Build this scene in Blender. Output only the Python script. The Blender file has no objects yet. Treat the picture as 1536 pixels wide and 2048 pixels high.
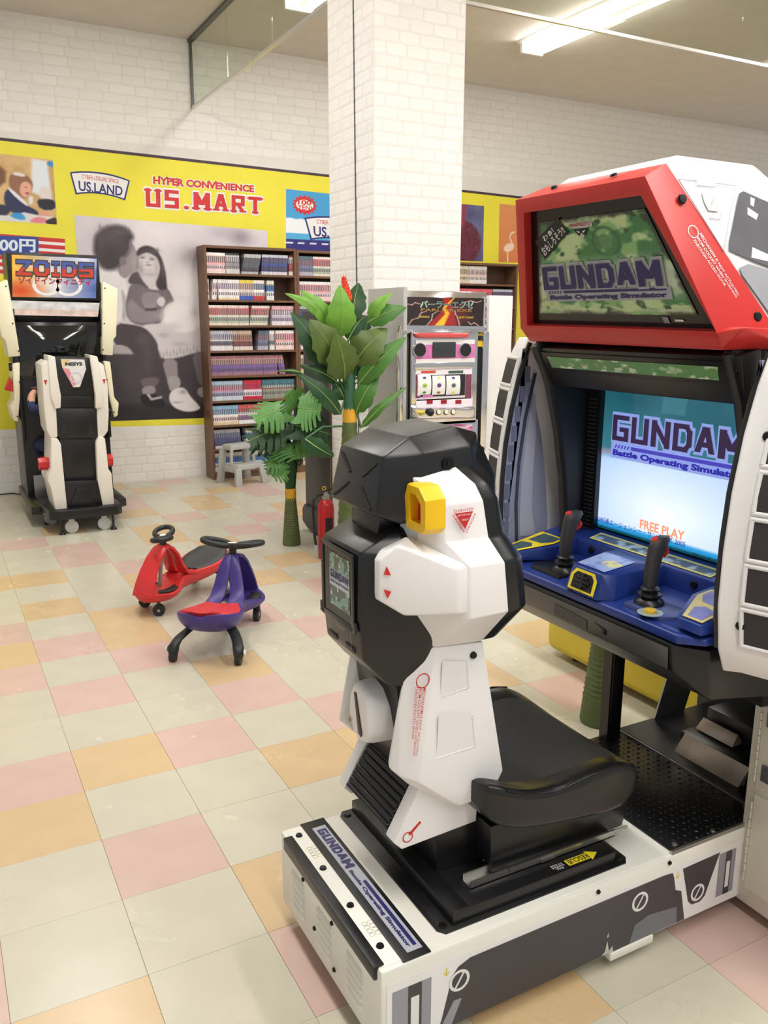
import bpy, bmesh, math, random
import numpy as np
from mathutils import Vector, Matrix

random.seed(7)
SC = bpy.context.scene
COL = SC.collection

# ------------------------------------------------------------------ camera
FPX = 1683.187                       # focal length in pixels of the 1536x2048 frame
YAW, PITCH, ROLL = 0.493271615, 0.224428214, 0.00316142
CAM = Vector((-0.31836, -2.07761, 1.52730))
_cy, _sy, _cp, _sp = math.cos(YAW), math.sin(YAW), math.cos(PITCH), math.sin(PITCH)
FWD = Vector((_sy * _cp, _cy * _cp, -_sp))
_r0 = Vector((_cy, -_sy, 0)); _u0 = _r0.cross(FWD)
RGT = _r0 * math.cos(ROLL) + _u0 * math.sin(ROLL)
UPV = -_r0 * math.sin(ROLL) + _u0 * math.cos(ROLL)
cam = bpy.data.cameras.new('camera')
camo = bpy.data.objects.new('camera', cam); COL.objects.link(camo)
cam.sensor_fit = 'VERTICAL'; cam.sensor_height = 36.0
cam.lens = FPX * 36.0 / 2048.0
cam.clip_start = 0.05; cam.clip_end = 100
M = Matrix((RGT, UPV, -FWD)).transposed().to_4x4(); M.translation = CAM
camo.matrix_world = M
SC.camera = camo

# ------------------------------------------------------------------ world, exposure
w = bpy.data.worlds.new('world'); SC.world = w; w.use_nodes = True
w.node_tree.nodes['Background'].inputs[0].default_value = (0.98, 0.99, 1.0, 1)
w.node_tree.nodes['Background'].inputs[1].default_value = 0.42
SC.view_settings.view_transform = 'Standard'
SC.view_settings.look = 'None'
SC.view_settings.gamma = 1.0
SC.view_settings.exposure = 0.16
SC.view_settings.use_curve_mapping = False
LAMP_POWER = 14.5                     # watts of one ceiling light (its lamp is in ceiling_light())

# ------------------------------------------------------------------ helpers
def ray(px, py):
    return FWD + RGT * ((px - 768) / FPX) - UPV * ((py - 1024) / FPX)
def onx(px, py, X):
    d = ray(px, py); return CAM + d * ((X - CAM.x) / d.x)
def ony(px, py, Y):
    d = ray(px, py); return CAM + d * ((Y - CAM.y) / d.y)
def onz(px, py, Z):
    d = ray(px, py); return CAM + d * ((Z - CAM.z) / d.z)
def onplane(px, py, P, N):
    d = ray(px, py); P = Vector(P); N = Vector(N)
    return CAM + d * ((P - CAM).dot(N) / d.dot(N))

def lin(c):
    r = []
    for v in c[:3]:
        v = v / 255.0
        r.append(v / 12.92 if v <= 0.04045 else ((v + 0.055) / 1.055) ** 2.4)
    return (*r, 1.0)
def linarr(a):
    a = np.clip(np.asarray(a, float) / 255.0, 0, 1)
    return np.where(a <= 0.04045, a / 12.92, ((a + 0.055) / 1.055) ** 2.4)

MATS = {}
def mat(name, rgb, rough=0.5, metal=0.0, spec=0.5, vary=0.04, scale=12.0, bump=0.0, bscale=200.0, emit=0.0, coat=0.0, objrand=0.0):
    """Principled material; colour modulated by a little object-space noise, optional grain bump."""
    if name in MATS: return MATS[name]
    m = bpy.data.materials.new(name); m.use_nodes = True
    nt = m.node_tree; N = nt.nodes; L = nt.links
    b = N['Principled BSDF']
    c = lin(rgb)
    b.inputs['Base Color'].default_value = c
    b.inputs['Roughness'].default_value = rough
    b.inputs['Metallic'].default_value = metal
    b.inputs['Specular IOR Level'].default_value = spec
    if coat: b.inputs['Coat Weight'].default_value = coat; b.inputs['Coat Roughness'].default_value = 0.12
    tc = N.new('ShaderNodeTexCoord')
    src = None
    if vary > 0:
        nz = N.new('ShaderNodeTexNoise'); nz.inputs['Scale'].default_value = scale; nz.inputs['Detail'].default_value = 4
        L.new(tc.outputs['Object'], nz.inputs['Vector'])
        mr = N.new('ShaderNodeMapRange'); mr.inputs['From Min'].default_value = 0.3; mr.inputs['From Max'].default_value = 0.7
        mr.inputs['To Min'].default_value = 1 - vary; mr.inputs['To Max'].default_value = 1 + vary
        L.new(nz.outputs['Fac'], mr.inputs['Value'])
        src = mr.outputs['Result']
        if objrand > 0:
            oi = N.new('ShaderNodeObjectInfo')
            m2 = N.new('ShaderNodeMapRange'); m2.inputs['To Min'].default_value = 1 - objrand; m2.inputs['To Max'].default_value = 1 + objrand * .5
            L.new(oi.outputs['Random'], m2.inputs['Value'])
            mm = N.new('ShaderNodeMath'); mm.operation = 'MULTIPLY'
            L.new(src, mm.inputs[0]); L.new(m2.outputs['Result'], mm.inputs[1]); src = mm.outputs[0]
        vm = N.new('ShaderNodeVectorMath'); vm.operation = 'SCALE'
        vm.inputs[0].default_value = c[:3]
        L.new(src, vm.inputs['Scale']); L.new(vm.outputs['Vector'], b.inputs['Base Color'])
    if bump > 0:
        n2 = N.new('ShaderNodeTexNoise'); n2.inputs['Scale'].default_value = bscale; n2.inputs['Detail'].default_value = 3
        L.new(tc.outputs['Object'], n2.inputs['Vector'])
        bp = N.new('ShaderNodeBump'); bp.inputs['Strength'].default_value = bump; bp.inputs['Distance'].default_value = 0.002
        L.new(n2.outputs['Fac'], bp.inputs['Height']); L.new(bp.outputs['Normal'], b.inputs['Normal'])
    if emit > 0:
        b.inputs['Emission Color'].default_value = c; b.inputs['Emission Strength'].default_value = emit
    MATS[name] = m
    return m

def print_mat(name, rough=0.35, emit=0.0, spec=0.4, coat=0.0):
    """Flat print (or picture tube) whose colours are stored on the mesh as 'ink'."""
    if name in MATS: return MATS[name]
    m = bpy.data.materials.new(name); m.use_nodes = True
    nt = m.node_tree; b = nt.nodes['Principled BSDF']
    a = nt.nodes.new('ShaderNodeAttribute'); a.attribute_name = 'ink'
    b.inputs['Roughness'].default_value = rough; b.inputs['Specular IOR Level'].default_value = spec
    if coat: b.inputs['Coat Weight'].default_value = coat; b.inputs['Coat Roughness'].default_value = 0.05
    if emit > 0:
        b.inputs['Base Color'].default_value = (0.01, 0.01, 0.01, 1)
        nt.links.new(a.outputs['Color'], b.inputs['Emission Color']); b.inputs['Emission Strength'].default_value = emit
    else:
        nt.links.new(a.outputs['Color'], b.inputs['Base Color'])
    MATS[name] = m
    return m

# ---- bmesh builders (all return a bmesh)
def faces_bm(verts, faces):
    bm = bmesh.new(); vs = [bm.verts.new(v) for v in verts]
    for f in faces:
        try: bm.faces.new([vs[i] for i in f])
        except ValueError: pass
    bm.normal_update(); return bm
def bev(bm, off, ang=25, seg=2):
    if off <= 0: return bm
    es = [e for e in bm.edges if len(e.link_faces) == 2 and e.calc_face_angle(0) > math.radians(ang)]
    if es: bmesh.ops.bevel(bm, geom=es, offset=off, offset_type='OFFSET', segments=seg, profile=0.5, affect='EDGES', clamp_overlap=True)
    return bm
def hull(pts, off=0.0, seg=2):
    bm = bmesh.new()
    for p in pts: bm.verts.new(p)
    r = bmesh.ops.convex_hull(bm, input=bm.verts[:])
    loose = [v for v in bm.verts if not v.link_faces]
    if loose: bmesh.ops.delete(bm, geom=loose, context='VERTS')
    bmesh.ops.dissolve_limit(bm, angle_limit=math.radians(3), verts=bm.verts[:], edges=bm.edges[:])
    bmesh.ops.recalc_face_normals(bm, faces=bm.faces[:])
    return bev(bm, off, 12, seg)
def box(x0, x1, y0, y1, z0, z1, off=0.0, seg=2):
    x0, x1 = min(x0, x1), max(x0, x1); y0, y1 = min(y0, y1), max(y0, y1); z0, z1 = min(z0, z1), max(z0, z1)
    v = [(x0,y0,z0),(x1,y0,z0),(x1,y1,z0),(x0,y1,z0),(x0,y0,z1),(x1,y0,z1),(x1,y1,z1),(x0,y1,z1)]
    f = [(0,3,2,1),(4,5,6,7),(0,1,5,4),(1,2,6,5),(2,3,7,6),(3,0,4,7)]
    return bev(faces_bm(v, f), off, 25, seg)
def prism(poly, axis, a0, a1, off=0.0, seg=2):
    """poly: 2d points; axis 'x' -> poly is (y,z), 'y' -> (x,z), 'z' -> (x,y)"""
    def P(p, a):
        return {'x': (a, p[0], p[1]), 'y': (p[0], a, p[1]), 'z': (p[0], p[1], a)}[axis]
    n = len(poly)
    bm = faces_bm([P(p, a0) for p in poly] + [P(p, a1) for p in poly],
                  [tuple(range(n)), tuple(range(2*n-1, n-1, -1))] + [(i, i+n, (i+1) % n + n, (i+1) % n) for i in range(n)])
    bmesh.ops.recalc_face_normals(bm, faces=bm.faces[:])
    return bev(bm, off, 25, seg)
def slab(pts, thick, N=None, off=0.0):
    """planar polygon of 3d points thickened by thick along N (from pts outward)"""
    pts = [Vector(p) for p in pts]
    if N is None:
        N = Vector((0,0,0))
        for i in range(len(pts)): N += (pts[i]-pts[0]).cross(pts[(i+1) % len(pts)]-pts[0])
        N.normalize()
    N = Vector(N).normalized(); n = len(pts)
    bm = faces_bm(pts + [p + N*thick for p in pts],
                  [tuple(range(n)), tuple(range(2*n-1, n-1, -1))] + [(i, i+n, (i+1) % n + n, (i+1) % n) for i in range(n)])
    bmesh.ops.recalc_face_normals(bm, faces=bm.faces[:])
    return bev(bm, off, 25, 2)
def rod(p0, p1, r0, r1=None, seg=12):
    r1 = r0 if r1 is None else r1
    p0, p1 = Vector(p0), Vector(p1); d = p1 - p0
    bm = bmesh.new()
    bmesh.ops.create_cone(bm, cap_ends=True, segments=seg, radius1=r0, radius2=r1, depth=d.length)
    bmesh.ops.transform(bm, matrix=Matrix.Translation((p0+p1)/2) @ d.to_track_quat('Z', 'Y').to_matrix().to_4x4(), verts=bm.verts[:])
    return bm
def ball(c, r, sc=(1,1,1), seg=16, rings=10):
    bm = bmesh.new()
    bmesh.ops.create_uvsphere(bm, u_segments=seg, v_segments=rings, radius=r)
    bmesh.ops.transform(bm, matrix=Matrix.Translation(c) @ Matrix.Diagonal((*sc, 1)), verts=bm.verts[:])
    return bm
def lathe(prof, c=(0,0,0), seg=20, axis=None):
    """prof [(r,z)] revolved about z through c"""
    v = []; f = []
    n = len(prof)
    for k in range(seg):
        a = 2*math.pi*k/seg
        for r, z in prof: v.append((c[0]+r*math.cos(a), c[1]+r*math.sin(a), c[2]+z))
    for k in range(seg):
        k2 = (k+1) % seg
        for i in range(n-1): f.append((k*n+i, k2*n+i, k2*n+i+1, k*n+i+1))
    f.append(tuple(k*n for k in range(seg))[::-1]); f.append(tuple(k*n+n-1 for k in range(seg)))
    bm = faces_bm(v, f); bmesh.ops.recalc_face_normals(bm, faces=bm.faces[:]); return bm
def tube(path, r, seg=8, closed=False, flat=1.0, taper=None):
    path = [Vector(p) for p in path]; n = len(path)
    v = []; f = []; up = Vector((0,0,1)); prevu = None
    for i, p in enumerate(path):
        a = path[(i-1) % n] if (closed or i > 0) else p
        b = path[(i+1) % n] if (closed or i < n-1) else p
        t = (b-a).normalized()
        if prevu is None: u = t.cross(up if abs(t.z) < .9 else Vector((1,0,0))).normalized()
        else: u = (prevu - t*prevu.dot(t)).normalized()
        prevu = u; w_ = u.cross(t).normalized()
        rr = r if taper is None else r*taper[i]
        for k in range(seg):
            an = 2*math.pi*k/seg
            v.append(p + u*math.cos(an)*rr + w_*math.sin(an)*rr*flat)
    for i in range(n if closed else n-1):
        j = (i+1) % n
        for k in range(seg):
            k2 = (k+1) % seg
            f.append((i*seg+k, i*seg+k2, j*seg+k2, j*seg+k))
    if not closed: f.append(tuple(range(seg))[::-1]); f.append(tuple((n-1)*seg+k for k in range(seg)))
    bm = faces_bm(v, f); bmesh.ops.recalc_face_normals(bm, faces=bm.faces[:]); return bm
def loft(secs, cap=True):
    """secs: list of closed rings (same length)"""
    n = len(secs[0]); v = [p for s in secs for p in s]; f = []
    for i in range(len(secs)-1):
        for k in range(n):
            k2 = (k+1) % n
            f.append((i*n+k, i*n+k2, (i+1)*n+k2, (i+1)*n+k))
    if cap: f.append(tuple(range(n))[::-1]); f.append(tuple((len(secs)-1)*n+k for k in range(n)))
    bm = faces_bm(v, f); bmesh.ops.recalc_face_normals(bm, faces=bm.faces[:]); return bm
def mirror_bm(bm, c):
    b = bm.copy()
    for v in b.verts: v.co.y = 2*c - v.co.y
    bmesh.ops.reverse_faces(b, faces=b.faces[:]); return b

def join(bms):
    if isinstance(bms, bmesh.types.BMesh): return bms
    out = bmesh.new()
    for b in bms:
        t = bpy.data.meshes.new('t'); b.to_mesh(t); out.from_mesh(t); bpy.data.meshes.remove(t); b.free()
    return out
def obj(name, bms, m=None, parent=None, label=None, smooth=32, kind=None):
    bm = join(bms)
    me = bpy.data.meshes.new(name); bm.to_mesh(me); bm.free()
    if m is not None:
        for x in (m if isinstance(m, (list, tuple)) else [m]): me.materials.append(x)
    if smooth:
        me.shade_smooth(); me.set_sharp_from_angle(angle=math.radians(smooth))
    o = bpy.data.objects.new(name, me); COL.objects.link(o)
    if parent is not None: o.parent = parent
    if label: o['label'] = label
    if kind: o['kind'] = kind
    return o
def thing(name, label, cat, group=None, loc=(0,0,0)):
    o = bpy.data.objects.new(name, None); COL.objects.link(o); o.location = loc
    o.empty_display_size = 0.1
    o['label'] = label; o['category'] = cat
    if group: o['group'] = group
    return o
def tag(o, label, cat, group=None):
    o['label'] = label; o['category'] = cat
    if group: o['group'] = group
    return o
def settle(root, base):
    """move a thing's origin to base, geometry stays where it was built"""
    base = Vector(base); T = Matrix.Translation(-base)
    if root.type == 'MESH': root.data.transform(T)
    def rec(o):
        for ch in o.children:
            if ch.get('_inst'): ch.location = Vector(ch.location) - base; continue
            if ch.type == 'MESH': ch.data.transform(T)
            rec(ch)
    rec(root); root.location = base
    return root
def copy_tree(o, parent=None):
    c = o.copy(); COL.objects.link(c)
    if parent is not None: c.parent = parent
    for ch in o.children: copy_tree(ch, c)
    return c

# ---- lettering and prints laid on a quad of four points (bottom-left, bottom-right, top-right, top-left as read)
def bil(q, u, v):
    a = q[0].lerp(q[1], u); b = q[3].lerp(q[2], u); return a.lerp(b, v)
def qn(q): return ((q[1]-q[0]).cross(q[3]-q[0])).normalized()
def Q(*p): return [Vector(x) for x in p]
_txt = {}
def text_geo(s, bold=0.0):
    k = (s, bold)
    if k not in _txt:
        cu = bpy.data.curves.new('t', 'FONT'); cu.body = s; cu.size = 1; cu.resolution_u = 3; cu.offset = bold
        cu.fill_mode = 'FRONT'
        o = bpy.data.objects.new('t', cu); COL.objects.link(o)
        dg = bpy.context.evaluated_depsgraph_get(); dg.update()
        me = o.evaluated_get(dg).to_mesh()
        vs = np.array([v.co[:2] for v in me.vertices]) if len(me.vertices) else np.zeros((1, 2))
        fs = [tuple(p.vertices) for p in me.polygons]
        o.evaluated_get(dg).to_mesh_clear()
        bpy.data.objects.remove(o); bpy.data.curves.remove(cu)
        lo, hi = vs.min(0), vs.max(0)
        _txt[k] = ((vs-lo)/np.maximum(hi-lo, 1e-6), fs)
    return _txt[k]
def geo_on_quad(vs, fs, q, lift):
    n = qn(q)
    bm = faces_bm([bil(q, u, v) + n*lift for u, v in vs], fs)
    for f in bm.faces:
        if f.normal.dot(n) < 0: f.normal_flip()
    return bm
def text_bm(s, q, lift=0.0012, bold=0.0):
    vs, fs = text_geo(s, bold); return geo_on_quad(vs, fs, q, lift)
def sub(q, u0, u1, v0, v1):
    return [bil(q, u0, v0), bil(q, u1, v0), bil(q, u1, v1), bil(q, u0, v1)]
# angular block letters made of straight strokes in a unit box
GL = {
 'G': [[(1,1),(0,1),(0,0),(1,0),(1,.44),(.6,.44)]],
 'U': [[(0,1),(0,0),(1,0),(1,1)]],
 'N': [[(0,0),(0,1),(1,0),(1,1)]],
 'D': [[(0,0),(.75,0),(1,.25),(1,.75),(.75,1),(0,1),(0,0)]],
 'A': [[(0,0),(.42,1),(.58,1),(1,0)],[(.2,.35),(.8,.35)]],
 'M': [[(0,0),(0,1),(.5,.25),(1,1),(1,0)]],
 'S': [[(1,1),(0,1),(0,.5),(1,.5),(1,0),(0,0)]],
 'R': [[(0,0),(0,1),(1,1),(1,.5),(0,.5)],[(.45,.5),(1,0)]],
 'T': [[(0,1),(1,1)],[(.5,1),(.5,0)]],
 'Z': [[(0,1),(1,1),(0,0),(1,0)]],
 'O': [[(0,.2),(0,.8),(.2,1),(.8,1),(1,.8),(1,.2),(.8,0),(.2,0),(0,.2)]],
 'I': [[(.5,0),(.5,1)],[(0,1),(1,1)],[(0,0),(1,0)]],
 'L': [[(0,1),(0,0),(1,0)]],
 '.': [[(.3,0),(.7,0)]],
}
def block_text(s, q, lift=0.0012, tx=0.24, ty=0.2, grow=0.0, widths=None, serif=False, gap=0.16):
    """draws s with the letters of GL; tx,ty stroke thickness as fraction of the letter box; grow fattens (outlines)"""
    bms = []
    W = [(widths or {}).get(ch, 1.0) for ch in s]; tot = sum(W) + gap*(len(s)-1); x = 0
    n = qn(q)
    for ch, wd in zip(s, W):
        u0, u1 = x/tot, (x+wd)/tot; x += wd + gap
        def P(a, b): return bil(q, u0 + (u1-u0)*a, b)
        for line in GL[ch]:
            hx, hy = tx/2, ty/2
            pts = [(hx + a*(1-tx), hy + b*(1-ty)) for a, b in line]
            for (a, b), (c, d) in zip(pts[:-1], pts[1:]):
                dx, dy = c-a, d-b; l = math.hypot(dx/ty*tx, dy) or 1e-6
                # stroke normal in an anisotropic box
                if abs(dx) < 1e-6: ox, oy, ex, ey = hx, 0, 0, hy*(1 if dy > 0 else -1)
                elif abs(dy) < 1e-6: ox, oy, ex, ey = 0, hy, hx*(1 if dx > 0 else -1), 0
                else: ox, oy, ex, ey = hx*1.05, 0, 0, 0
                g = grow
                ox += g*(1 if ox > 0 else 0); oy += g*1.2*(1 if oy > 0 else 0)
                if ex or ey: ex += math.copysign(g, ex) if ex else 0; ey += math.copysign(g*1.2, ey) if ey else 0
                else: ey = g*1.2*(1 if dy > 0 else -1)
                q4 = [(a-ex-ox, b-ey-oy), (a-ex+ox, b-ey+oy), (c+ex+ox, d+ey+oy), (c+ex-ox, d+ey-oy)]
                bm = faces_bm([P(*t) + n*(lift + 4e-5*len(bms)) for t in q4], [(0,1,2,3)])
                for f in bm.faces:
                    if f.normal.dot(n) < 0: f.normal_flip()
                bms.append(bm)
            if serif and ch != 'S':
                for (a, b) in (pts[0], pts[-1]):
                    if b < hy*1.5 or b > 1-hy*1.5:
                        q4 = [(a-hx*1.7-grow, b-hy*.55-grow), (a+hx*1.7+grow, b-hy*.55-grow), (a+hx*1.7+grow, b+hy*.55+grow), (a-hx*1.7-grow, b+hy*.55+grow)]
                        bms.append(faces_bm([P(*t) + n*(lift+4e-5*len(bms)) for t in q4], [(0,1,2,3)]))
    return bms
def poly_on(q, pts, lift=0.0008):
    n = qn(q)
    bm = faces_bm([bil(q, u, v) + n*lift for u, v in pts], [tuple(range(len(pts)))])
    for f in bm.faces:
        if f.normal.dot(n) < 0: f.normal_flip()
    return bm
def ring_on(q, cu, cv, ru, rv, tu, lift=0.001, seg=28, a0=0, a1=2*math.pi):
    n = qn(q); v = []; f = []
    asp = ru/rv
    for k in range(seg+1):
        a = a0 + (a1-a0)*k/seg
        v.append(bil(q, cu+ru*math.cos(a), cv+rv*math.sin(a)) + n*lift)
        v.append(bil(q, cu+(ru-tu)*math.cos(a), cv+(rv-tu/asp)*math.sin(a)) + n*lift)
    for k in range(seg): f.append((2*k, 2*k+1, 2*k+3, 2*k+2))
    return faces_bm(v, f)
def disc_on(q, cu, cv, ru, rv, lift=0.001, seg=24):
    n = qn(q)
    return faces_bm([bil(q, cu+ru*math.cos(2*math.pi*k/seg), cv+rv*math.sin(2*math.pi*k/seg)) + n*lift for k in range(seg)], [tuple(range(seg))])
def printed(name, q, nu, nv, fn, m, parent=None, lift=0.0005, bulge=0.0, label=None):
    """a sheet on quad q whose ink is fn(u,v)->(...,3) sRGB 0..255"""
    n = qn(q)
    U, V = np.meshgrid(np.linspace(0, 1, nu+1), np.linspace(0, 1, nv+1))
    a = np.array([list(p) for p in q]); u = U[..., None]; v = V[..., None]
    P = (a[0]*(1-u)+a[1]*u)*(1-v) + (a[3]*(1-u)+a[2]*u)*v + np.array(n)*lift
    if bulge: P = P + np.array(n)*(bulge*(1-(2*u-1)**2)*(1-(2*v-1)**2))
    me = bpy.data.meshes.new(name)
    idx = np.arange((nu+1)*(nv+1)).reshape(nv+1, nu+1)
    F = np.stack([idx[:-1,:-1], idx[:-1,1:], idx[1:,1:], idx[1:,:-1]], -1).reshape(-1, 4)
    me.from_pydata(P.reshape(-1, 3).tolist(), [], F.tolist())
    col = np.ones(((nu+1)*(nv+1), 4)); col[:, :3] = linarr(fn(U, V).reshape(-1, 3))
    at = me.color_attributes.new('ink', 'FLOAT_COLOR', 'POINT'); at.data.foreach_set('color', col.ravel().astype(np.float32))
    me.materials.append(m); me.shade_smooth()
    o = bpy.data.objects.new(name, me); COL.objects.link(o)
    if parent is not None: o.parent = parent
    if label: o['label'] = label
    return o
def vnoise(U, V, s, seed=0, octs=4):
    """value noise in numpy"""
    out = np.zeros_like(U); amp = 1.0; tot = 0
    for k in range(octs):
        rs = np.random.RandomState(seed+k); n = 64; g = rs.rand(n, n)
        x = (U*s) % n; y = (V*s) % n
        i = np.floor(x).astype(int) % n; j = np.floor(y).astype(int) % n; fx = x-np.floor(x); fy = y-np.floor(y)
        fx = fx*fx*(3-2*fx); fy = fy*fy*(3-2*fy); i2 = (i+1) % n; j2 = (j+1) % n
        out += amp*((g[j,i]*(1-fx)+g[j,i2]*fx)*(1-fy)+(g[j2,i]*(1-fx)+g[j2,i2]*fx)*fy); tot += amp; amp *= .5; s *= 2
    return out/tot
def inpoly(U, V, poly, soft=0.004):
    """soft 0..1 mask of a polygon"""
    inside = np.zeros(U.shape, bool); dist = np.full(U.shape, 9.0)
    n = len(poly)
    for k in range(n):
        x0, y0 = poly[k]; x1, y1 = poly[(k+1) % n]
        c = ((y0 > V) != (y1 > V)) & (U < (x1-x0)*(V-y0)/((y1-y0) if y1 != y0 else 1e-9)+x0)
        inside ^= c
        dx, dy = x1-x0, y1-y0; t = np.clip(((U-x0)*dx+(V-y0)*dy)/(dx*dx+dy*dy+1e-12), 0, 1)
        dist = np.minimum(dist, np.hypot(U-x0-t*dx, V-y0-t*dy))
    d = np.where(inside, dist, -dist)
    return np.clip(d/(2*soft)+.5, 0, 1)
def smooth_poly(p, it=2):
    for _ in range(it):
        q = []
        for i in range(len(p)):
            a, b = p[i], p[(i+1) % len(p)]
            q += [(a[0]*.75+b[0]*.25, a[1]*.75+b[1]*.25), (a[0]*.25+b[0]*.75, a[1]*.25+b[1]*.75)]
        p = q
    return p
def blend(img, mask, rgb):
    rgb = np.asarray(rgb, float)
    return img*(1-mask[..., None]) + (rgb if rgb.ndim == 3 else rgb[None, None, :])*mask[..., None]
# ================================================================== ROOM
T = 0.303
WALL_Y, CEIL_Z = 6.06, 3.97
m_white = mat('wall paper white', (238, 234, 229), .75, vary=.015, scale=3)
m_mortar = mat('wallpaper joint', (229, 225, 219), .85, vary=.03, scale=8)
m_brick = mat('wallpaper brick', (239, 236, 231), .7, vary=.02, scale=25, bump=.25, bscale=60, objrand=.035)
m_ceil = mat('ceiling board', (214, 207, 199), .9, vary=.03, scale=6, bump=.5, bscale=90)

# floor: slab, vinyl tiles laid one by one
floor = obj('floor', box(-4, 11, -4.5, WALL_Y + .1, -.08, -.0035), mat('floor screed', (186, 178, 158), .6), kind='structure', smooth=0)
TC = {'c': (198, 193, 174), 'p': (203, 175, 164), 'o': (204, 178, 138)}
PAT = {-4: {4: 'p'}, -3: {1: 'c', 2: 'o', 4: 'p'}, -2: {-1: 'o', -2: 'p', 1: 'p'}, -1: {-2: 'p', 1: 'o'}, 0: {0: 'p', 3: 'p'}, 1: {-1: 'o', 2: 'o', 3: 'o', 6: 'p'},
       2: {-1: 'p', 0: 'o', 1: 'p', 3: 'p', 5: 'o'}, 3: {2: 'p', 7: 'o'}, 4: {0: 'p', 2: 'o'}, 5: {-1: 'p', 1: 'p', 4: 'p'}, 6: {-1: 'o', 0: 'p', 1: 'o', 3: 'p'},
       7: {-1: 'p', 1: 'o', 5: 'p'}, 8: {0: 'o', 4: 'o'}, 9: {2: 'o', 5: 'o'}, 10: {-1: 'o', 0: 'o', 2: 'p'}, 11: {1: 'p', 4: 'o'},
       12: {1: 'p', 3: 'o', 5: 'p'}, 13: {0: 'p', 3: 'o', 6: 'p', 7: 'o'}, 14: {1: 'o', 4: 'p', 7: 'o'}, 15: {3: 'o', 5: 'o'}, 16: {3: 'p', 5: 'o', 7: 'p'},
       17: {3: 'p', 6: 'o', 7: 'p'}, 18: {4: 'o', 7: 'o'}, 19: {5: 'p', 3: 'o'}}
def tile_mat(k, rgb):
    m = mat('vinyl tile ' + k, rgb, .27, vary=.035, scale=7, objrand=.03, spec=.45)
    nt = m.node_tree; b = nt.nodes['Principled BSDF']
    tc = nt.nodes.new('ShaderNodeTexCoord')
    geo = nt.nodes.new('ShaderNodeNewGeometry')
    n1 = nt.nodes.new('ShaderNodeTexNoise'); n1.inputs['Scale'].default_value = 3.0; n1.inputs['Detail'].default_value = 3; n1.inputs['Roughness'].default_value = .65
    nt.links.new(geo.outputs['Position'], n1.inputs['Vector'])
    mr = nt.nodes.new('ShaderNodeMapRange'); mr.inputs['From Min'].default_value = .35; mr.inputs['From Max'].default_value = .7
    mr.inputs['To Min'].default_value = .25; mr.inputs['To Max'].default_value = .28
    nt.links.new(n1.outputs['Fac'], mr.inputs['Value']); nt.links.new(mr.outputs['Result'], b.inputs['Roughness'])
    n2 = nt.nodes.new('ShaderNodeTexNoise'); n2.inputs['Scale'].default_value = 14; n2.inputs['Detail'].default_value = 4
    nt.links.new(geo.outputs['Position'], n2.inputs['Vector'])
    bp = nt.nodes.new('ShaderNodeBump'); bp.inputs['Strength'].default_value = .05; bp.inputs['Distance'].default_value = .01
    nt.links.new(n2.outputs['Fac'], bp.inputs['Height']); nt.links.new(bp.outputs['Normal'], b.inputs['Normal'])
    return m
tile_me = {}
for k, rgb in TC.items():
    h = T/2 - .0004
    bm = box(-h, h, -h, h, -.0035, 0, .0006, 1)
    me = bpy.data.meshes.new('tile'); bm.to_mesh(me); bm.free(); me.materials.append(tile_mat(k, rgb)); tile_me[k] = me
rs = random.Random(3)
tiles = []
for j in range(-9, 20):
    for i in range(-10, 34):
        k = PAT.get(j, {}).get(i)
        if k is None:
            k = 'c'
            if (i > 8 or i < -1 or j < -4 or (i > 3 and j < 0)) and rs.random() < .42: k = rs.choice('po')
        x, y = (i+.5)*T, (j+.5)*T
        d = Vector((x, y, 0)) - CAM; z = d.dot(FWD); vis = False; a = 0
        if z > .3:
            px = 768 + FPX*d.dot(RGT)/z; py = 1024 - FPX*d.dot(UPV)/z
            if -120 < px < 1660 and 900 < py < 2160:
                vis = True; a = 1/(z*z)
        tiles.append((vis, a, i, j, k, x, y))
vis = sorted([t for t in tiles if t[0]], key=lambda t: -t[1])[:296]
pick = {(t[2], t[3]) for t in vis}
rest = {k: [] for k in TC}
for v, a, i, j, k, x, y in tiles:
    if (i, j) in pick:
        o = bpy.data.objects.new('tile', tile_me[k]); COL.objects.link(o); o.parent = floor; o.location = (x, y, 0)
    elif y < WALL_Y and -4 < x < 10.6:
        rest[k].append((x, y))
bm = bmesh.new()
for n, k in enumerate('cpo'):
    for x, y in rest[k]:
        h = T/2 - .0004
        f = bm.faces.new([bm.verts.new(p) for p in ((x-h, y-h, 0), (x+h, y-h, 0), (x+h, min(y+h, WALL_Y), 0), (x-h, min(y+h, WALL_Y), 0))]); f.material_index = n
obj('distant_tiles', bm, [MATS['vinyl tile ' + k] for k in 'cpo'], floor, smooth=0, kind='stuff')

wall = obj('wall_back', box(-4, 11, WALL_Y, WALL_Y + .1, -.0035, CEIL_Z), m_mortar, kind='structure', smooth=0)
ceil = obj('ceiling', box(-4, 11, -4.5, WALL_Y + .1, CEIL_Z, CEIL_Z + .1), m_ceil, kind='structure', smooth=0)
CX0, CX1, CY0, CY1 = 2.03, 2.63, 2.43, 3.03
column = obj('column', box(CX0, CX1, CY0, CY1, -.0035, CEIL_Z), m_mortar, kind='structure', smooth=0)

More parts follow.
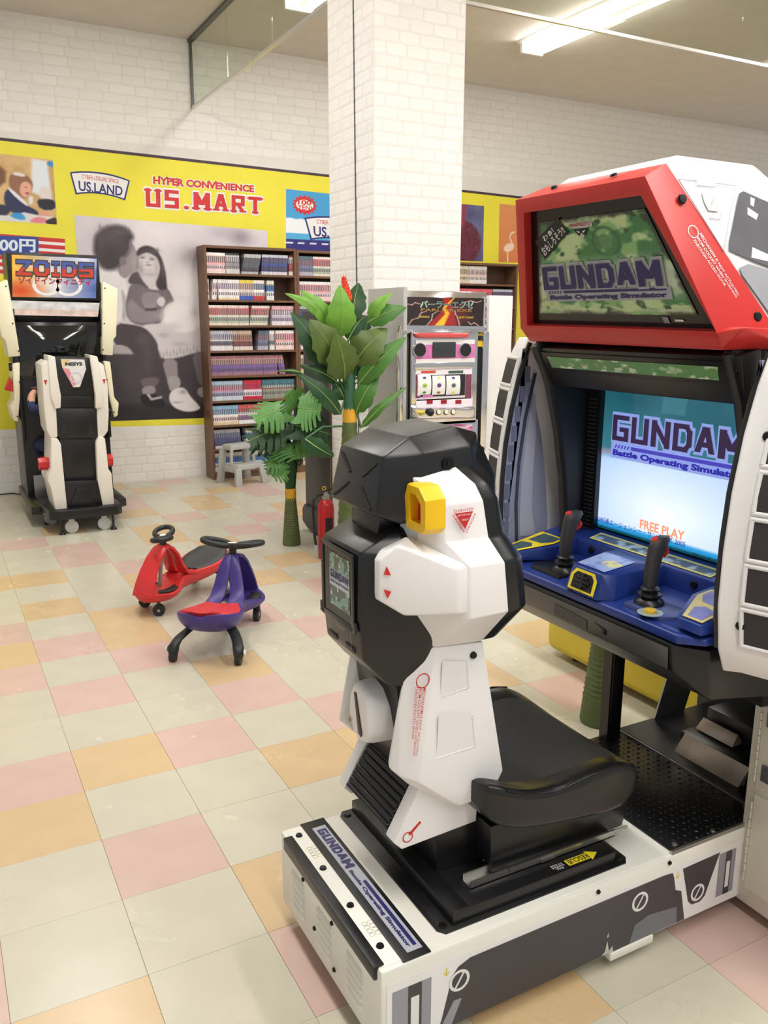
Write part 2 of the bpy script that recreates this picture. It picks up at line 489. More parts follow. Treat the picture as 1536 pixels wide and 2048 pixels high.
# embossed brick wallpaper: each brick a shallow pillow with clipped corners
def brick_mesh(l, h, d=.0016):
    c = min(h, l)*.17
    ring = [(-l/2+c, -h/2), (l/2-c, -h/2), (l/2, -h/2+c), (l/2, h/2-c), (l/2-c, h/2), (-l/2+c, h/2), (-l/2, h/2-c), (-l/2, -h/2+c)]
    i = .006
    def inn(p): return (p[0]-math.copysign(i, p[0]), p[1]-math.copysign(i, p[1]))
    v = [(x, 0, z) for x, z in ring] + [(inn(p)[0], -d, inn(p)[1]) for p in ring]
    bm = faces_bm(v, [(k, (k+1) % 8, (k+1) % 8+8, k+8) for k in range(8)] + [tuple(range(8, 16))])
    me = bpy.data.meshes.new('brick'); bm.to_mesh(me); bm.free(); me.materials.append(m_brick); return me
BL, BH, BJ = .2, .0705, .0095
lens = [BL-BJ, BL*.86-BJ, BL*1.12-BJ]
bmw = [brick_mesh(l, BH) for l in lens]
spots = []
rs = random.Random(5)
row = 0; z = .012 + BH/2
while z < CEIL_Z - .03:
    x = -.35 + (.1 if row % 2 else 0) + rs.uniform(-.02, .02)
    while x < 10.2:
        k = rs.choice([0, 0, 0, 1, 2]); L_ = lens[k]
        xc = x + L_/2
        hid = (.49 < z < 3.06) or (z < .5 and xc > 2.0)
        if not hid:
            d = Vector((xc, WALL_Y, z)) - CAM; zz = d.dot(FWD); px = 768 + FPX*d.dot(RGT)/zz; py = 1024 - FPX*d.dot(UPV)/zz
            infr = -60 < px < 1600 and -50 < py < 1100 and not (655 < px < 920)
            spots.append((infr, 1/zz, k, xc, z))
        x += L_ + BJ
    z += BH + BJ; row += 1
spots.sort(key=lambda s: (-s[0], -s[1]))
for s in spots[:298]:
    o = bpy.data.objects.new('brick', bmw[s[2]]); COL.objects.link(o); o.parent = wall; o.location = (s[3], WALL_Y, s[4])
bm = bmesh.new()
for s in spots[298:]:
    n0 = len(bm.verts); bm.from_mesh(bmw[s[2]]); bm.verts.ensure_lookup_table()
    for v in bm.verts[n0:]: v.co += Vector((s[3], WALL_Y, s[4]))
obj('distant_bricks', bm, m_brick, wall, smooth=0, kind='stuff')
# column bricks
CBL, CBH, CBJ = .158, .0585, .0085
cl = [CBL-CBJ, CBL*.85-CBJ, CBL*.55-CBJ]
bmc = [brick_mesh(l, CBH) for l in cl]
rs = random.Random(9); z = .02 + CBH/2 + 6*(CBH+CBJ); row = 6; cnt = 0
while z < CEIL_Z - .02:
    for face in (0, 1):
        if face == 0 and z < 1.35: continue
        x = .004 + (0 if row % 2 else -.075) + rs.uniform(-.012, .012)
        while x < .595:
            k = rs.choice([0, 0, 0, 1]); l = cl[k]; a, b_ = max(x, .004), min(x+l, .596)
            if b_-a > .03:
                o = bpy.data.objects.new('brick', bmc[k]); COL.objects.link(o); o.parent = column
                o.scale = ((b_-a)/l, 1, 1); mid = (a+b_)/2
                if face == 0: o.location = (CX0+mid, CY0, z)
                else: o.location = (CX0, CY1-mid, z); o.rotation_euler = (0, 0, -math.pi/2)
                cnt += 1
            x += l + CBJ
    z += CBH + CBJ; row += 1
tag(obj('wall_cable', tube([(CX0-.004, CY0+.255-.03*k/8*2, 3.96-k*.38) for k in range(11)], .004, 6), mat('cable grey', (84, 82, 86), .5), smooth=60), 'thin grey cable running down the shaded side of the brick column', 'cable')

# ------------------------------------------------------------------ ceiling lights
m_tube = mat('fluorescent tube', (255, 250, 244), .4, vary=0, emit=22.0)
m_fix = mat('lamp housing', (236, 234, 230), .4, vary=.01)
def ceiling_light(x, y, label, first=[]):
    t = thing('ceiling_light', label, 'ceiling light', 'twin tube fluorescent lights on the ceiling')
    if not first:
        obj('housing', [hull([(s*.16, e*.84, 0) for s in (-1, 1) for e in (-1, 1)] + [(s*.05, e*.82, -.07) for s in (-1, 1) for e in (-1, 1)], .006)], m_fix, t)
        for s in (-1, 1):
            obj('tube', rod((s*.085, -.79, -.075), (s*.085, .79, -.075), .0165, seg=12), m_tube, t)
        for e in (-1, 1):
            obj('socket', box(-.12, .12, e*.80-.018, e*.80+.018, -.10, -.02, .006), m_fix, t)
        first.append(t)
    else:
        for ch in first[0].children:
            c = ch.copy(); COL.objects.link(c); c.parent = t
    t.location = (x, y, CEIL_Z)
    l = bpy.data.lights.new('lamp', 'AREA'); l.shape = 'RECTANGLE'; l.size = .2; l.size_y = 1.6; l.energy = LAMP_POWER; l.color = (1.0, .995, .985)
    lo = bpy.data.objects.new('lamp', l); COL.objects.link(lo); lo.parent = t; lo.location = (0, 0, -.105)
ceiling_light(4.80, 3.85, 'bright twin tube fluorescent light over the red arcade header')
ceiling_light(2.53, 3.85, 'fluorescent light seen through the glass screen left of the brick column')
for x, y in ((.26, 3.6), (.26, 1.2), (2.53, .1), (4.8, 1.0), (.26, -1.7), (2.53, -1.9), (4.8, -1.9), (.26, -3.6), (2.53, -3.6), (7.1, 1.0)):
    ceiling_light(x, y, 'twin tube fluorescent light on the store ceiling out of view')

# ------------------------------------------------------------------ smoke screens of glass hung from the ceiling
def glass_mat(name, tint, refl=.08):
    m = bpy.data.materials.new(name); m.use_nodes = True; nt = m.node_tree; nt.nodes.clear()
    out = nt.nodes.new('ShaderNodeOutputMaterial'); mx = nt.nodes.new('ShaderNodeMixShader'); tr = nt.nodes.new('ShaderNodeBsdfTransparent'); gl = nt.nodes.new('ShaderNodeBsdfGlossy')
    tr.inputs[0].default_value = lin(tint); gl.inputs['Roughness'].default_value = .03
    fr = nt.nodes.new('ShaderNodeLayerWeight'); fr.inputs[0].default_value = .12
    mm = nt.nodes.new('ShaderNodeMath'); mm.operation = 'ADD'; mm.inputs[1].default_value = refl
    pw = nt.nodes.new('ShaderNodeMath'); pw.operation = 'POWER'; pw.inputs[1].default_value = 3.0; nt.links.new(fr.outputs['Facing'], pw.inputs[0]); nt.links.new(pw.outputs[0], mm.inputs[0]); nt.links.new(mm.outputs[0], mx.inputs[0]); nt.links.new(tr.outputs[0], mx.inputs[1]); nt.links.new(gl.outputs[0], mx.inputs[2]); nt.links.new(mx.outputs[0], out.inputs[0])
    return m
m_screen = glass_mat('screen glass', (243, 246, 241), .02)
m_alu = mat('aluminium rail', (214, 212, 208), .3, .7)
m_rail = mat('dark rail', (96, 96, 92), .4, .4)
sc1 = thing('glass_screen', 'clear hanging glass smoke screen between the mural wall and the brick column', 'glass screen')
for a, b in ((3.04, 4.02), (4.03, 5.02), (5.03, 6.05)): obj('glass_pane', box(2.058, 2.066, a, b, 3.41, CEIL_Z-.004), m_screen, sc1, smooth=0)
obj('bottom_rail', box(2.05, 2.074, 3.035, 6.055, 3.395, 3.415), m_alu, sc1, smooth=0)
obj('wall_rail', box(2.05, 2.074, 6.035, 6.055, 3.40, CEIL_Z), m_rail, sc1, smooth=0)
obj('top_rail', box(2.04, 2.084, 3.035, 6.055, CEIL_Z-.025, CEIL_Z-.001), m_rail, sc1, smooth=0)
settle(sc1, (2.062, 4.5, CEIL_Z))
sc2 = thing('glass_screen', 'clear hanging glass smoke screen running right from the brick column past the light', 'glass screen')
for a, b in ((2.64, 3.9), (3.91, 5.2), (5.21, 6.5), (6.51, 8.0)): obj('glass_pane', box(a, b, 2.676, 2.684, 3.41, CEIL_Z-.004), m_screen, sc2, smooth=0)
obj('bottom_rail', box(2.635, 8.0, 2.668, 2.692, 3.395, 3.415), m_alu, sc2, smooth=0)
obj('top_rail', box(2.635, 8.0, 2.66, 2.70, CEIL_Z-.025, CEIL_Z-.001), m_rail, sc2, smooth=0)
settle(sc2, (4.5, 2.68, CEIL_Z))

# ================================================================== MURAL SHEET ON THE BACK WALL
MY = WALL_Y - .003
def W(px, py, d=0.0): return ony(px, py, MY - d)
mural = thing('wall_mural', 'large yellow printed shop mural with photographs and red lettering on the back wall', 'mural')
m_yel = mat('mural yellow', (236, 225, 62), .55, vary=.03, scale=4)
m_navy = mat('print navy', (38, 40, 112), .5, vary=0); m_red = mat('print red', (206, 42, 44), .5, vary=0); m_pw = mat('print white', (240, 238, 236), .5, vary=0)
def ztop(x): return 2.985 - .0195*(x-.4)
def zbot(x): return .572 - .03*(x-.2)
sheet = [Vector((x, MY, z)) for x, z in ((-.4, zbot(-.4)), (7.2, .36), (7.2, ztop(7.2)), (-.4, ztop(-.4)))]
obj('yellow_sheet', slab(sheet, .002, (0, 1, 0)), m_yel, mural, smooth=0)
e = .012
obj('top_edging', slab([Vector((x, MY-.002, z)) for x, z in ((-.4, ztop(-.4)-e), (7.2, ztop(7.2)-e), (7.2, ztop(7.2)+e), (-.4, ztop(-.4)+e))], .004, (0, 1, 0)), mat('mural edging', (70, 50, 62), .6), mural, smooth=0)
obj('bottom_edging', slab([Vector((x, MY, z)) for x, z in ((-.4, zbot(-.4)-.07), (2.06, zbot(2.06)-.065), (2.06, zbot(2.06)), (-.4, zbot(-.4)))], .002, (0, 1, 0)), mat('sheet margin', (236, 233, 228), .6), mural, smooth=0)

m_photo = print_mat('mural photo print', .45)
# big black and white photograph of two children on a bench
q = [W(148, 845), W(545, 838), W(533, 460), W(148, 433)]
x0, x1 = .962, 2.75; z0, z1 = .60, 2.395
q = Q((x0, MY, z0), (x1, MY, z0-.03), (x1, MY, z1-.022), (x0, MY, z1+.02))
def C5(pts, sm=1):
    r = []
    for a, b in pts:
        p = W(130 + a/3.572, 420 + b/3.572); r.append(((p.x-x0)/(x1-x0), (p.z-(z0-.03*(p.x-x0)/(x1-x0)))/(z1-z0)))
    return smooth_poly(r, sm)
def fn(U, V):
    n1 = vnoise(U, V, 3.0, 1, 5); n2 = vnoise(U, V, 14, 5, 3)
    img = np.zeros(U.shape + (3,)); base = 214 + 22*(n1-.5)*2
    img[:] = np.stack([base, base-8, base-3], -1)
    def E(cx, cy, rx, ry, col, st=1.0):
        (a, b), = C5([(cx, cy)], 0)
        g = np.exp(-(((U-a)/(rx/3.572/397))**2 + ((V-b)/(ry/3.572/400))**2))*st
        return blend(img, g, col)
    img = E(1250, 200, 90, 60, (138, 128, 140), .8); img = E(1130, 170, 120, 50, (180, 170, 180), .6); img = E(930, 350, 120, 80, (138, 128, 134), .9)
    img = E(880, 560, 190, 160, (240, 237, 238), 1); img = E(640, 180, 140, 90, (232, 226, 228), .8)
    P = lambda pts, col, soft=.003, sm=1: blend(img, inpoly(U, V, C5(pts, sm), soft), col)
    img = P([(-100,1020),(330,1025),(1700,1010),(1700,1600),(-100,1600)], (74, 66, 72), .01, 0)
    img = P([(-100,1400),(500,1390),(1700,1370),(1700,1600),(-100,1600)], (50, 44, 50), .02, 0)
    img = P([(338,972),(500,975),(500,1035),(338,1032)], (172, 166, 166), .006, 0)
    img = P([(265,418),(330,440),(400,465),(440,520),(450,590),(430,650),(440,760),(400,800),(365,810),(250,800),(250,430)], (226, 221, 222), .004)
    img = P([(400,560),(440,640),(430,700),(440,770),(405,800),(415,690)], (176, 170, 172), .006)
    hair = [(205,260),(212,195),(262,150),(330,122),(400,122),(452,148),(488,190),(492,218),(465,240),(472,290),(440,345),(402,352),(395,420),(330,445),(270,438),(225,375),(203,310)]
    img = P([(465,225),(492,260),(515,325),(540,352),(532,380),(522,430),(480,462),(430,505),(380,470),(380,400),(395,345),(440,335),(470,290)], (150, 140, 143), .004)
    img = P(hair, (66, 58, 62), .012, 2)
    img = E(330, 200, 90, 60, (96, 88, 90), .5)
    img = P([(388,348),(430,352),(442,385),(420,412),(394,402)], (124, 114, 118), .004)
    img = P([(470,470),(520,440),(545,500),(610,575),(560,600),(500,545),(445,530)], (78, 70, 75), .005)
    img = P([(505,318),(535,276),(590,262),(645,285),(685,340),(705,400),(722,470),(728,560),(740,595),(700,598),(650,560),(640,470),(560,330),(522,345)], (64, 56, 60), .005, 2)
    img = P([(525,345),(560,305),(620,312),(662,355),(682,420),(672,470),(652,520),(640,560),(600,562),(560,520),(537,462),(530,400)], (206, 199, 201), .005, 2)
    img = P([(530,335),(560,292),(620,296),(668,345),(640,338),(590,310),(555,325)], (82, 73, 78), .004)
    img = E(553, 352, 17, 6, (84, 74, 78), .85); img = E(622, 364, 18, 6, (84, 74, 78), .85); img = E(553, 340, 22, 6, (140, 130, 134), .6); img = E(622, 350, 22, 6, (140, 130, 134), .6); img = E(590, 384, 10, 6, (150, 138, 141), .8)
    img = E(597, 404, 20, 6, (132, 104, 110), .9); img = E(597, 440, 40, 10, (176, 167, 170), .5); img = E(655, 430, 16, 60, (170, 160, 164), .6); img = E(545, 430, 16, 50, (140, 130, 134), .6); img = E(600, 470, 50, 14, (150, 140, 144), .5)
    img = P([(480,535),(540,540),(600,575),(690,582),(740,568),(772,640),(782,662),(730,682),(702,720),(702,800),(640,832),(520,832),(450,792),(430,700),(445,620),(460,560)], (112, 104, 109), .004)
    img = P([(560,600),(600,590),(690,602),(672,660),(640,716),(570,716),(545,650)], (146, 138, 142), .004)
    img = P([(440,680),(470,640),(560,722),(640,732),(700,702),(712,742),(690,800),(600,812),(520,812),(450,790)], (140, 131, 136), .005)
    img = P([(570,712),(650,708),(650,724),(575,726)], (66, 58, 62), .004, 0)
    img = P([(652,652),(690,620),(722,652),(702,702),(668,692)], (214, 207, 209), .005)
    img = P([(690,740),(740,680),(810,650),(900,668),(960,700),(978,760),(970,832),(900,882),(820,892),(740,862),(695,802)], (240, 236, 237), .02, 2)
    img = E(760, 840, 60, 30, (200, 193, 196), .6); img = E(930, 740, 40, 40, (190, 182, 186), .5)
    img = P([(350,812),(520,830),(600,862),(650,922),(682,1000),(672,1200),(640,1242),(560,1252),(528,1222),(520,1100),(480,1010),(430,972),(340,968)], (74, 66, 70), .004)
    img = E(560, 930, 60, 40, (98, 90, 93), .7); img = E(590, 1080, 30, 120, (90, 82, 85), .6)
    img = P([(528,1212),(676,1190),(664,1262),(560,1276)], (106, 98, 102), .004); img = P([(545,1268),(640,1252),(652,1312),(560,1332)], (150, 142, 146), .004)
    img = P([(528,1322),(620,1310),(692,1342),(722,1392),(690,1422),(560,1402)], (38, 33, 38), .004); img = P([(580,1318),(602,1312),(620,1345),(690,1330),(694,1346),(615,1362)], (190, 183, 186), .004, 0)
    img = P([(545,832),(640,815),(702,832),(820,892),(940,872),(980,800),(1100,830),(1100,1000),(930,1022),(800,1062),(690,1072),(664,1000),(660,950),(600,872)], (212, 205, 208), .005)
    for k in range(14):
        img = E(680 + k*24, 1035-k*4 + (k % 2)*14, 7, 26, (150, 142, 146), .7)
    img = E(700, 900, 40, 20, (170, 162, 166), .6); img = E(820, 960, 60, 18, (180, 172, 176), .6)
    img = P([(690,1072),(800,1062),(806,1180),(812,1270),(752,1312),(725,1200)], (152, 144, 147), .004); img = P([(905,1030),(990,1010),(1060,1180),(1060,1262),(960,1262),(930,1150)], (118, 110, 114), .005)
    img = P([(722,1196),(815,1186),(832,1262),(762,1312)], (172, 165, 168), .004)
    img = P([(745,1312),(780,1280),(852,1263),(900,1340),(962,1400),(966,1426),(880,1447),(790,1422),(744,1372)], (231, 226, 228), .004, 2); img = E(845, 1300, 30, 18, (150, 142, 146), .7); img = E(800, 1375, 40, 8, (150, 142, 146), .6)
    img = P([(945,1272),(1010,1260),(1060,1350),(1000,1350),(945,1322)], (160, 153, 156), .004)
    img = E(640, 300, 40, 14, (128, 118, 121), .6); img = E(700, 440, 10, 60, (112, 102, 106), .6); img = E(520, 420, 14, 40, (96, 87, 91), .5); img = E(400, 170, 60, 18, (104, 94, 97), .6); img = E(260, 250, 30, 60, (88, 79, 83), .6); img = E(500, 380, 22, 60, (172, 162, 165), .6); img = E(560, 620, 30, 60, (132, 124, 128), .5); img = E(660, 760, 40, 20, (168, 158, 162), .6); img = E(480, 700, 24, 60, (150, 141, 146), .5)
    for k in range(9):
        img = E(250+k*26, 140+((k*37) % 23), 9, 22, (82, 73, 77), .5); img = E(560+k*13, 296+((k*29) % 11), 4, 16, (58, 50, 54), .6)
    img += (n2-.5)[..., None]*12
    return img
printed('children_photograph', q, 230, 236, fn, m_photo, mural, lift=.002, label='black and white photograph of two small children sitting on a bench')

# classroom photograph top left
q = [W(-70, 437), W(113.7, 449), W(105.5, 320), W(-70, 299)]
def C6(pts, sm=1):
    P0, P1, P3 = q[0], q[1], q[3]; r = []
    for a, b in pts:
        p = W(a/4.267, 260 + b/4.267)
        u = (p.x-P0.x)/(P1.x-P0.x); r.append((u, (p.z-(P0.z+(P1.z-P0.z)*u))/(P3.z-P0.z)))
    return smooth_poly(r, sm)
def fn(U, V):
    n1 = vnoise(U, V, 5, 11, 4)
    img = np.zeros(U.shape + (3,)); img[:] = (206, 168, 112); img += (n1-.5)[..., None]*60
    P = lambda pts, col, soft=.008, sm=1: blend(img, inpoly(U, V, C6(pts, sm), soft), col)
    img = P([(250,235),(390,250),(440,600),(250,520)], (226, 230, 236), .02, 0); img = P([(390,250),(450,256),(452,310),(390,290)], (60, 140, 206), .01)
    img = P([(-280,240),(20,300),(30,480),(-280,560)], (120, 82, 52), .02)
    img = P([(320,500),(360,470),(420,490),(440,560),(380,600),(330,570)], (226, 214, 208), .012); img = P([(300,590),(400,580),(470,600),(470,680),(340,680)], (34, 34, 48), .01)
    img = P([(50,400),(85,350),(170,355),(240,400),(270,450),(262,520),(210,585),(120,560),(60,480)], (146, 100, 74), .012, 2)
    img = P([(150,470),(190,425),(255,455),(262,520),(215,582),(160,550)], (226, 166, 140), .01); img = P([(75,370),(110,345),(200,370),(190,395),(110,380)], (226, 220, 214), .008)
    img = P([(200,530),(236,528),(225,548)], (120, 40, 44), .005, 0); img = P([(190,485),(215,480),(215,490)], (70, 46, 40), .004, 0)
    img = P([(25,520),(70,490),(160,560),(220,640),(320,690),(330,730),(200,730),(60,690),(20,600)], (40, 44, 84), .01)
    img = P([(40,490),(70,490),(170,570),(240,640),(225,650),(130,580)], (232, 228, 226), .006); img = P([(230,560),(275,560),(275,620),(245,645)], (226, 222, 222), .01)
    img = P([(320,690),(400,690),(440,730),(400,740),(330,722)], (222, 158, 136), .008)
    img = P([(-280,680),(90,735),(200,700),(340,730),(490,745),(490,830),(-280,830)], (222, 216, 214), .008, 0); img = P([(78,735),(110,705),(180,705),(230,765),(150,765)], (52, 152, 214), .01); img = P([(240,780),(300,740),(380,745),(420,785),(330,800)], (224, 130, 142), .01)
    img = P([(-280,660),(0,630),(60,650),(85,700),(40,735),(-280,700)], (40, 44, 70), .01); img = P([(390,770),(490,735),(490,830),(390,800)], (60, 40, 46), .01)
    return img
printed('classroom_photograph', q, 110, 80, fn, m_photo, mural, lift=.002, label='colour photograph of a laughing girl in a dark blue coat')

# striped flag with 100 yen
q = [W(-60, 545), W(131, 556), W(130, 478), W(-60, 463)]
qf = q
bms = [poly_on(q, [(0, 0), (1, 0), (1, 1), (0, 1)], .001)]
obj('flag_ground', bms, m_pw, mural, smooth=0)
obj('flag_stripes', [poly_on(q, [(0, a), (1, a), (1, a+.1), (0, a+.1)], .0016) for a in np.arange(0.02, 1, .176)], m_red, mural, smooth=0)
q = [W(-14, 503.5), W(71, 505), W(71, 479), W(-14, 476)]
qb = [W(-60, 509), W(77, 511), W(77, 474), W(-60, 469)]
obj('price_ground', poly_on(qb, [(0, 0), (1, 0), (1, .9), (.98, 1), (0, 1)], .002), mat('price blue', (44, 70, 150), .5, vary=0), mural, smooth=0)
obj('price_lettering', text_bm('100円', q, .003, .03), mat('price white', (226, 236, 246), .5, vary=0), mural, smooth=0)

# arched shop badge
def badge(q, name):
    n = 14; top = [(k/n, 1 - .32*(2*k/n-1)**2*.5) for k in range(n+1)]; bot = [(.07+.86*k/n, .14 - .28*(2*k/n-1)**2*.5) for k in range(n, -1, -1)]
    out = top + bot; cx, cy = .5, .5
    obj(name + '_border', poly_on(q, out, .002), m_navy, mural, smooth=0)
    inn = [(cx+(x-cx)*.945, cy+(y-cy)*.86+.004) for x, y in out]
    obj(name + '_ground', poly_on(q, inn, .0026), m_pw, mural, smooth=0)
    obj(name + '_lettering', text_bm('US.LAND', sub(q, .13, .88, .16, .56), .0034, .022), m_navy, mural, smooth=0)
    obj(name + '_small_lettering', text_bm('CYBER LEISURE SPACE', sub(q, .19, .81, .66, .82), .0034, .004), m_red, mural, smooth=0)
badge([W(143, 388), W(258, 402), W(260, 353), W(139, 336)], 'badge')

WD = {'.': .45, 'M': 1.2, 'I': .5}
q = [W(292, 413), W(523, 429), W(523, 395), W(291, 376)]
obj('name_outline', block_text('US.MART', q, .0014, .3, .2, grow=.08, widths=WD, serif=True, gap=.3), m_pw, mural, smooth=0)
obj('name_lettering', block_text('US.MART', q, .0044, .3, .19, widths=WD, serif=True, gap=.3), m_red, mural, smooth=0)
q = [W(306, 368), W(508, 385), W(508, 371), W(306, 352.5)]
obj('slogan_outline', text_bm('HYPER CONVENIENCE', [W(304, 369.5), W(510, 386.5), W(510, 369.5), W(304, 351)], .0014, .09), m_pw, mural, smooth=0)
obj('slogan_lettering', text_bm('HYPER CONVENIENCE', q, .0022, .045), m_red, mural, smooth=0)

# beach picture with second badge
q = [W(572, 501), W(735, 506), W(735, 396), W(572, 378)]
def fn(U, V):
    img = np.zeros(U.shape + (3,)); img[:] = (70, 160, 216)
    c = inpoly(U, V, smooth_poly([(-.1, .2), (-.1, .5), (.04, .55), (.12, .52), (.2, .55), (.26, .46), (.4, .45), (.5, .36), (1.1, .36), (1.1, .2)], 2), .006)
    img = blend(img, c, (240, 244, 248)); img = blend(img, (V < .29).astype(float), (84, 176, 222)); img = blend(img, (V < .19).astype(float), (50, 46, 124))
    img = blend(img, ((V > .12) & (V < .145) & ((U*7 % 1) < .55)).astype(float), (236, 238, 244))
    return img
printed('beach_picture', q, 90, 80, fn, m_photo, mural, lift=.001)
def burst(q, cu, cv, ru, rv, lift, k=16):
    pts = []
    for i in range(2*k):
        a = math.pi*i/k; r = 1 if i % 2 == 0 else .78; pts.append((cu+ru*r*math.cos(a), cv+rv*r*math.sin(a)))
    return poly_on(q, pts, lift)
obj('burst', burst(q, .22, .77, .155, .17, .002), m_red, mural, smooth=0)
obj('burst_ground', disc_on(q, .22, .77, .105, .085, .0026), m_pw, mural, smooth=0)
obj('burst_lettering', [text_bm('100', sub(q, .14, .3, .77, .85), .0034, .03), text_bm('YEN!', sub(q, .135, .305, .69, .765), .0034, .02)], m_red, mural, smooth=0)
badge([W(612, 479), W(732, 490), W(734, 440), W(608, 427)], 'second_badge')
# pictures right of the column
q = [W(880, 520), W(966, 523), W(968, 412), W(880, 404)]
def fn(U, V):
    n1 = vnoise(U, V, 6, 21, 4); img = np.zeros(U.shape + (3,)); img[:] = (98, 98, 136); img += (n1-.5)[..., None]*50
    c = np.clip((1-np.hypot((U-.42)/.52, (V-.32)/.42))*12+.5, 0, 1); img = blend(img, c, (104, 44, 60)); img += (c*(vnoise(U, V, 30, 3, 2)-.5))[..., None]*46
    c2 = inpoly(U, V, [(.3, .6), (.55, .6), (.6, 1), (.4, 1)], .02); img = blend(img, c2, (150, 60, 80))
    return img
printed('maroon_picture', q, 60, 60, fn, m_photo, mural, lift=.001)
q = [W(997, 524), W(1070, 527), W(1072, 416), W(999, 407)]
def fn(U, V):
    img = np.zeros(U.shape + (3,)); img[:] = (222, 150, 96); img -= (1-V)[..., None]*np.array([6, 20, 20])
    img = blend(img, inpoly(U, V, smooth_poly([(.1, .2), (.3, .18), (.42, .26), (.4, .34), (.2, .33)], 2), .01), (240, 214, 190))
    for pts in ([(.36, .3), (.4, .3), (.3, .44), (.34, .5), (.42, .52), (.42, .55), (.32, .53), (.27, .44)], [(.22, .2), (.25, .2), (.26, .0), (.23, .0)]): img = blend(img, inpoly(U, V, pts, .006), (240, 220, 200))
    return img
printed('flamingo_picture', q, 60, 60, fn, m_photo, mural, lift=.001)
settle(mural, (2.5, MY, .5))
tag(obj('power_cord', tube([(-.2, 6.02, .006), (.1, 5.98, .006), (.25, 5.99, .006), (.33, 5.85, .006), (.36, 5.60, .006)], .005, 6), mat('cord black', (26, 26, 28), .5), smooth=60), 'thin black power cord on the floor along the back wall', 'cord')
# ================================================================== BIG COCKPIT ARCADE MACHINE (axis along +x, symmetric about y = YC)
YC = -.52
def both(bm): return [bm, mirror_bm(bm, YC)]
m_bk = mat('black plastic', (28, 28, 30), .30, vary=.06, bump=.08, bscale=300)
m_bkg = mat('black gloss', (16, 16, 18), .16, vary=.03)
m_bkm = mat('black sheet metal', (22, 22, 24), .33, vary=.05)
m_wp = mat('white shell plastic', (236, 234, 233), .38, vary=.012, scale=6)
m_wm = mat('white painted metal', (232, 230, 220), .4, vary=.02, scale=5)
m_cream = mat('cream painted metal', (222, 216, 200), .45, vary=.02, scale=5)
m_mred = mat('red shell plastic', (200, 48, 44), .32, vary=.03, scale=5)
m_myel = mat('yellow plastic', (238, 192, 22), .35, vary=.02)
m_blue = mat('blue console plastic', (34, 56, 128), .28, vary=.05, scale=8)
m_steel = mat('steel', (176, 174, 170), .3, .9, vary=.03)
m_screw = mat('screw', (34, 34, 36), .3, .6, vary=0)
m_dk = mat('dark decal', (64, 60, 64), .35, vary=.05, scale=6)
m_seat = mat('seat mesh fabric', (30, 32, 36), .55, vary=.08, scale=60, bump=.6, bscale=420)
m_vinyl = mat('seat vinyl', (22, 22, 23), .3, vary=.05, bump=.1, bscale=120)
m_ink_red = mat('decal red', (198, 36, 40), .5, vary=0)
m_ink_wht = mat('decal white', (232, 230, 228), .5, vary=0)
m_ink_yel = mat('decal yellow', (236, 214, 40), .5, vary=0)
m_ink_blk = mat('decal black', (22, 22, 26), .5, vary=0)
m_ink_gry = mat('decal grey', (150, 148, 156), .45, vary=.03)
m_logo_b = mat('logo blue', (34, 32, 96), .4, vary=0)
m_logo_s = mat('logo silver', (170, 172, 180), .4, .0, vary=0)
m_pr = print_mat('game print', .3)
m_prg = print_mat('game print under gloss', .2, coat=.6)

mach = thing('cockpit_arcade_machine', 'large white and black sit-down robot cockpit arcade machine with red header and lit screen', 'arcade machine')
def part(name, bms, m, parent=None, label=None, smooth=32, kind=None):
    return obj(name, bms, m, parent or mach, label, smooth, kind)

def screw(name, p, n, r=.009, parent=None, m=None):
    n = Vector(n).normalized(); p = Vector(p)
    return obj(name, [rod(p - n*.001, p + n*.004, r, r*.8, 12), rod(p + n*.004, p + n*.0045, r*.45, r*.45, 6)], m or m_screw, parent or mach)
WGUN = {'M': 1.25, 'N': 1.05, 'I': .4}
def logo(q, parent, dark=False, two=True, name='logo'):
    """the game logo: angular title, bar with slanted ticks, second line"""
    tq = sub(q, .02, .98, .36, .98) if two else sub(q, .02, .98, .1, .9)
    gap = .16
    obj(name + '_outline', block_text('GUNDAM', tq, .001, .28, .18, grow=.1, widths=WGUN, gap=gap) + ([poly_on(q, [(.03, .02), (1.02, .02), (1.02, .33), (.03, .33)], .0012)] if two else []), m_logo_s, parent, smooth=0)
    obj(name + '_lettering', block_text('GUNDAM', tq, .0044, .28, .18, widths=WGUN, gap=gap), m_ink_blk if dark else m_logo_b, parent, smooth=0)
    if two:
        obj(name + '_bar', [poly_on(q, [(.19, .24), (.99, .24), (.99, .31), (.19, .31)], .0018)] + [poly_on(q, [(.05+.025*k, .24), (.063+.025*k, .24), (.076+.025*k, .31), (.063+.025*k, .31)], .0018) for k in range(5)], m_logo_b, parent, smooth=0)
        obj(name + '_second_line', text_bm('Battle Operating Simulator', sub(q, .06, .99, .04, .2), .0022, .05), m_logo_b if not dark else m_ink_blk, parent, smooth=0)

# ---------------------------------------------------------------- base
bx0, bx1, by0, by1, bz0, bz1 = .36, 1.98, -.81, -.26, .045, .25
base = part('base', box(bx0, bx1, by0, by1, bz0, bz1, .008), m_wm)
part('base_lip', box(bx0+.012, 1.18, by0+.012, by1-.012, bz1-.002, bz1+.0015, .001), m_wm, base)
for x in (.5, 1.85):
    for y in (-.72, -.35): obj('base_foot', box(x-.03, x+.03, y-.03, y+.03, 0, bz0+.002), m_bkm, base)
obj('caster_bracket', box(.98, 1.12, -.815, -.76, .028, .05, .003), m_wm, base)
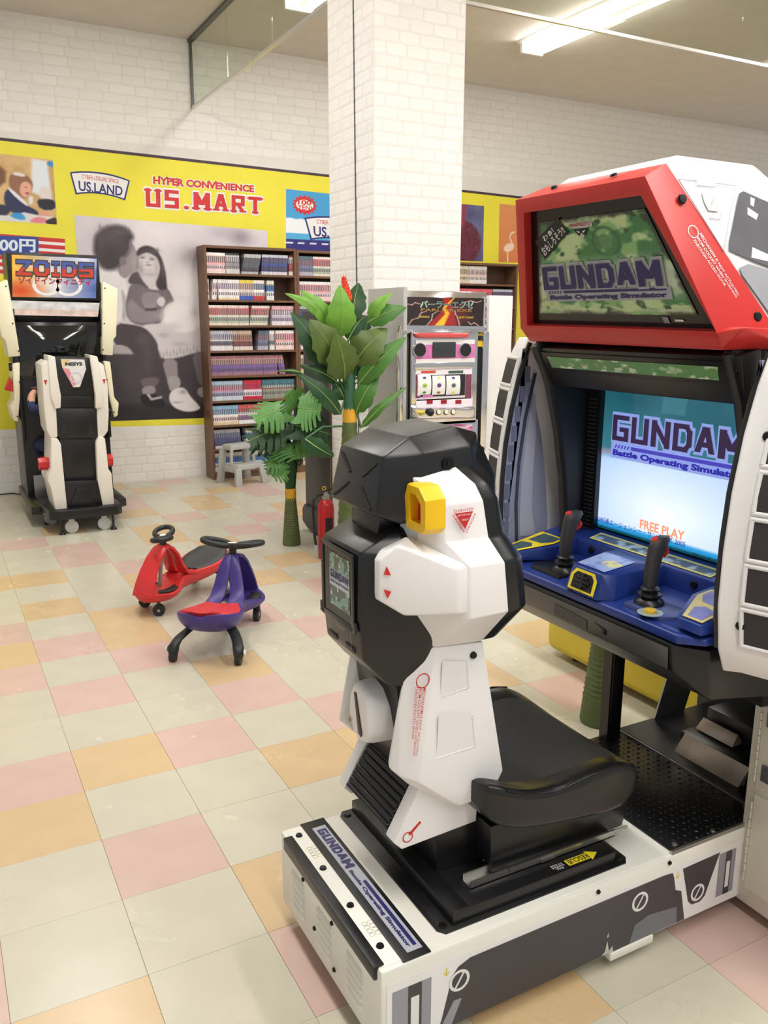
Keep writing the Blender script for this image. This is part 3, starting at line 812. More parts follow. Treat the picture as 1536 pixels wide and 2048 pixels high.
# rear face: black angle strip, louvres, bolts
obj('rear_angle', [box(.352, .364, -.793, -.30, .222, .2535, .002), box(.352, .376, -.793, -.30, .2495, .2545, .001)], m_bkm, base)
def louvre(yc, za, zb, n):
    out = []
    for k in range(n):
        z = za + (zb-za)*k/(n-1)
        out.append(hull([(.3605, yc-.042, z-.007), (.3605, yc+.042, z-.007), (.3605, yc-.036, z+.007), (.3605, yc+.036, z+.007), (.353, yc-.036, z-.006), (.353, yc+.036, z-.006)], .001))
    return out
for yc in (-.375, -.53, -.69): obj('louvre_panel', louvre(yc, .10, .185, 5), m_wm, base)
for k, (y, z) in enumerate(((-.41, .205), (-.475, .115), (-.575, .2), (-.585, .085), (-.78, .225))): screw('bolt', (.3595, y, z), (-1, 0, 0), .006, base)
for y in (-.305, -.453, -.601, -.743): screw('bolt', (.393, y, bz1+.0012), (0, 0, 1), .0095, base)
# rubbed warning stamps
for y in (-.385, -.687):
    qq = [Vector((.385+.0, y-.035, bz1+.0016)), Vector((.385, y+.03, bz1+.0016)), Vector((.425, y+.03, bz1+.0016)), Vector((.425, y-.035, bz1+.0016))]
    qq = [Vector((.385, y+.03, bz1+.0016)), Vector((.385, y-.03, bz1+.0016)), Vector((.43, y-.03, bz1+.0016)), Vector((.43, y+.03, bz1+.0016))]
    obj('worn_stamp', [ring_on(qq, .2+.2*(i % 4), .2+.3*(i//4), .12, .15, .03, .0004, 8) for i in range(10)], mat('worn ink', (206, 200, 176), .6, vary=0), base, smooth=0)
# name strip
st = obj('name_strip', box(.413, .480, -.806, -.262, bz1, bz1+.0028, .001), m_bkm, base)
zz = bz1 + .003
q = [Vector((.437, -.30, zz)), Vector((.437, -.783, zz)), Vector((.464, -.783, zz)), Vector((.464, -.30, zz))]
obj('name_plate', slab([bil(q, u, v) for u, v in ((-.01, -.15), (1.01, -.15), (1.01, 1.2), (-.01, 1.2))], .0006, (0, 0, 1)), m_logo_s, base, smooth=0)
obj('name_lettering', block_text('GUNDAM', sub(q, .02, .38, .1, 1.0), .0014, .3, .24, widths=WGUN) + [text_bm('Battle Operating Simulator', sub(q, .4, .985, .06, .5), .0014, .04), poly_on(q, [(.5, .62), (.985, .62), (.985, .95), (.5, .95)], .0012)], m_logo_b, base, smooth=0)
# side decals
ds = -.8106
side = [Vector((.372, ds, .05)), Vector((1.42, ds, .05)), Vector((1.42, ds, .218)), Vector((.372, ds, .218))]
obj('side_sheet', slab(side, .0006, (0, -1, 0)), mat('white sticker', (236, 234, 233), .35, vary=.01), base, smooth=0)
def S3(pts): return [Vector((x, ds-.0008, z)) for x, z in pts]
dark = obj('side_panel_print', slab(S3([(.495, .05), (.505, .075), (.53, .175), (.545, .192), (.575, .203), (1.145, .206), (1.172, .203), (1.178, .188), (1.187, .15), (1.208, .14), (1.228, .052)]), .0005, (0, -1, 0)), m_dk, base, 'dark grey printed armour panel', smooth=0)
obj('side_panel_shade', slab([p - Vector((0, .0007, 0)) for p in S3([(1.04, .053), (1.20, .053), (1.196, .1), (1.10, .112), (1.055, .10)])], .0004, (0, -1, 0)), mat('decal slate', (112, 114, 120), .4), base, smooth=0)
obj('side_panel_shade', slab([p - Vector((0, .0007, 0)) for p in S3([(.50, .053), (.53, .053), (.555, .11), (.535, .112)])], .0004, (0, -1, 0)), m_ink_gry, base, smooth=0)
obj('side_wedge_print', slab(S3([(1.207, .203), (1.338, .206), (1.296, .095), (1.28, .084), (1.25, .086), (1.236, .1)]), .0005, (0, -1, 0)), m_dk, base, smooth=0)
for cx, cz, r in ((.548, .157, .026), (1.067, .161, .026), (1.268, .115, .024)):
    qq = [Vector((cx-r, ds-.0016, cz-r)), Vector((cx+r, ds-.0016, cz-r)), Vector((cx+r, ds-.0016, cz+r)), Vector((cx-r, ds-.0016, cz+r))]
    obj('side_ring_print', [ring_on(qq, .5, .5, .5, .5, .13, 0), poly_on(qq, [(.27, .22), (.34, .16), (.73, .78), (.66, .84)], .0001)], m_ink_wht, base, smooth=0)
def fitting(x0, x1, z0, z1):
    obj('side_fitting_print', [slab(S3([(x0, z0), (x1, z0), (x1, z1), (x0, z1)]), .0004, (0, -1, 0))], m_ink_gry, base, smooth=0)
    w_ = x1-x0
    obj('side_fitting_slot', slab([p - Vector((0, .0005, 0)) for p in S3([(x0+.4*w_, z0), (x0+.75*w_, z0), (x0+.75*w_, z1), (x0+.4*w_, z1)])], .0003, (0, -1, 0)), m_dk, base, smooth=0)
    obj('side_fitting_pin', slab([p - Vector((0, .0009, 0)) for p in S3([(x0+.47*w_, z0+.02), (x0+.68*w_, z0+.02), (x0+.68*w_, z1-.03), (x0+.47*w_, z1-.03)])], .0003, (0, -1, 0)), m_ink_wht, base, smooth=0)
fitting(.385, .478, .055, .195); fitting(1.338, 1.40, .075, .2)
for x, z in ((.515, .19), (1.19, .19)):
    obj('side_mark', [text_bm('↓', [Vector((x-.008, ds-.001, z-.01)), Vector((x+.008, ds-.001, z-.01)), Vector((x+.008, ds-.001, z+.012)), Vector((x-.008, ds-.001, z+.012))], .0002, .01)], m_ink_yel, base, smooth=0)
obj('scrape', [slab([p - Vector((0, .0012, 0)) for p in S3(pp)], .0003, (0, -1, 0)) for pp in ([(.952, .055), (.962, .062), (.968, .09), (.975, .06), (.985, .07), (.99, .052)], [(.965, .1), (.969, .112), (.972, .1)])], mat('bare scrape', (196, 190, 182), .6), base, smooth=0)
for x, z in ((1.158, .236), (.93, .236)): screw('bolt', (x, by0-.0002, z), (0, -1, 0), .006, base)
# slide plate, tray, seat rails
sp = part('slide_plate', [prism([(.520, -.28), (.533, -.263), (1.045, -.263), (1.06, -.28), (1.06, -.762), (1.045, -.779), (.533, -.779), (.520, -.762)], 'z', bz1, bz1+.005, .001)], m_bkm)
obj('slide_tray', box(.557, 1.02, -.768, -.272, bz1+.004, .286, .003), m_bkm, sp)
for x in (.538, 1.042):
    for y in (-.757, -.285): screw('bolt', (x, y, bz1+.005), (0, 0, 1), .011, sp)
for y, s in ((-.703, 1), (-.337, -1)):
    obj('seat_rail', [box(.635, 1.06, y-.017, y+.017, .286, .289), box(.635, 1.06, y-.017, y-.0145, .286, .305), box(.635, 1.06, y+.0145, y+.017, .286, .305), box(.74, 1.1, y-.0195, y-.0175, .297, .305), box(.83, .87, y-.0205, y-.0175, .290, .299)], m_steel, sp, smooth=0)
obj('slide_arrow', slab([Vector((x, y, .2862)) for x, y in ((.885, -.759), (.95, -.759), (.95, -.766), (.978, -.7485), (.95, -.731), (.95, -.738), (.885, -.738))][::-1], .0005, (0, 0, 1)), m_ink_yel, sp, 'yellow rescue arrow sticker', smooth=0)
q = [Vector((.95, -.7405, .2868)), Vector((.889, -.7405, .2868)), Vector((.889, -.7565, .2868)), Vector((.95, -.7565, .2868))]
obj('slide_arrow_lettering', text_bm('RESCUE', q, .0003, .015), m_ink_blk, sp, smooth=0)
q = [Vector((.876, -.738, .2868)), Vector((.842, -.738, .2868)), Vector((.842, -.760, .2868)), Vector((.876, -.760, .2868))]
obj('slide_note_lettering', [text_bm('PULL', sub(q, .2, .8, .72, .98), .0002, .01), text_bm('HANDLE', sub(q, 0, 1, .4, .64), .0002, .01), text_bm('TO SLIDE', sub(q, 0, 1, .08, .32), .0002, .01)], m_ink_wht, sp, smooth=0)
# tread plate at the feet
tp = part('tread_plate', box(1.175, 1.505, -.802, -.268, bz1, bz1+.007, .002), m_bkm)
obj('tread_edge', [box(1.170, 1.505, -.806, -.799, bz1-.012, bz1+.009), box(1.503, 1.508, -.80, -.268, bz1, bz1+.0105)], m_steel, tp, smooth=0)
rs = random.Random(1); bms = []
for a in range(16):
    for b in range(26):
        x, y = 1.19 + a*.0202, -.79 + b*.0202
        if x < 1.5 and y < -.28:
            t = .7 if (a+b) % 2 else -.7
            ex, ey = .0065*math.cos(t), .0065*math.sin(t); nx, ny = -.0022*math.sin(t), .0022*math.cos(t)
            z = bz1 + .007
            bms.append(faces_bm([(x-ex, y-ey, z), (x+nx, y+ny, z), (x+ex, y+ey, z), (x-nx, y-ny, z), (x, y, z+.0022)], [(0, 3, 4), (3, 2, 4), (2, 1, 4), (1, 0, 4)]))
obj('tread', bms, m_bkg, tp, smooth=0, kind='stuff')
for x, y in ((1.2, -.785), (1.33, -.79), (1.46, -.785), (1.47, -.285), (1.2, -.285)): screw('bolt', (x, y, bz1+.007), (0, 0, 1), .008, tp, m_steel)

# ---------------------------------------------------------------- seat
box_ = part('seat_box', [hull([(.705, y, .289) for y in (-.70, -.34)] + [(1.105, y, .289) for y in (-.70, -.34)] + [(.69, y, .42) for y in (-.71, -.33)] + [(1.12, y, .40) for y in (-.71, -.33)], .004)], m_bkm)
for z in (.31, .36, .40): screw('bolt', (.7, -.675, z), (-1, 0, -.1), .004, box_)
def cushion():
    secs = []
    xs = [.645, .66, .70, .76, .84, .93, 1.0, 1.05, 1.09, 1.105]
    lo = [.49, .455, .43, .415, .405, .395, .39, .395, .42, .445]
    side_ = [.53, .545, .53, .505, .495, .51, .515, .505, .48, .465]
    mid = [.53, .535, .515, .50, .49, .485, .482, .48, .475, .465]
    hw = [.20, .225, .238, .243, .246, .25, .252, .25, .238, .21]
    for x, l, s, m_, h in zip(xs, lo, side_, mid, hw):
        ring = [(x, YC-h*.955, l), (x, YC-h*.985, l+(s-l)*.08), (x, YC-h, l+(s-l)*.5), (x, YC-h*.995, l+(s-l)*.85), (x, YC-h*.99, s-.012), (x, YC-h*.978, s-.002), (x, YC-h*.95, s+.004), (x, YC-h*.89, s+.003), (x, YC-h*.78, s-.003), (x, YC-h*.4, m_), (x, YC, m_-.002)]
        ring += [(a, 2*YC-b, c) for a, b, c in ring[:-1][::-1]]
        secs.append(ring)
    return secs
secs = cushion(); n = len(secs[0])
bm = loft(secs)
cu = part('seat_cushion', bm, [m_vinyl, m_seat], smooth=60)
for p in cu.data.polygons:
    c = p.center
    if p.normal.z > .55 and abs(c.y-YC) < .2 and .62 < c.x < 1.09: p.material_index = 1
md = cu.modifiers.new('s', 'SUBSURF'); md.levels = 2; md.render_levels = 2
def welt(fr, zo=.000):
    pts = []
    for s in secs[2:-2]:
        a, b = Vector(s[5]), Vector(s[6]); pts.append(a.lerp(b, .3) + Vector((0, 0, zo)))
    return tube(pts, .0028, 6)
w1 = welt(0)
for b_ in both(w1): obj('seat_piping', b_, m_vinyl, cu, smooth=60)
# side bolster at the far side, rising behind the cushion
part('seat_back_pad', [hull([(.62, YC+s*.1, .46) for s in (-1, 1)] + [(.72, YC+s*.09, .5) for s in (-1, 1)] + [(.66, YC+s*.1, .9) for s in (-1, 1)] + [(.72, YC+s*.1, .9) for s in (-1, 1)], .02, 3)], m_vinyl)

# ---------------------------------------------------------------- seat back, rear casing
HW = .09
tor = part('rear_casing', [hull(
    [(.414, YC+s*.091, 1.066) for s in (-1, 1)] + [(.422, YC+s*.093, .832) for s in (-1, 1)] + [(.412, YC+s*.093, .93) for s in (-1, 1)]
    + [(.50, YC+s*.085, 1.11) for s in (-1, 1)] + [(.64, YC+s*.13, 1.12) for s in (-1, 1)] + [(.55, YC+s*.145, 1.05) for s in (-1, 1)] + [(.56, YC+s*.155, .93) for s in (-1, 1)]
    + [(.54, YC+s*.14, .80) for s in (-1, 1)] + [(.50, YC+s*.12, .765) for s in (-1, 1)] + [(.47, YC+s*.1, .775) for s in (-1, 1)] + [(.66, YC+s*.13, .85) for s in (-1, 1)], .006, 3)], m_bk)
# recessed display on the rear casing
q = [Vector((.4085, YC+.068, .905)), Vector((.4085, YC-.068, .905)), Vector((.4075, YC-.068, 1.052)), Vector((.4075, YC+.068, 1.052))]
fr = []
for u0, u1, v0, v1 in ((-.09, 0, -.06, 1.04), (1, 1.09, -.06, 1.04), (-.09, 1.09, -.1, 0), (-.09, 1.09, 1, 1.06)):
    fr.append(slab([bil(q, u, v) for u, v in ((u0, v0), (u1, v0), (u1, v1), (u0, v1))], .003, (-1, 0, 0), .001))
obj('display_frame', fr, m_bk, tor)
obj('display_well', poly_on(q, [(0, 0), (1, 0), (1, 1), (0, 1)], .0008), m_bkg, tor, smooth=0)
q2 = sub(q, .22, .94, .14, .94)
def fn(U, V):
    n1 = vnoise(U, V, 6, 31, 4); img = np.zeros(U.shape+(3,)); img[:] = (26, 66, 60)
    img = blend(img, np.clip((n1-.5)*8+.3, 0, 1), (104, 158, 146)); img = blend(img, np.clip((vnoise(U, V, 12, 8, 3)-.58)*10, 0, 1), (196, 218, 206))
    img = blend(img, ((V > .38) & (V < .70)).astype(float), (196, 200, 214)); return img
dp = printed('display_picture', q2, 50, 60, fn, m_prg, tor, .0016)
obj('display_lettering', block_text('GUNDAM', sub(q2, .06, .97, .53, .68), .0024, .3, .24, widths=WGUN) + [text_bm('Battle Operating Simulator', sub(q2, .06, .97, .42, .5), .0024, .02)], m_logo_b, tor, smooth=0)
for s in (-1, 1): obj('display_clip', box(.4045, .4095, YC+s*.082-.006, YC+s*.082+.006, .893, .917, .001), m_bk, tor)
q = [Vector((.4155, YC+.055, .846)), Vector((.4155, YC-.052, .846)), Vector((.4115, YC-.052, .898)), Vector((.4115, YC+.055, .898))]
obj('note_outline', [poly_on(q, pp, .0012) for pp in ([(0, 0), (1, 0), (1, .02), (0, .02)], [(0, .98), (1, .98), (1, 1), (0, 1)], [(0, 0), (.012, 0), (.012, 1), (0, 1)], [(.988, 0), (1, 0), (1, 1), (.988, 1)])] + [text_bm('EXTERNAL MONITOR', sub(q, .2, .8, .74, .86), .0012), text_bm('FOR GALLERY', sub(q, .3, .7, .58, .69), .0012)], m_ink_gry, tor, smooth=0)
for y in (YC+.055, YC-.035): obj('vent_slot', box(.4185, .43, y-.022, y+.022, .838, .850, .001), m_ink_blk, tor)

# head box
hd = part('head_casing', [hull(
    [(.462, YC+s*.097, 1.26) for s in (-1, 1)] + [(.441, YC+s*.11, 1.145) for s in (-1, 1)] + [(.452, YC+s*.103, 1.2) for s in (-1, 1)]
    + [(.527, YC+s*.09, 1.297) for s in (-1, 1)] + [(.64, YC+s*.085, 1.312) for s in (-1, 1)] + [(.70, YC+s*.08, 1.295) for s in (-1, 1)]
    + [(.54, YC+s*.125, 1.268) for s in (-1, 1)] + [(.66, YC+s*.12, 1.272) for s in (-1, 1)] + [(.52, YC+s*.135, 1.14) for s in (-1, 1)] + [(.68, YC+s*.13, 1.15) for s in (-1, 1)]
    + [(.49, YC+s*.12, 1.125) for s in (-1, 1)] + [(.66, YC+s*.12, 1.12) for s in (-1, 1)], .005, 3)], m_bk)
obj('neck', hull([(.47, YC+s*.06, 1.09) for s in (-1, 1)] + [(.62, YC+s*.06, 1.09) for s in (-1, 1)] + [(.475, YC+s*.07, 1.14) for s in (-1, 1)] + [(.62, YC+s*.07, 1.14) for s in (-1, 1)], .003), m_bk, hd)
def rear(y, z):    # a point on the rear face of the head
    return Vector((.441 + (z-1.145)*.1826 - .0012, YC+y, z))
for a, b in (((.082, 1.247), (.03, 1.212)), ((-.03, 1.212), (-.082, 1.247)), ((.088, 1.155), (.03, 1.19)), ((-.03, 1.19), (-.085, 1.152))):
    p0, p1 = rear(*a), rear(*b); obj('groove', tube([p0, p1], .0026, 6), m_ink_blk, hd)
for s in (-1, 1):
    p = Vector((.598, YC+s*.1255, 1.243)); obj('hub_bolt', [rod(p, p+Vector((0, s*.005, 0)), .013), rod(p, p+Vector((0, s*.008, 0)), .006, .006, 6)], m_screw, hd)
# white side shells, the near one seen whole; rings run from the rear edge to the front edge
RR = [[(.51, -.60, 1.20), (.515, -.640, 1.208), (.526, -.652, 1.186), (.528, -.655, 1.165), (.524, -.652, 1.09), (.505, -.655, 1.04), (.515, -.652, .935), (.529, -.645, .862), (.52, -.60, .862)],
      [(.51, -.60, 1.225), (.517, -.645, 1.220), (.554, -.685, 1.194), (.561, -.70, 1.168), (.558, -.705, 1.095), (.597, -.740, 1.046), (.598, -.745, .939), (.565, -.67, .858), (.55, -.60, .858)],
      [(.61, -.60, 1.238), (.619, -.645, 1.234), (.642, -.685, 1.203), (.652, -.70, 1.170), (.664, -.705, 1.094), (.682, -.740, 1.046), (.692, -.745, .940), (.681, -.67, .851), (.67, -.60, .85)]]
def shell():
    out = [bev(loft(RR), .0035, 14, 2)]
    # waist to knee
    out.append(hull([(.562, -.67, .858), (.531, -.645, .858), (.685, -.668, .847), (.735, -.69, .537), (.705, -.69, .483), (.617, -.69, .481), (.517, -.69, .566), (.480, -.665, .580), (.465, -.645, .594), (.494, -.642, .767), (.507, -.66, .549), (.54, -.62, .86), (.69, -.62, .85), (.735, -.63, .54), (.70, -.63, .48), (.617, -.63, .48), (.50, -.63, .56), (.47, -.632, .60)], .004, 2))
    # foot
    out.append(hull([(.468, -.625, .422), (.470, -.66, .419), (.490, -.662, .398), (.685, -.662, .408), (.685, -.63, .408), (.488, -.626, .40), (.54, -.625, .55), (.545, -.664, .56), (.69, -.667, .54), (.69, -.63, .54)], .003, 2))
    return out
sh = part('white_side_shell', shell(), m_wp, smooth=22)
sh2 = part('white_side_shell', [mirror_bm(b, YC) for b in shell()], m_wp, smooth=22)
# black padded edge in front of the white shells
PR = [RR[2], [(x+d, y+e, z) for (x, y, z), d, e in zip(RR[2], (.04, .045, .04, .045, .052, .062, .06, .045, .04), (0, .012, .012, .01, .012, .022, .018, .012, 0))]]
PR = [[(x-.01, y+.006, z-.002) for x, y, z in PR[0]], [(x+.03, y+.002, z) for x, y, z in PR[0]], PR[1]]
pb = bev(loft(PR), .006, 14, 2)
part('front_padding', both(pb) + [hull([(.655, YC+s*.075, 1.30) for s in (-1, 1)] + [(.72, YC+s*.07, 1.27) for s in (-1, 1)] + [(.655, YC+s*.118, 1.262) for s in (-1, 1)] + [(.735, YC+s*.11, 1.20) for s in (-1, 1)] + [(.66, YC+s*.11, .87) for s in (-1, 1)] + [(.75, YC+s*.11, .90) for s in (-1, 1)], .01, 3)], m_vinyl)

# shoulder armour wedge
def armour():
    return hull([(.424, -.655, 1.066), (.424, -.655, .985), (.424, -.678, 1.068), (.424, -.678, .986), (.458, -.692, 1.098), (.56, -.748, 1.050), (.566, -.748, .957), (.469, -.702, .953), (.59, -.742, 1.052), (.592, -.744, .95), (.51, -.64, 1.10), (.56, -.64, 1.04), (.56, -.64, .95), (.49, -.64, .95), (.445, -.64, 1.08)], .005, 3)
ar = obj('shoulder_armour', armour(), m_wp, sh); far_arm = mirror_bm(armour(), YC)
for v in far_arm.verts: v.co.x = .53 + (v.co.x-.424)*.5; v.co.y -= .02
obj('shoulder_armour', far_arm, m_wp, sh2)
# recessed panels, screws and prints on the near shell
def nside(px, py, dy): return ony(px, py, YC-dy)
def recess(pts, dy, parent):
    P = [nside(*B_(a, b), dy) for a, b in pts]
    obj('recess_panel', slab(P, .0004, (0, -1, 0)), mat('white shell recess', (233, 231, 230), .40, vary=0), parent, smooth=0)
    for a, b in zip(P, P[1:]+P[:1]):
        pass
    obj('recess_rim', [tube([P[1], P[2]], .0028, 6), tube([P[2], P[3]], .0016, 6)], m_wp, parent)
def B_(x, y): return (650 + x/4.042, 1220 + y/4.042)
def A_(x, y): return (630 + x/3.572, 830 + y/3.572)
recess([(950, 415), (1145, 415), (1160, 625), (930, 705)], .157, sh)
recess([(920, 842), (1190, 842), (1215, 1100), (900, 1200)], .166, sh)
P = nside(*B_(1200, 365), .152); screw('bolt', P, (0, -1, 0), .0085, sh)
P = nside(*B_(1303, 1470), .17); screw('bolt', P, (.1, -1, -.2), .0075, sh)
q = [nside(*B_(*p), .160) for p in ((742, 612), (690, 1175), (745, 1178), (810, 625))]   # text runs downwards
q = [nside(*B_(722, 612), .1535), nside(*B_(683, 1178), .1755), nside(*B_(745, 1178), .1755), nside(*B_(818, 630), .1535)]
obj('caution_lettering', [text_bm('MECHANISM IS NOT ACTUATED', sub(q, .0, 1, .70, .96), .002, .004), text_bm('FROM COCKPIT WHEN WORKING', sub(q, .0, 1, .37, .63), .002, .004), text_bm('THROUGH ACCESS DOOR', sub(q, .0, .76, .04, .30), .002, .004)], m_ink_red, sh, smooth=0)
c = nside(*B_(787, 570), .1525); qq = [c + Vector((-.017, 0, -.017)), c + Vector((.017, 0, -.017)), c + Vector((.017, 0, .017)), c + Vector((-.017, 0, .017))]
obj('caution_ring', ring_on(qq, .5, .5, .5, .5, .08, .002), m_ink_red, sh, smooth=0)
c = nside(*B_(668, 1835), .1425); qq = [c + Vector((-.013, 0, -.013)), c + Vector((.013, 0, -.013)), c + Vector((.013, 0, .013)), c + Vector((-.013, 0, .013))]
a_, b_ = nside(*B_(680, 1815), .1425), nside(*B_(770, 1710), .1425); d = (b_-a_).normalized(); nn = Vector((0, -1, 0)).cross(d)
obj('foot_mark', [ring_on(qq, .5, .5, .5, .5, .1, .001), slab([a_ - nn*.003, b_ - nn*.003, b_ + nn*.003, a_ + nn*.003], .0014, (0, -1, 0))], m_ink_red, sh, smooth=0)
q = [nside(*A_(985, 880), .190), nside(*A_(1160, 860), .190), nside(*A_(1150, 655), .190), nside(*A_(965, 680), .190)]
obj('danger_mark', [poly_on(q, [(.14, .87), (.86, .87), (.5, .28)], .0022)], m_ink_red, sh, smooth=0)
cq = bil(q, .5, .68)
ux = (bil(q, 1, .5)-bil(q, 0, .5)); uz = (bil(q, .5, 1)-bil(q, .5, 0))
obj('danger_lettering', [text_bm('DANGER', sub(q, .12, .9, .9, 1.0), .0022)] + [text_bm('DANGER', [bil(q, *t) for t in tt], .0022) for tt in (((.47, .16), (.06, .78), (.0, .72), (.40, .1)), ((.60, .16), (1.0, .80), (.92, .85), (.52, .22)))][:0]
    + [text_bm('DANGER', [bil(q, .04, .80), bil(q, .42, .14), bil(q, .49, .2), bil(q, .11, .84)], .0024), text_bm('DANGER', [bil(q, .56, .12), bil(q, .98, .76), bil(q, .91, .82), bil(q, .5, .2)], .0024)], m_ink_red, sh, smooth=0)
obj('danger_note', [text_bm('EJECTION SEAT', sub(q, .24, .78, .74, .82), .0032), text_bm('CANOPY', sub(q, .38, .66, .58, .65), .0032)], m_ink_wht, sh, smooth=0)
N_ = Vector((-.23, -1, 0)).normalized(); P0 = Vector((.428, YC-.1655, 1.0))
def arm(px, py): return onplane(px, py, P0 - N_*(-.0015), N_)
obj('armour_mark', [slab([arm(*A_(*t)) for t in tt], .0006, N_) for tt in (((490, 1140), (543, 1146), (512, 1080)), ((488, 1246), (545, 1262), (518, 1312)))], m_ink_red, ar, smooth=0)
# yellow breathing vent with red lens
vent = part('yellow_vent', [], m_myel) if False else None
vc = (.500, -.682, 1.165)
def vring(pts, x, s=1.0): return [(x, vc[1]-a*s, vc[2]+b*s) for a, b in pts]
ri = [(-.022, .030), (.004, .030), (.024, .012), (.025, -.008), (.025, -.030), (.0, -.030), (-.022, -.030), (-.022, .0)]
ro = [(-.036, .050), (.020, .050), (.047, .028), (.049, -.01), (.049, -.036), (.034, -.052), (-.036, -.052), (-.050, -.036)]
ro = [(-.034, .052), (.018, .052), (.047, .026), (.049, -.012), (.049, -.038), (.034, -.052), (-.036, -.052), (-.050, .012)]
bm = loft([vring(ro, .545, .9), vring(ro, .508, .9), vring(ro, .500, .85), vring(ri, .500, .95), vring(ri, .522, .95)], cap=False)
vn = part('yellow_vent', [bm], m_myel, sh)
obj('vent_lens', [faces_bm(vring(ri, .5205), [tuple(range(8))])], mat('red lens', (176, 24, 16), .15, vary=0, emit=.10), vn)
obj('vent_bulb', ball((.520, vc[1]-.004, vc[2]-.002), .012, (.3, 1, 1)), MATS['red lens'], vn)
# lower back: black panel, ribs, white hub
part('lower_back', [hull([(.49, YC+s*.1, .80) for s in (-1, 1)] + [(.535, YC+s*.103, .525) for s in (-1, 1)] + [(.64, YC+s*.1, .8) for s in (-1, 1)] + [(.68, YC+s*.1, .52) for s in (-1, 1)], .003),
    hull([(.535, YC+s*.104, .526) for s in (-1, 1)] + [(.474, YC+s*.105, .428) for s in (-1, 1)] + [(.69, YC+s*.104, .526) for s in (-1, 1)] + [(.69, YC+s*.105, .42) for s in (-1, 1)] + [(.49, YC+s*.105, .418) for s in (-1, 1)], .002)], m_bkm)
for k in range(7):
    f = (k+.5)/7; x = .535 + (.474-.535)*f; z = .526 + (.428-.526)*f
    obj('back_rib', prism([(x-.008, z-.002), (x+.01, z-.006), (x+.014, z+.003), (x-.003, z+.005)], 'y', YC-.1, YC+.1, .001, 1), m_bk, mach)
part('seat_plinth', [hull([(.60, YC+s*.11, .286) for s in (-1, 1)] + [(.60, YC+s*.1, .43) for s in (-1, 1)] + [(.72, YC+s*.12, .286) for s in (-1, 1)] + [(.72, YC+s*.12, .43) for s in (-1, 1)], .003), hull([(.512, YC+s*.235, .254) for s in (-1, 1)] + [(.545, YC+s*.235, .254) for s in (-1, 1)] + [(.53, YC+s*.235, .30) for s in (-1, 1)] + [(.56, YC+s*.235, .30) for s in (-1, 1)], .002) if False else box(.557, .60, -.765, -.275, .284, .2875, .001)], m_bkm)
hb = []
cz, cy = .665, YC+.0
prof = [(-.055, -.02), (-.05, .03), (-.03, .065), (0, .075), (.03, .065), (.05, .03), (.052, -.02), (.04, -.055), (0, -.07), (-.035, -.055)]
secs = [[(x, cy-a*s, cz+b*s) for a, b in prof] for x, s in ((.56, 1.1), (.470, 1.0), (.459, .94), (.455, .78))]
hub = part('rear_hub', bev(loft(secs), 0), m_wp, None, 'white rounded boss on the seat back with a dark slot', 60)
obj('hub_slot', [hull([(.4535, cy+a, cz+b) for a, b in ((.02, .047), (.008, .05), (-.022, -.04), (-.014, -.05), (.0, -.045))] + [(.459, cy+a, cz+b) for a, b in ((.02, .047), (.008, .05), (-.022, -.04), (-.014, -.05), (.0, -.045))], .001)], mat('dark slot', (46, 26, 30), .4, vary=0), hub)
obj('hub_worn_label', disc_on([Vector((.4525, cy+.045, cz-.035)), Vector((.4525, cy+.03, cz-.035)), Vector((.4525, cy+.03, cz-.02)), Vector((.4525, cy+.045, cz-.02))], .5, .5, .4, .4, .0005), mat('worn label', (150, 110, 50), .5), hub, smooth=0)
# ================================================================== the same machine: screen cabinet
m_inner = mat('cabinet interior', (20, 20, 24), .45, vary=.06, bump=.05)
m_blade = mat('inner panel print', (150, 154, 178), .45, vary=.05, scale=4)
def mir(p): return (p[0], 2*YC-p[1], p[2])
# black hood: back wall, roof, side arches
prof_side = [(1.165, 1.462), (1.215, 1.36), (1.255, 1.22), (1.282, 1.08), (1.295, .96), (1.30, .86), (1.62, .80), (1.62, 1.49), (1.18, 1.49)]
hood = part('hood', [box(1.60, 1.72, -.86, -.18, .55, 1.49), box(1.2, 1.72, -.86, -.18, 1.47, 1.50), box(1.37, 1.62, -.86, -.18, .62, .93)], m_inner)
for s in (0, 1):
    b = prism(prof_side, 'y', -.215, -.19, .003)
    obj('side_wall', mirror_bm(b, YC) if s else b, m_inner, hood)
    a = tube([(x, -.20, z) for x, z in prof_side[:6]], .014, 8)
    obj('arch_moulding', mirror_bm(a, YC) if s else a, m_bk, hood)
# visor with speakers and the green strip
vq = [Vector((1.218, -.188, 1.35)), Vector((1.218, -.852, 1.35)), Vector((1.165, -.874, 1.455)), Vector((1.165, -.166, 1.455))]
obj('visor', slab(vq, .06, (1, 0, .3), .004), m_bk, hood)
obj('visor_step', slab(sub(vq, .05, .95, .42, .9), .004, qn(vq), .0015), m_bk, hood)
gq = sub(vq, .10, .915, .52, .80)
def fn(U, V):
    n1 = vnoise(U*6, V*.6, 3, 41, 4); img = np.zeros(U.shape+(3,)); img[:] = (56, 142, 66)
    img = blend(img, np.clip((n1-.56)*12, 0, 1), (168, 208, 158)); img = blend(img, np.clip((vnoise(U*8, V, 3, 49, 3)-.62)*10, 0, 1), (226, 236, 214))
    g = (((U*58) % 1 < .1) | ((V*5) % 1 < .14)).astype(float)*.25; return blend(img, g, (40, 110, 50))
printed('visor_strip', gq, 160, 14, fn, m_prg, hood, .0055)
for u in (.035, .965):
    c = bil(vq, u, .68); screw('visor_bolt', c, qn(vq), .014, hood)
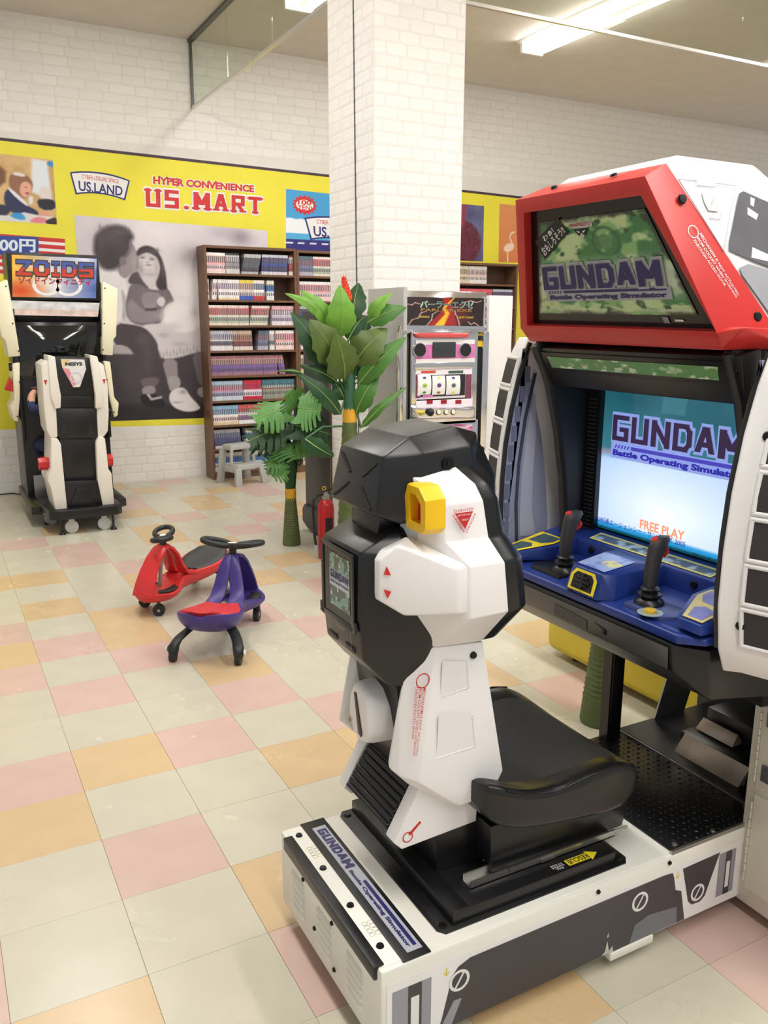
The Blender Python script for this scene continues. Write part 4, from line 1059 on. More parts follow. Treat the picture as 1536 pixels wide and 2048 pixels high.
# side pods with the ladder of slots
PY = -.124
IP = [(x_+.008, z_) for x_, z_ in [(1.186, 1.478), (1.155, 1.40), (1.128, 1.30), (1.108, 1.18), (1.099, 1.06), (1.099, .94), (1.112, .84), (1.135, .785)]]
def podbm(side):
    # front face strip (k 0..1) runs outward and back, away from the seat
    secs = []
    for i, (x, z) in enumerate(IP):
        w = .148 - (.035 if i == 0 else .02 if i == 7 else 0)
        ring = [(1.36, PY, z), (x+.004, PY, z), (x, PY+.007, z), (x+.0235, PY+.032, z), (x+.012+.36*w, PY+w, z), (x+.03+.36*w, PY+w+.006, z), (1.36, PY+w+.006, z)]
        secs.append([mir(p) if side else p for p in ring])
    return bev(loft(secs), .002, 40, 1)
zs = [1.425, 1.335, 1.235, 1.138, 1.04, .945, .85]
def edge_x(z):
    for (xa, za), (xb, zb) in zip(IP[:-1], IP[1:]):
        if zb <= z <= za: return xa + (xb-xa)*(za-z)/(za-zb)
    return IP[0][0] if z > IP[0][1] else IP[-1][0]
for s in (1, 0):
    pd = part('side_pod', podbm(s), m_wp, None, None if s else None, 35)
    for za, zb in zip(zs[:-1], zs[1:]):
        z0_, z1_ = zb+.009, za-.009
        pts = []
        def fp(z, w, d):
            x = edge_x(z); dx = .012+.36*w; p = Vector((x+dx, PY+w, z)) + Vector((-.94, .34, 0))*d
            return Vector(mir(p)) if s else p
        cuts = sorted({z0_, z1_} | {zz for _, zz in IP if z0_ < zz < z1_})
        sv = [fp(zz, w_, .0018) for zz in cuts for w_ in (.046, .141)]
        sf = [(2*i, 2*i+1, 2*i+3, 2*i+2) if s else (2*i, 2*i+2, 2*i+3, 2*i+1) for i in range(len(cuts)-1)]
        obj('slot', faces_bm(sv, sf), mat('slot mesh', (52, 46, 48), .6, vary=.15, scale=300) , pd, smooth=0)
        for a, b in ((fp(z0_-.003, .04, .0), fp(z0_-.003, .145, .0)), (fp(z1_+.003, .04, .0), fp(z1_+.003, .145, .0))):
            obj('slot_bar', tube([a, b], .0055, 8), m_wp, pd, smooth=60)
        a, b = fp(z0_, .042, 0), fp(z1_, .042, 0)
        obj('slot_bar', tube([a, b], .006, 8), m_wp, pd, smooth=60)
    if s:
        for z in (1.30, .90):
            p = fp(z, .028, 0) if False else Vector(mir((edge_x(z)+.012+.36*.04, PY+.04, z))); screw('pod_bolt', p, (-.94, -.34, 0), .011, pd)
    # printed inner blade
    pr = [(edge_x(z)+.012, z) for z in (1.45, 1.35, 1.25, 1.15, 1.05, .95, .87)]
    back = [(1.29, .87), (1.288, .95), (1.275, 1.06), (1.25, 1.2), (1.21, 1.34), (1.175, 1.45)]
    bl = prism(pr + back, 'y', PY-.008, PY-.002)
    pan = obj('inner_panel', mirror_bm(bl, YC) if s else bl, m_blade, pd, smooth=0)
    yy = PY-.009
    def yq(y): return 2*YC-y if s else y
    for k in range(9):
        z = 1.40 - k*.056; x = edge_x(z)+.018
        obj('panel_cell', box(x, x+.018, yq(yy)-.0008, yq(yy)+.0008, z-.045, z), mat('panel cell', (112, 116, 140), .5, vary=0), pan, smooth=0)
    obj('panel_band', prism([(edge_x(z)+.055, z) for z in (1.38, 1.25, 1.12, 1.0, .88)] + [(edge_x(z)+.066, z) for z in (.88, 1.0, 1.12, 1.25, 1.38)], 'y', yq(yy)-.0008, yq(yy)+.0008), mat('panel band', (62, 62, 76), .5, vary=0), pan, smooth=0)
    obj('panel_plate', prism([(edge_x(z)+.075, z) for z in (1.32, 1.2, 1.08, .97, .90)] + [(edge_x(z)+d, z) for z, d in ((.90, .13), (.97, .12), (1.08, .115), (1.2, .11), (1.32, .082))], 'y', yq(yy)-.001, yq(yy)+.001), mat('panel plate', (180, 182, 200), .5, vary=.04), pan, smooth=0)
    gk = tube([(edge_x(z)+.008, yq(PY-.006), z) for z in (1.465, 1.38, 1.28, 1.18, 1.08, .98, .9, .84)], .007, 8)
    obj('gasket', gk, m_bk, pd)
# speaker ribs on the far inner wall
rb = []
for k in range(34):
    z = 1.31 - k*.0118
    rb.append(box(1.345, 1.352, -.252, -.222, z-.0018, z+.0018))
for y_ in (-.2385, -.8075): obj('speaker_wall', box(1.352, 1.38, y_-.0235, y_+.0235, .90, 1.36), m_bk, hood)
obj('speaker_ribs', rb, mat('rib grey', (64, 64, 66), .4), hood, smooth=0, kind='stuff')

# picture tube and its bezel
SX = 1.37
sq = [Vector((SX, YC+.28, .938)), Vector((SX, YC-.28, .938)), Vector((SX, YC-.28, 1.36)), Vector((SX, YC+.28, 1.36))]
scr = part('screen', [box(SX+.004, SX+.03, YC-.325, YC+.305, .90, 1.39, .004)], m_bkg, None, 'lit picture tube showing a title in blue letters')
def fn(U, V):
    mid = np.array([60, 122, 136.]); img = np.zeros(U.shape+(3,))
    t = np.clip((V-.5)/.5, 0, 1)[..., None]; img[:] = mid*(1-t) + np.array([28, 84, 98.])*t
    edge = .52 + .03*np.sin(U*2)
    low = np.array([196, 216, 255.])*1.0
    m = np.clip((edge-V)*14+.5, 0, 1)
    lowimg = np.zeros_like(img); r = np.clip(1-np.hypot((U-.5)/.75, (V-.2)/.5), 0, 1)[..., None]
    lowimg[:] = (168, 198, 255); lowimg = lowimg*(1-r) + np.array([244, 252, 255])*r
    img = blend(img, m, lowimg)
    img = blend(img, np.clip(1-abs(V-edge-.015)/.03, 0, 1)*(U < .3)*.45, (206, 130, 150))
    img = blend(img, np.clip((.055-V)*60+.5, 0, 1), (40, 150, 214)); img = blend(img, np.clip((.02-V)*80+.5, 0, 1), (10, 70, 80))
    n1 = vnoise(U, V, 5, 61, 4); img += ((n1-.5)*28*(V > .5))[..., None]
    img = blend(img, ((U > .43) & (U < .57) & (V > .84)).astype(float)*.18, (150, 190, 200))
    return img
m_tubepic = print_mat('picture tube', .12, emit=1.0, spec=.3)
printed('screen_picture', sq, 120, 90, fn, m_tubepic, scr, .001, .012)
def lift_q(q, d): n = qn(q); return [p + n*d for p in q]
lq = lift_q(sub(sq, .125, .93, .50, .80), .012)
m_glow_b = mat('lit blue', (74, 66, 190), .4, vary=0, emit=.6); m_glow_s = mat('lit silver', (140, 160, 226), .4, vary=0, emit=.7); m_glow_d = mat('lit plum', (56, 34, 74), .4, vary=0, emit=.5); m_glow_n = mat('lit navy', (34, 30, 150), .4, vary=0, emit=.8)
tq = sub(lq, .01, .99, .42, .98)
obj('screen_title_outline', block_text('GUNDAM', tq, .0012, .28, .18, grow=.09, widths=WGUN) + [poly_on(lq, [(.0, .03), (1.01, .03), (1.01, .36), (.0, .36)], .001)], m_glow_s, scr, smooth=0)
obj('screen_title_lettering', block_text('GUNDAM', tq, .0042, .28, .18, widths=WGUN), m_glow_d, scr, smooth=0)
obj('screen_title_bar', [poly_on(lq, [(.17, .25), (1, .25), (1, .33), (.17, .33)], .002)] + [poly_on(lq, [(.03+.026*k, .25), (.043+.026*k, .25), (.056+.026*k, .33), (.043+.026*k, .33)], .002) for k in range(5)], m_glow_b, scr, smooth=0)
obj('screen_second_line', text_bm('Battle Operating Simulator', sub(lq, .02, .99, .05, .22), .002, .05), m_glow_n, scr, smooth=0)
obj('screen_notice_lettering', text_bm('FREE PLAY', lift_q(sub(sq, .355, .635, .085, .145), .012), .001, .03), mat('lit orange', (250, 150, 110), .4, vary=0, emit=.9), scr, smooth=0)
obj('screen_credit_lettering', text_bm('©創通エージェンシー・サンライズ 2005', lift_q(sub(sq, .05, .64, .045, .085), .010), .001, .008), m_glow_n, scr, smooth=0)
obj('screen_maker_lettering', text_bm('©BANPRESTO 2005', lift_q(sub(sq, .68, .95, .005, .03), .008), .001, .008), mat('lit teal', (20, 60, 70), .4, vary=0, emit=.3), scr, smooth=0)

# ---------------------------------------------------------------- console
con = part('console', [hull([(1.088, y, z) for y in (YC+.315, YC-.315) for z in (.825, .845)] + [(1.115, YC+s*.375, .835) for s in (-1, 1)] + [(1.30, YC+s*.375, z) for s in (-1, 1) for z in (.83, .872)] + [(1.115, YC+s*.37, .85) for s in (-1, 1)] + [(1.10, YC+s*.315, .85) for s in (-1, 1)], .004)], m_blue)
obj('console_back', [hull([(1.278, YC+s*.37, .86) for s in (-1, 1)] + [(1.288, YC+s*.37, .918) for s in (-1, 1)] + [(1.37, YC+s*.37, .86) for s in (-1, 1)] + [(1.37, YC+s*.37, .936) for s in (-1, 1)], .004)], m_blue, con)
sq2 = [Vector((1.300, YC+.215, .9215)), Vector((1.300, YC-.215, .9215)), Vector((1.345, YC-.215, .9315)), Vector((1.345, YC+.215, .9315))]
def fn(U, V):
    img = np.zeros(U.shape+(3,)); img[:] = (44, 62, 84); img = blend(img, np.clip((vnoise(U*8, V, 3, 71, 3)-.5)*9, 0, 1), (150, 176, 190))
    b = ((U < .02) | (U > .98) | (V < .12) | (V > .88)).astype(float); return blend(img, b, (220, 208, 90))
printed('back_sticker', sq2, 90, 10, fn, m_pr, con, .001)
# centre block with card slot
blk = obj('card_reader', [hull([(1.084, YC+s*.058, .85) for s in (-1, 1)] + [(1.104, YC+s*.054, .914) for s in (-1, 1)] + [(1.222, YC+s*.062, .93) for s in (-1, 1)] + [(1.12, YC+s*.085, .85) for s in (-1, 1)] + [(1.14, YC+s*.07, .912) for s in (-1, 1)] + [(1.29, YC+s*.09, .86) for s in (-1, 1)] + [(1.28, YC+s*.085, .922) for s in (-1, 1)], .003)], m_blue, con)
bq = [Vector((1.0855, YC+.050, .856)), Vector((1.0855, YC-.050, .856)), Vector((1.1015, YC-.047, .909)), Vector((1.1015, YC+.047, .909))]
obj('card_frame', [poly_on(bq, [(.02, .0), (.98, 0), (1, .7), (.86, 1), (.14, 1), (0, .7)], .0022)], m_ink_yel, con, smooth=0)
obj('card_well', [poly_on(bq, [(.12, .1), (.88, .1), (.88, .7), (.78, .88), (.22, .88), (.12, .7)], .003)], m_ink_blk, con, smooth=0)
obj('card_slot', [slab(sub(bq, a, b, c, d), .008, qn(bq), .001) for a, b, c, d in ((.22, .78, .42, .56), (.30, .70, .26, .36), (.30, .70, .62, .74), (.45, .55, .15, .85))], m_bk, con)
tq2 = [Vector((1.115, YC+.05, .9155)), Vector((1.115, YC-.05, .9155)), Vector((1.215, YC-.055, .929)), Vector((1.215, YC+.055, .929))]
def fn(U, V):
    img = np.zeros(U.shape+(3,)); img[:] = (150, 168, 214); img = blend(img, inpoly(U, V, [(.35, .4), (.9, .3), (1, .6), (.6, .7)], .02), (216, 206, 130)); img = blend(img, np.clip((vnoise(U, V, 5, 81, 3)-.52)*9, 0, 1)*.7, (96, 122, 186)); return img
printed('block_sticker', tq2, 30, 30, fn, m_pr, con, .0022)
for s in (1, -1):
    # raised end pad with sticker
    pq = [(1.10, YC+s*.30), (1.10, YC+s*.37), (1.26, YC+s*.375), (1.26, YC+s*.25), (1.205, YC+s*.245)]
    obj('end_pad', [hull([(x, y, .86) for x, y in pq] + [(x+.006, YC+(y-YC)*.985, .882 + (x-1.1)*.2) for x, y in pq] + [(1.30, YC+s*.375, .86), (1.30, YC+s*.25, .86), (1.30, YC+s*.37, .92), (1.30, YC+s*.26, .92)], .003)], m_blue, con)
    zf = lambda x: .8845 + (x-1.106)*.2
    stp = [(1.112, .305), (1.112, .36), (1.25, .362), (1.25, .262), (1.21, .258)]
    pts = [Vector((x, YC+s*y, zf(x))) for x, y in stp]
    obj('pad_sticker', slab(pts if s < 0 else pts[::-1], .0008, (-.2, 0, 1)), m_ink_yel if s > 0 else mat('sticker straw', (206, 190, 120), .4), con, smooth=0)
    for tri in ([(1.12, .312), (1.12, .352), (1.165, .35), (1.175, .315), (1.16, .295)], [(1.185, .345), (1.19, .29), (1.215, .268), (1.243, .27), (1.243, .345)]):
        pts = [Vector((x, YC+s*y, zf(x)+.001)) for x, y in tri]
        obj('pad_picture', slab(pts if s < 0 else pts[::-1], .0004, (-.2, 0, 1)), mat('sticker slate', (58, 84, 92), .4, vary=.3, scale=60) if s > 0 else mat('sticker lilac', (120, 124, 184), .4, vary=.2, scale=30), con, smooth=0)
    # stick well and joystick
    obj('stick_plate', prism([(1.115, YC+s*.12), (1.115, YC+s*.24), (1.15, YC+s*.26), (1.23, YC+s*.24), (1.255, YC+s*.2), (1.255, YC+s*.14), (1.2, YC+s*.11)], 'z', .845, .861 if s > 0 else .861, .002), m_bk if s > 0 else mat('slate plate', (66, 78, 128), .35, vary=.12, scale=30), con)
    screw('console_bolt', (1.2815, YC+s*.183, .898), (-1, 0, .1), .011, con)
    js = part('joystick', [lathe([(.0, 0), (.038, 0), (.034, .012), (.022, .02), (.030, .026), (.030, .030), (.018, .034), (.024, .042), (.014, .05), (.0, .05)], (1.165, YC+s*.155, .857), 20)], m_bk, None, None, 40)
    def ring(cx, z, a, b, sk=0): return [(cx+a*math.cos(t)+sk*math.cos(t)**2*a, YC+s*.155+b*math.sin(t), z) for t in [2*math.pi*k/14 for k in range(14)]]
    obj('grip', loft([ring(1.165, .90, .016, .014), ring(1.164, .915, .019, .016), ring(1.166, .95, .021, .0165), ring(1.172, .98, .022, .016), ring(1.180, 1.0, .027, .017), ring(1.187, 1.016, .028, .017), ring(1.192, 1.024, .02, .012)]), mat('grip plastic', (52, 50, 52), .5, bump=.2, bscale=400), js, smooth=50)
    obj('thumb_button', rod((1.172, YC+s*.155, 1.012), (1.166, YC+s*.155, 1.0225), .0095, .0085, 16), m_mred, js, 'red thumb button')
    obj('trigger', hull([(1.206, YC+s*.155-.006, 1.0), (1.206, YC+s*.155+.006, 1.0), (1.216, YC+s*.155-.006, .985), (1.216, YC+s*.155+.006, .985), (1.200, YC+s*.155-.006, .97), (1.200, YC+s*.155+.006, .97)], .002), m_mred, js, 'red trigger')
obj('start_button', lathe([(.0, 0), (.016, 0), (.015, .008), (.0, .01)], (1.118, YC-.205, .86), 16), mat('amber button', (216, 180, 60), .3), con, 'round yellow button')
obj('button_ring', lathe([(.016, 0), (.03, 0), (.03, .0012), (.016, .0012)], (1.118, YC-.205, .86), 20), mat('ring print', (150, 168, 170), .4), con)
# front rail below the console
part('front_rail', [hull([(1.082, YC+s*.31, .822) for s in (-1, 1)] + [(1.09, YC+s*.31, .757) for s in (-1, 1)] + [(1.13, YC+s*.372, .822) for s in (-1, 1)] + [(1.15, YC+s*.37, .70) for s in (-1, 1)] + [(1.6, YC+s*.37, .82) for s in (-1, 1)] + [(1.6, YC+s*.37, .62) for s in (-1, 1)] + [(1.115, YC+s*.28, .735) for s in (-1, 1)], .005)], m_bkm)
fr_ = [Vector((1.0825, YC+.30, .762)), Vector((1.0825, YC-.30, .762)), Vector((1.079, YC-.30, .813)), Vector((1.079, YC+.30, .813))]
part('rail_face', [slab(fr_, .003, (1, 0, 0), .001)], mat('rail grey', (92, 90, 86), .3, .3))
part('rail_label', [poly_on(fr_, [(.35, .1), (.56, .1), (.56, .6), (.35, .75)], .002)], m_dk, smooth=0)
part('rail_pull', [hull([(1.078, YC-.06, .80), (1.078, YC-.105, .78), (1.09, YC-.06, .765), (1.09, YC-.105, .765), (1.078, YC-.11, .79)], .002)], m_bkg)
part('post', [box(1.43, 1.475, -.305, -.27, bz1, .80, .002), box(1.425, 1.432, -.30, -.265, bz1, .80)], m_bkm)
# foot well: pedals, metal cheeks, dark back
part('well_back', [box(1.9, 1.93, -.81, -.23, .1, .8), box(1.55, 1.95, -.81, -.45, .66, .72)], m_inner)
part('well_cheek', [prism([(1.645, .235), (1.757, .164), (1.821, .36), (1.70, .41)], 'y', -.275, -.268, .002)], m_steel, None, 'slanted bare metal cheek plate')
part('well_cheek', [hull([(1.56, YC-.21, .30), (1.56, YC-.24, .30), (1.60, YC-.205, .45), (1.60, YC-.24, .45), (1.75, YC-.19, .28), (1.72, YC-.19, .44), (1.75, YC-.24, .28), (1.72, YC-.24, .44)], .008)], m_steel)
ped = part('pedal', [hull([(1.548, -.455, .262), (1.548, -.685, .262), (1.572, -.47, .325), (1.572, -.70, .325), (1.60, -.455, .262), (1.60, -.685, .262)], .002)], mat('scuffed metal', (206, 188, 168), .4, .5, vary=.1, scale=20))
part('pedal', [hull([(1.62, -.465, .325), (1.62, -.60, .325), (1.64, -.475, .362), (1.64, -.60, .362), (1.67, -.465, .325), (1.67, -.60, .325)], .002)], MATS['scuffed metal'])
part('pedal_step', [box(1.575, 1.68, -.72, -.45, .27, .322, .003), box(1.66, 1.85, -.72, -.47, .30, .39, .004), box(1.508, 1.97, -.8, -.265, .249, .262)], m_bk)
# coin column with service doors on the near side
cc = part('coin_column', [box(1.43, 1.95, -1.13, -.797, .035, 1.40, .006)], m_cream)
for za, zb in ((.37, .60), (.085, .355)):
    d = obj('service_door', box(1.424, 1.432, -1.10, -.826, za, zb, .0035, 3), m_cream, cc)
    obj('door_hinge', [rod((1.4255, -.823, za+.02+(zb-za-.04)*k/9), (1.4255, -.823, za+.02+(zb-za-.04)*(k+.9)/9), .003, seg=8) for k in range(9)], m_cream, cc)
    if za > .3:
        for z in (.572, .425):
            obj('door_latch', [box(1.417, 1.426, -.90, -.843, z-.022, z+.022, .003), box(1.414, 1.418, -.892, -.851, z-.014, z+.014, .002)], mat('latch grey', (120, 120, 122), .35, .5), cc)
# ---------------------------------------------------------------- header
hdr = None
fo = [(.998, -.305, 1.815), (.998, -.735, 1.812), (1.116, -.85, 1.50), (1.116, -.19, 1.505)]          # front face outline TL TR BR BL (far = left)
cen = Vector((1.055, YC, 1.655)); PF_ = Vector(fo[0])
def shr(p, k, dx=0): p = Vector(p); q_ = cen + (p-cen)*k; return (q_.x+dx, q_.y, q_.z)
N_f = (Vector(fo[1])-Vector(fo[0])).cross(Vector(fo[3])-Vector(fo[0])).normalized()
inr = [(Vector(fo[0])).lerp(cen, .0)]
gl_pts = [onplane(x_, y_, PF_, N_f) for x_, y_ in ((1047, 426), (1281, 391), (1432, 664), (1054, 651))]
bk_ = [(1.075, -.325, 1.848), (1.075, -.715, 1.845), (1.29, -.87, 1.49), (1.29, -.17, 1.49)]
lowr = [(1.125, -.865, 1.47), (1.125, -.175, 1.475)]
ring_out = [Vector(p) for p in fo]
rec = [p + Vector((.022, 0, .006)) for p in gl_pts]
bm = faces_bm([*ring_out, *gl_pts, *rec, *[Vector(p) for p in bk_]], [(0, 1, 5, 4), (1, 2, 6, 5), (2, 3, 7, 6), (3, 0, 4, 7), (4, 5, 9, 8), (5, 6, 10, 9), (6, 7, 11, 10), (7, 4, 8, 11), (0, 12, 13, 1), (1, 13, 14, 2), (2, 14, 15, 3), (3, 15, 12, 0)])
bmesh.ops.recalc_face_normals(bm, faces=bm.faces[:])
bev(bm, .007, 20, 3)
foot = hull([(1.114, -.85, 1.505), (1.114, -.19, 1.508), (1.14, -.84, 1.468), (1.14, -.20, 1.472), (1.29, -.90, 1.51), (1.29, -.14, 1.51), (1.29, -.90, 1.47), (1.29, -.14, 1.47), (1.15, -.885, 1.515), (1.15, -.155, 1.515)], .004)
hdr = part('header', [bm, foot], m_mred, None, 'red header frame')
obj('header_glass', [slab([p + Vector((.0215, 0, .0055)) for p in gl_pts], .004, (1, 0, 0))], m_bkg, hdr, smooth=0)
hq0 = [p + Vector((.020, 0, .0055)) for p in (gl_pts[3], gl_pts[2], gl_pts[1], gl_pts[0])]
hq = [bil(hq0, .05, .10), bil(hq0, .925, .10), bil(hq0, .93, .90), bil(hq0, .08, .90)]
def fn(U, V):
    n1 = vnoise(U, V, 4, 91, 5); n2 = vnoise(U, V, 9, 97, 4); img = np.zeros(U.shape+(3,)); img[:] = (172, 196, 142)
    img = blend(img, np.clip((n1-.5)*16, 0, 1), (44, 112, 58)); img = blend(img, np.clip((n2-.58)*14, 0, 1), (120, 168, 104)); img = blend(img, np.clip((vnoise(U, V, 14, 101, 3)-.62)*14, 0, 1), (22, 62, 34))
    ring = np.clip(1-abs(np.hypot((U-.6)/.13, (V-.74)/.17)-.8)*7, 0, 1); img = blend(img, ring, (28, 84, 42)); img = blend(img, np.clip((1-np.hypot((U-.6)/.06, (V-.74)/.08))*6, 0, 1), (70, 126, 74))
    m = np.clip(1-abs(V-.38)/.25, 0, 1); img = blend(img, np.clip(m*1.6, 0, 1)*.85, (184, 194, 176))
    e = np.minimum(np.minimum(U, 1-U)/.03, np.minimum(V, 1-V)/.05) + (n2-.5)*2.2; img = blend(img, np.clip(.8-e, 0, 1), (30, 36, 28))
    return img*1.12
printed('header_picture', hq, 120, 80, fn, m_prg, hdr, .0008)
GN = qn(hq0)
def GP(x, y, d=.004): return onplane(980 + x/2.763, 320 + y/2.763, hq0[0] + GN*d, GN)
lg = [GP(305, 785, .0012), GP(1000, 772, .0012), GP(958, 540, .0012), GP(282, 588, .0012)]
logo(lift_q(lg, .0012), hdr, dark=False, name='header_logo')
sq3 = [GP(305, 552), GP(432, 398), GP(372, 320), GP(248, 452)]
obj('header_sticker', poly_on(sq3, [(0, 0), (1, 0), (1, 1), (0, 1)], 0), m_ink_blk, hdr, smooth=0)
obj('header_sticker_lettering', [text_bm('おもしろそう!!', sub(sq3, .06, .96, .10, .54), .001, .02), text_bm('わぁ!', sub(sq3, .28, .70, .60, .90), .001, .02)], m_ink_wht, hdr, smooth=0)
mq = lift_q([bil(hq, .315, .80), bil(hq, .53, .80), bil(hq, .53, .965), bil(hq, .315, .965)], .003)
obj('maker_badge', poly_on(mq, [(0, .95), (1, .95), (1, .6), (.84, .62), (.5, -.12), (.16, .62), (0, .6)], 0), mat('badge white', (196, 196, 190), .4, vary=0), hdr, smooth=0)
obj('maker_badge_mask', [poly_on(mq, [(.18, .56), (.82, .56), (.62, .1), (.5, .3), (.38, .1)], .0008)], m_ink_blk, hdr, smooth=0)
obj('maker_badge_eyes', [poly_on(mq, [(.30, .46), (.46, .36), (.40, .28)], .0014), poly_on(mq, [(.70, .46), (.54, .36), (.60, .28)], .0014)], m_ink_wht, hdr, smooth=0)
obj('maker_badge_lettering', text_bm('BANPRESTO', sub(mq, .04, .96, .68, .90), .001, .01), mat('badge red', (170, 50, 60), .4, vary=0), hdr, smooth=0)
obj('header_credit_lettering', text_bm('©創通エージェンシー・サンライズ', lift_q([bil(hq, .02, .03), bil(hq, .22, .03), bil(hq, .22, .075), bil(hq, .02, .075)], .002), .0006), m_ink_wht, hdr, smooth=0)
obj('header_maker_lettering', text_bm('©BANPRESTO 2005 MADE IN JAPAN', lift_q([bil(hq, .69, .03), bil(hq, .985, .03), bil(hq, .985, .065), bil(hq, .69, .065)], .002), .0006), m_ink_wht, hdr, smooth=0)
obj('glass_label', [poly_on(hq0, [(.755, .035), (.783, .035), (.783, .085), (.755, .085)], .001)], mat('silver label', (150, 146, 140), .4), hdr, smooth=0)
obj('glass_label', [poly_on(hq0, [(.81, .05), (.85, .05), (.85, .066), (.81, .066)], .001)], m_ink_wht, hdr, smooth=0)
# slanted near side of the header: prints and bolts
SA, SB, SC_ = Vector(fo[1]), Vector(fo[2]), Vector(bk_[2]); SN = (SB-SA).cross(SC_-SA).normalized()
if SN.y > 0: SN = -SN
def H(px, py): return onplane(px, py, SA, SN)
def C4(x, y): return (1260 + x/5.12, 320 + y/5.12)
q = [H(*C4(650, 810)), H(*C4(960, 1300)), H(*C4(1110, 1410)), H(*C4(715, 760))]
q = [H(*C4(610, 800)), H(*C4(1060, 1440)), H(*C4(1115, 1375)), H(*C4(735, 745))]
obj('header_caution_lettering', [text_bm('MECHANISM IS NOT ACTUATED', sub(q, .0, 1, .74, .96), .001, .006), text_bm('FROM COCKPIT WHEN WORKING', sub(q, .02, 1, .40, .62), .001, .006), text_bm('THROUGH ACCESS DOOR', sub(q, .04, .78, .06, .28), .001, .006)], m_ink_wht, hdr, smooth=0)
c = H(*C4(645, 735)); u_ = (q[1]-q[0]).normalized()*.014; v_ = SN.cross(u_).normalized()*.014
obj('header_caution_ring', ring_on([c-u_-v_, c+u_-v_, c+u_+v_, c-u_+v_], .5, .5, .5, .5, .07, .001), m_ink_wht, hdr, smooth=0)
for p in (C4(535, 400), C4(1305, 1605)): screw('header_bolt', H(*p), SN, .011, hdr)
TN = Vector((-.38, 0, .92))
for y in (-.40, -.60): screw('header_bolt', (1.04, y, 1.835), TN, .009, hdr)
# white casing behind the red frame
wb = part('header_casing', [hull([(1.075, -.33, 1.835), (1.075, -.71, 1.835), (1.12, -.35, 1.868), (1.12, -.70, 1.868), (1.36, -.35, 1.868), (1.36, -.70, 1.868), (1.52, -.33, 1.77), (1.52, -.73, 1.77), (1.72, -.20, 1.50), (1.72, -.86, 1.50), (1.28, -.20, 1.495), (1.28, -.865, 1.495), (1.12, -.30, 1.80), (1.12, -.735, 1.80)], .006)], m_wp)
WA, WB, WC_ = Vector((1.12, -.70, 1.868)), Vector((1.36, -.70, 1.868)), Vector((1.28, -.865, 1.495)); WN = (WB-WA).cross(WC_-WA).normalized()
if WN.y > 0: WN = -WN
def HW_(x, y): return onplane(*C4(x, y), WA + WN*.006, WN)
for name, pts, m_ in (('casing_window_print', [(1120, 340), (1160, 320), (1500, 470), (1500, 1120), (1280, 1040), (1015, 925), (1020, 830)], mat('window print', (66, 66, 72), .55, vary=.25, scale=9)),
                      ('casing_window_print', [(1120, 1105), (1210, 1065), (1500, 1150), (1500, 1640), (1450, 1600), (1150, 1180)], mat('window print pale', (136, 138, 144), .55, vary=.12, scale=9)),
                      ('casing_highlight', [(1230, 380), (1275, 400), (1262, 480), (1230, 460)], m_ink_wht), ('casing_highlight', [(1200, 485), (1310, 560), (1290, 615), (1200, 560)], m_ink_wht), ('casing_highlight', [(1250, 895), (1500, 1010), (1500, 1060), (1240, 1000)], m_ink_wht),
                      ('casing_hatch_print', [(730, 330), (790, 330), (830, 470), (850, 400), (870, 380), (910, 530), (800, 520), (760, 440)], mat('hatch grey', (196, 194, 198), .4, vary=.1, scale=40))):
    dd = .0006 if 'window' not in name else 0
    obj(name, slab([HW_(*p) + WN*dd for p in pts], .0005, WN), m_, wb, smooth=0)
for a, b in (((490, 195), (680, 210)), ((680, 210), (690, 260)), ((690, 260), (870, 275)), ((870, 275), (880, 235)), ((880, 235), (1080, 262)), ((1080, 262), (965, 925)), ((500, 200), (960, 930)), ((810, 595), (920, 605)), ((920, 605), (940, 545))):
    obj('casing_groove', tube([HW_(*a), HW_(*b)], .0012, 4), mat('groove grey', (196, 196, 206), .5), wb, smooth=0)
settle(mach, (1.15, YC, 0))
# ================================================================== BOOKSHELVES AND COMICS
m_wood = mat('walnut board', (112, 80, 58), .45, vary=.12, scale=9)
m_wood2 = mat('walnut back board', (92, 66, 50), .55, vary=.12, scale=9)
SH_Y = 5.82
SHZ = [.068, .293, .526, .761, .998, 1.236, 1.471, 1.707, 1.946]
def bookshelf(x0, x1, ztop, label, nshelf=9, dz=0):
    t = thing('bookshelf', label, 'bookshelf', 'tall dark wood comic shelves along the back wall')
    for a in (x0, x1-.024): obj('side_panel', box(a, a+.024, SH_Y, WALL_Y-.006, 0, ztop, .0015, 1), m_wood, t, smooth=0)
    obj('top_board', box(x0+.024, x1-.024, SH_Y, WALL_Y-.006, ztop-.024, ztop, .0015, 1), m_wood, t, smooth=0)
    obj('back_board', box(x0+.02, x1-.02, WALL_Y-.012, WALL_Y-.006, .05, ztop-.01), m_wood2, t, smooth=0)
    obj('kick_board', box(x0+.024, x1-.024, SH_Y+.012, SH_Y+.03, 0, .05), m_wood, t, smooth=0)
    for z in [a + dz*min(1, a) for a in SHZ[:nshelf]]:
        if z < ztop-.1: obj('shelf_board', box(x0+.024, x1-.024, SH_Y+.004, WALL_Y-.012, z-.02, z, .001, 1), m_wood, t, smooth=0)
    settle(t, ((x0+x1)/2, (SH_Y+WALL_Y)/2, 0)); return t
bookshelf(2.038, 2.955, 2.195, 'dark wood comic shelf unit beside the grey step stool, fully in view')
bookshelf(2.957, 3.87, 2.185, 'dark wood comic shelf unit half hidden behind the brick column')
bookshelf(4.70, 5.62, 2.135, 'dark wood comic shelf unit seen right of the brick column above the slot machine', dz=-.031)
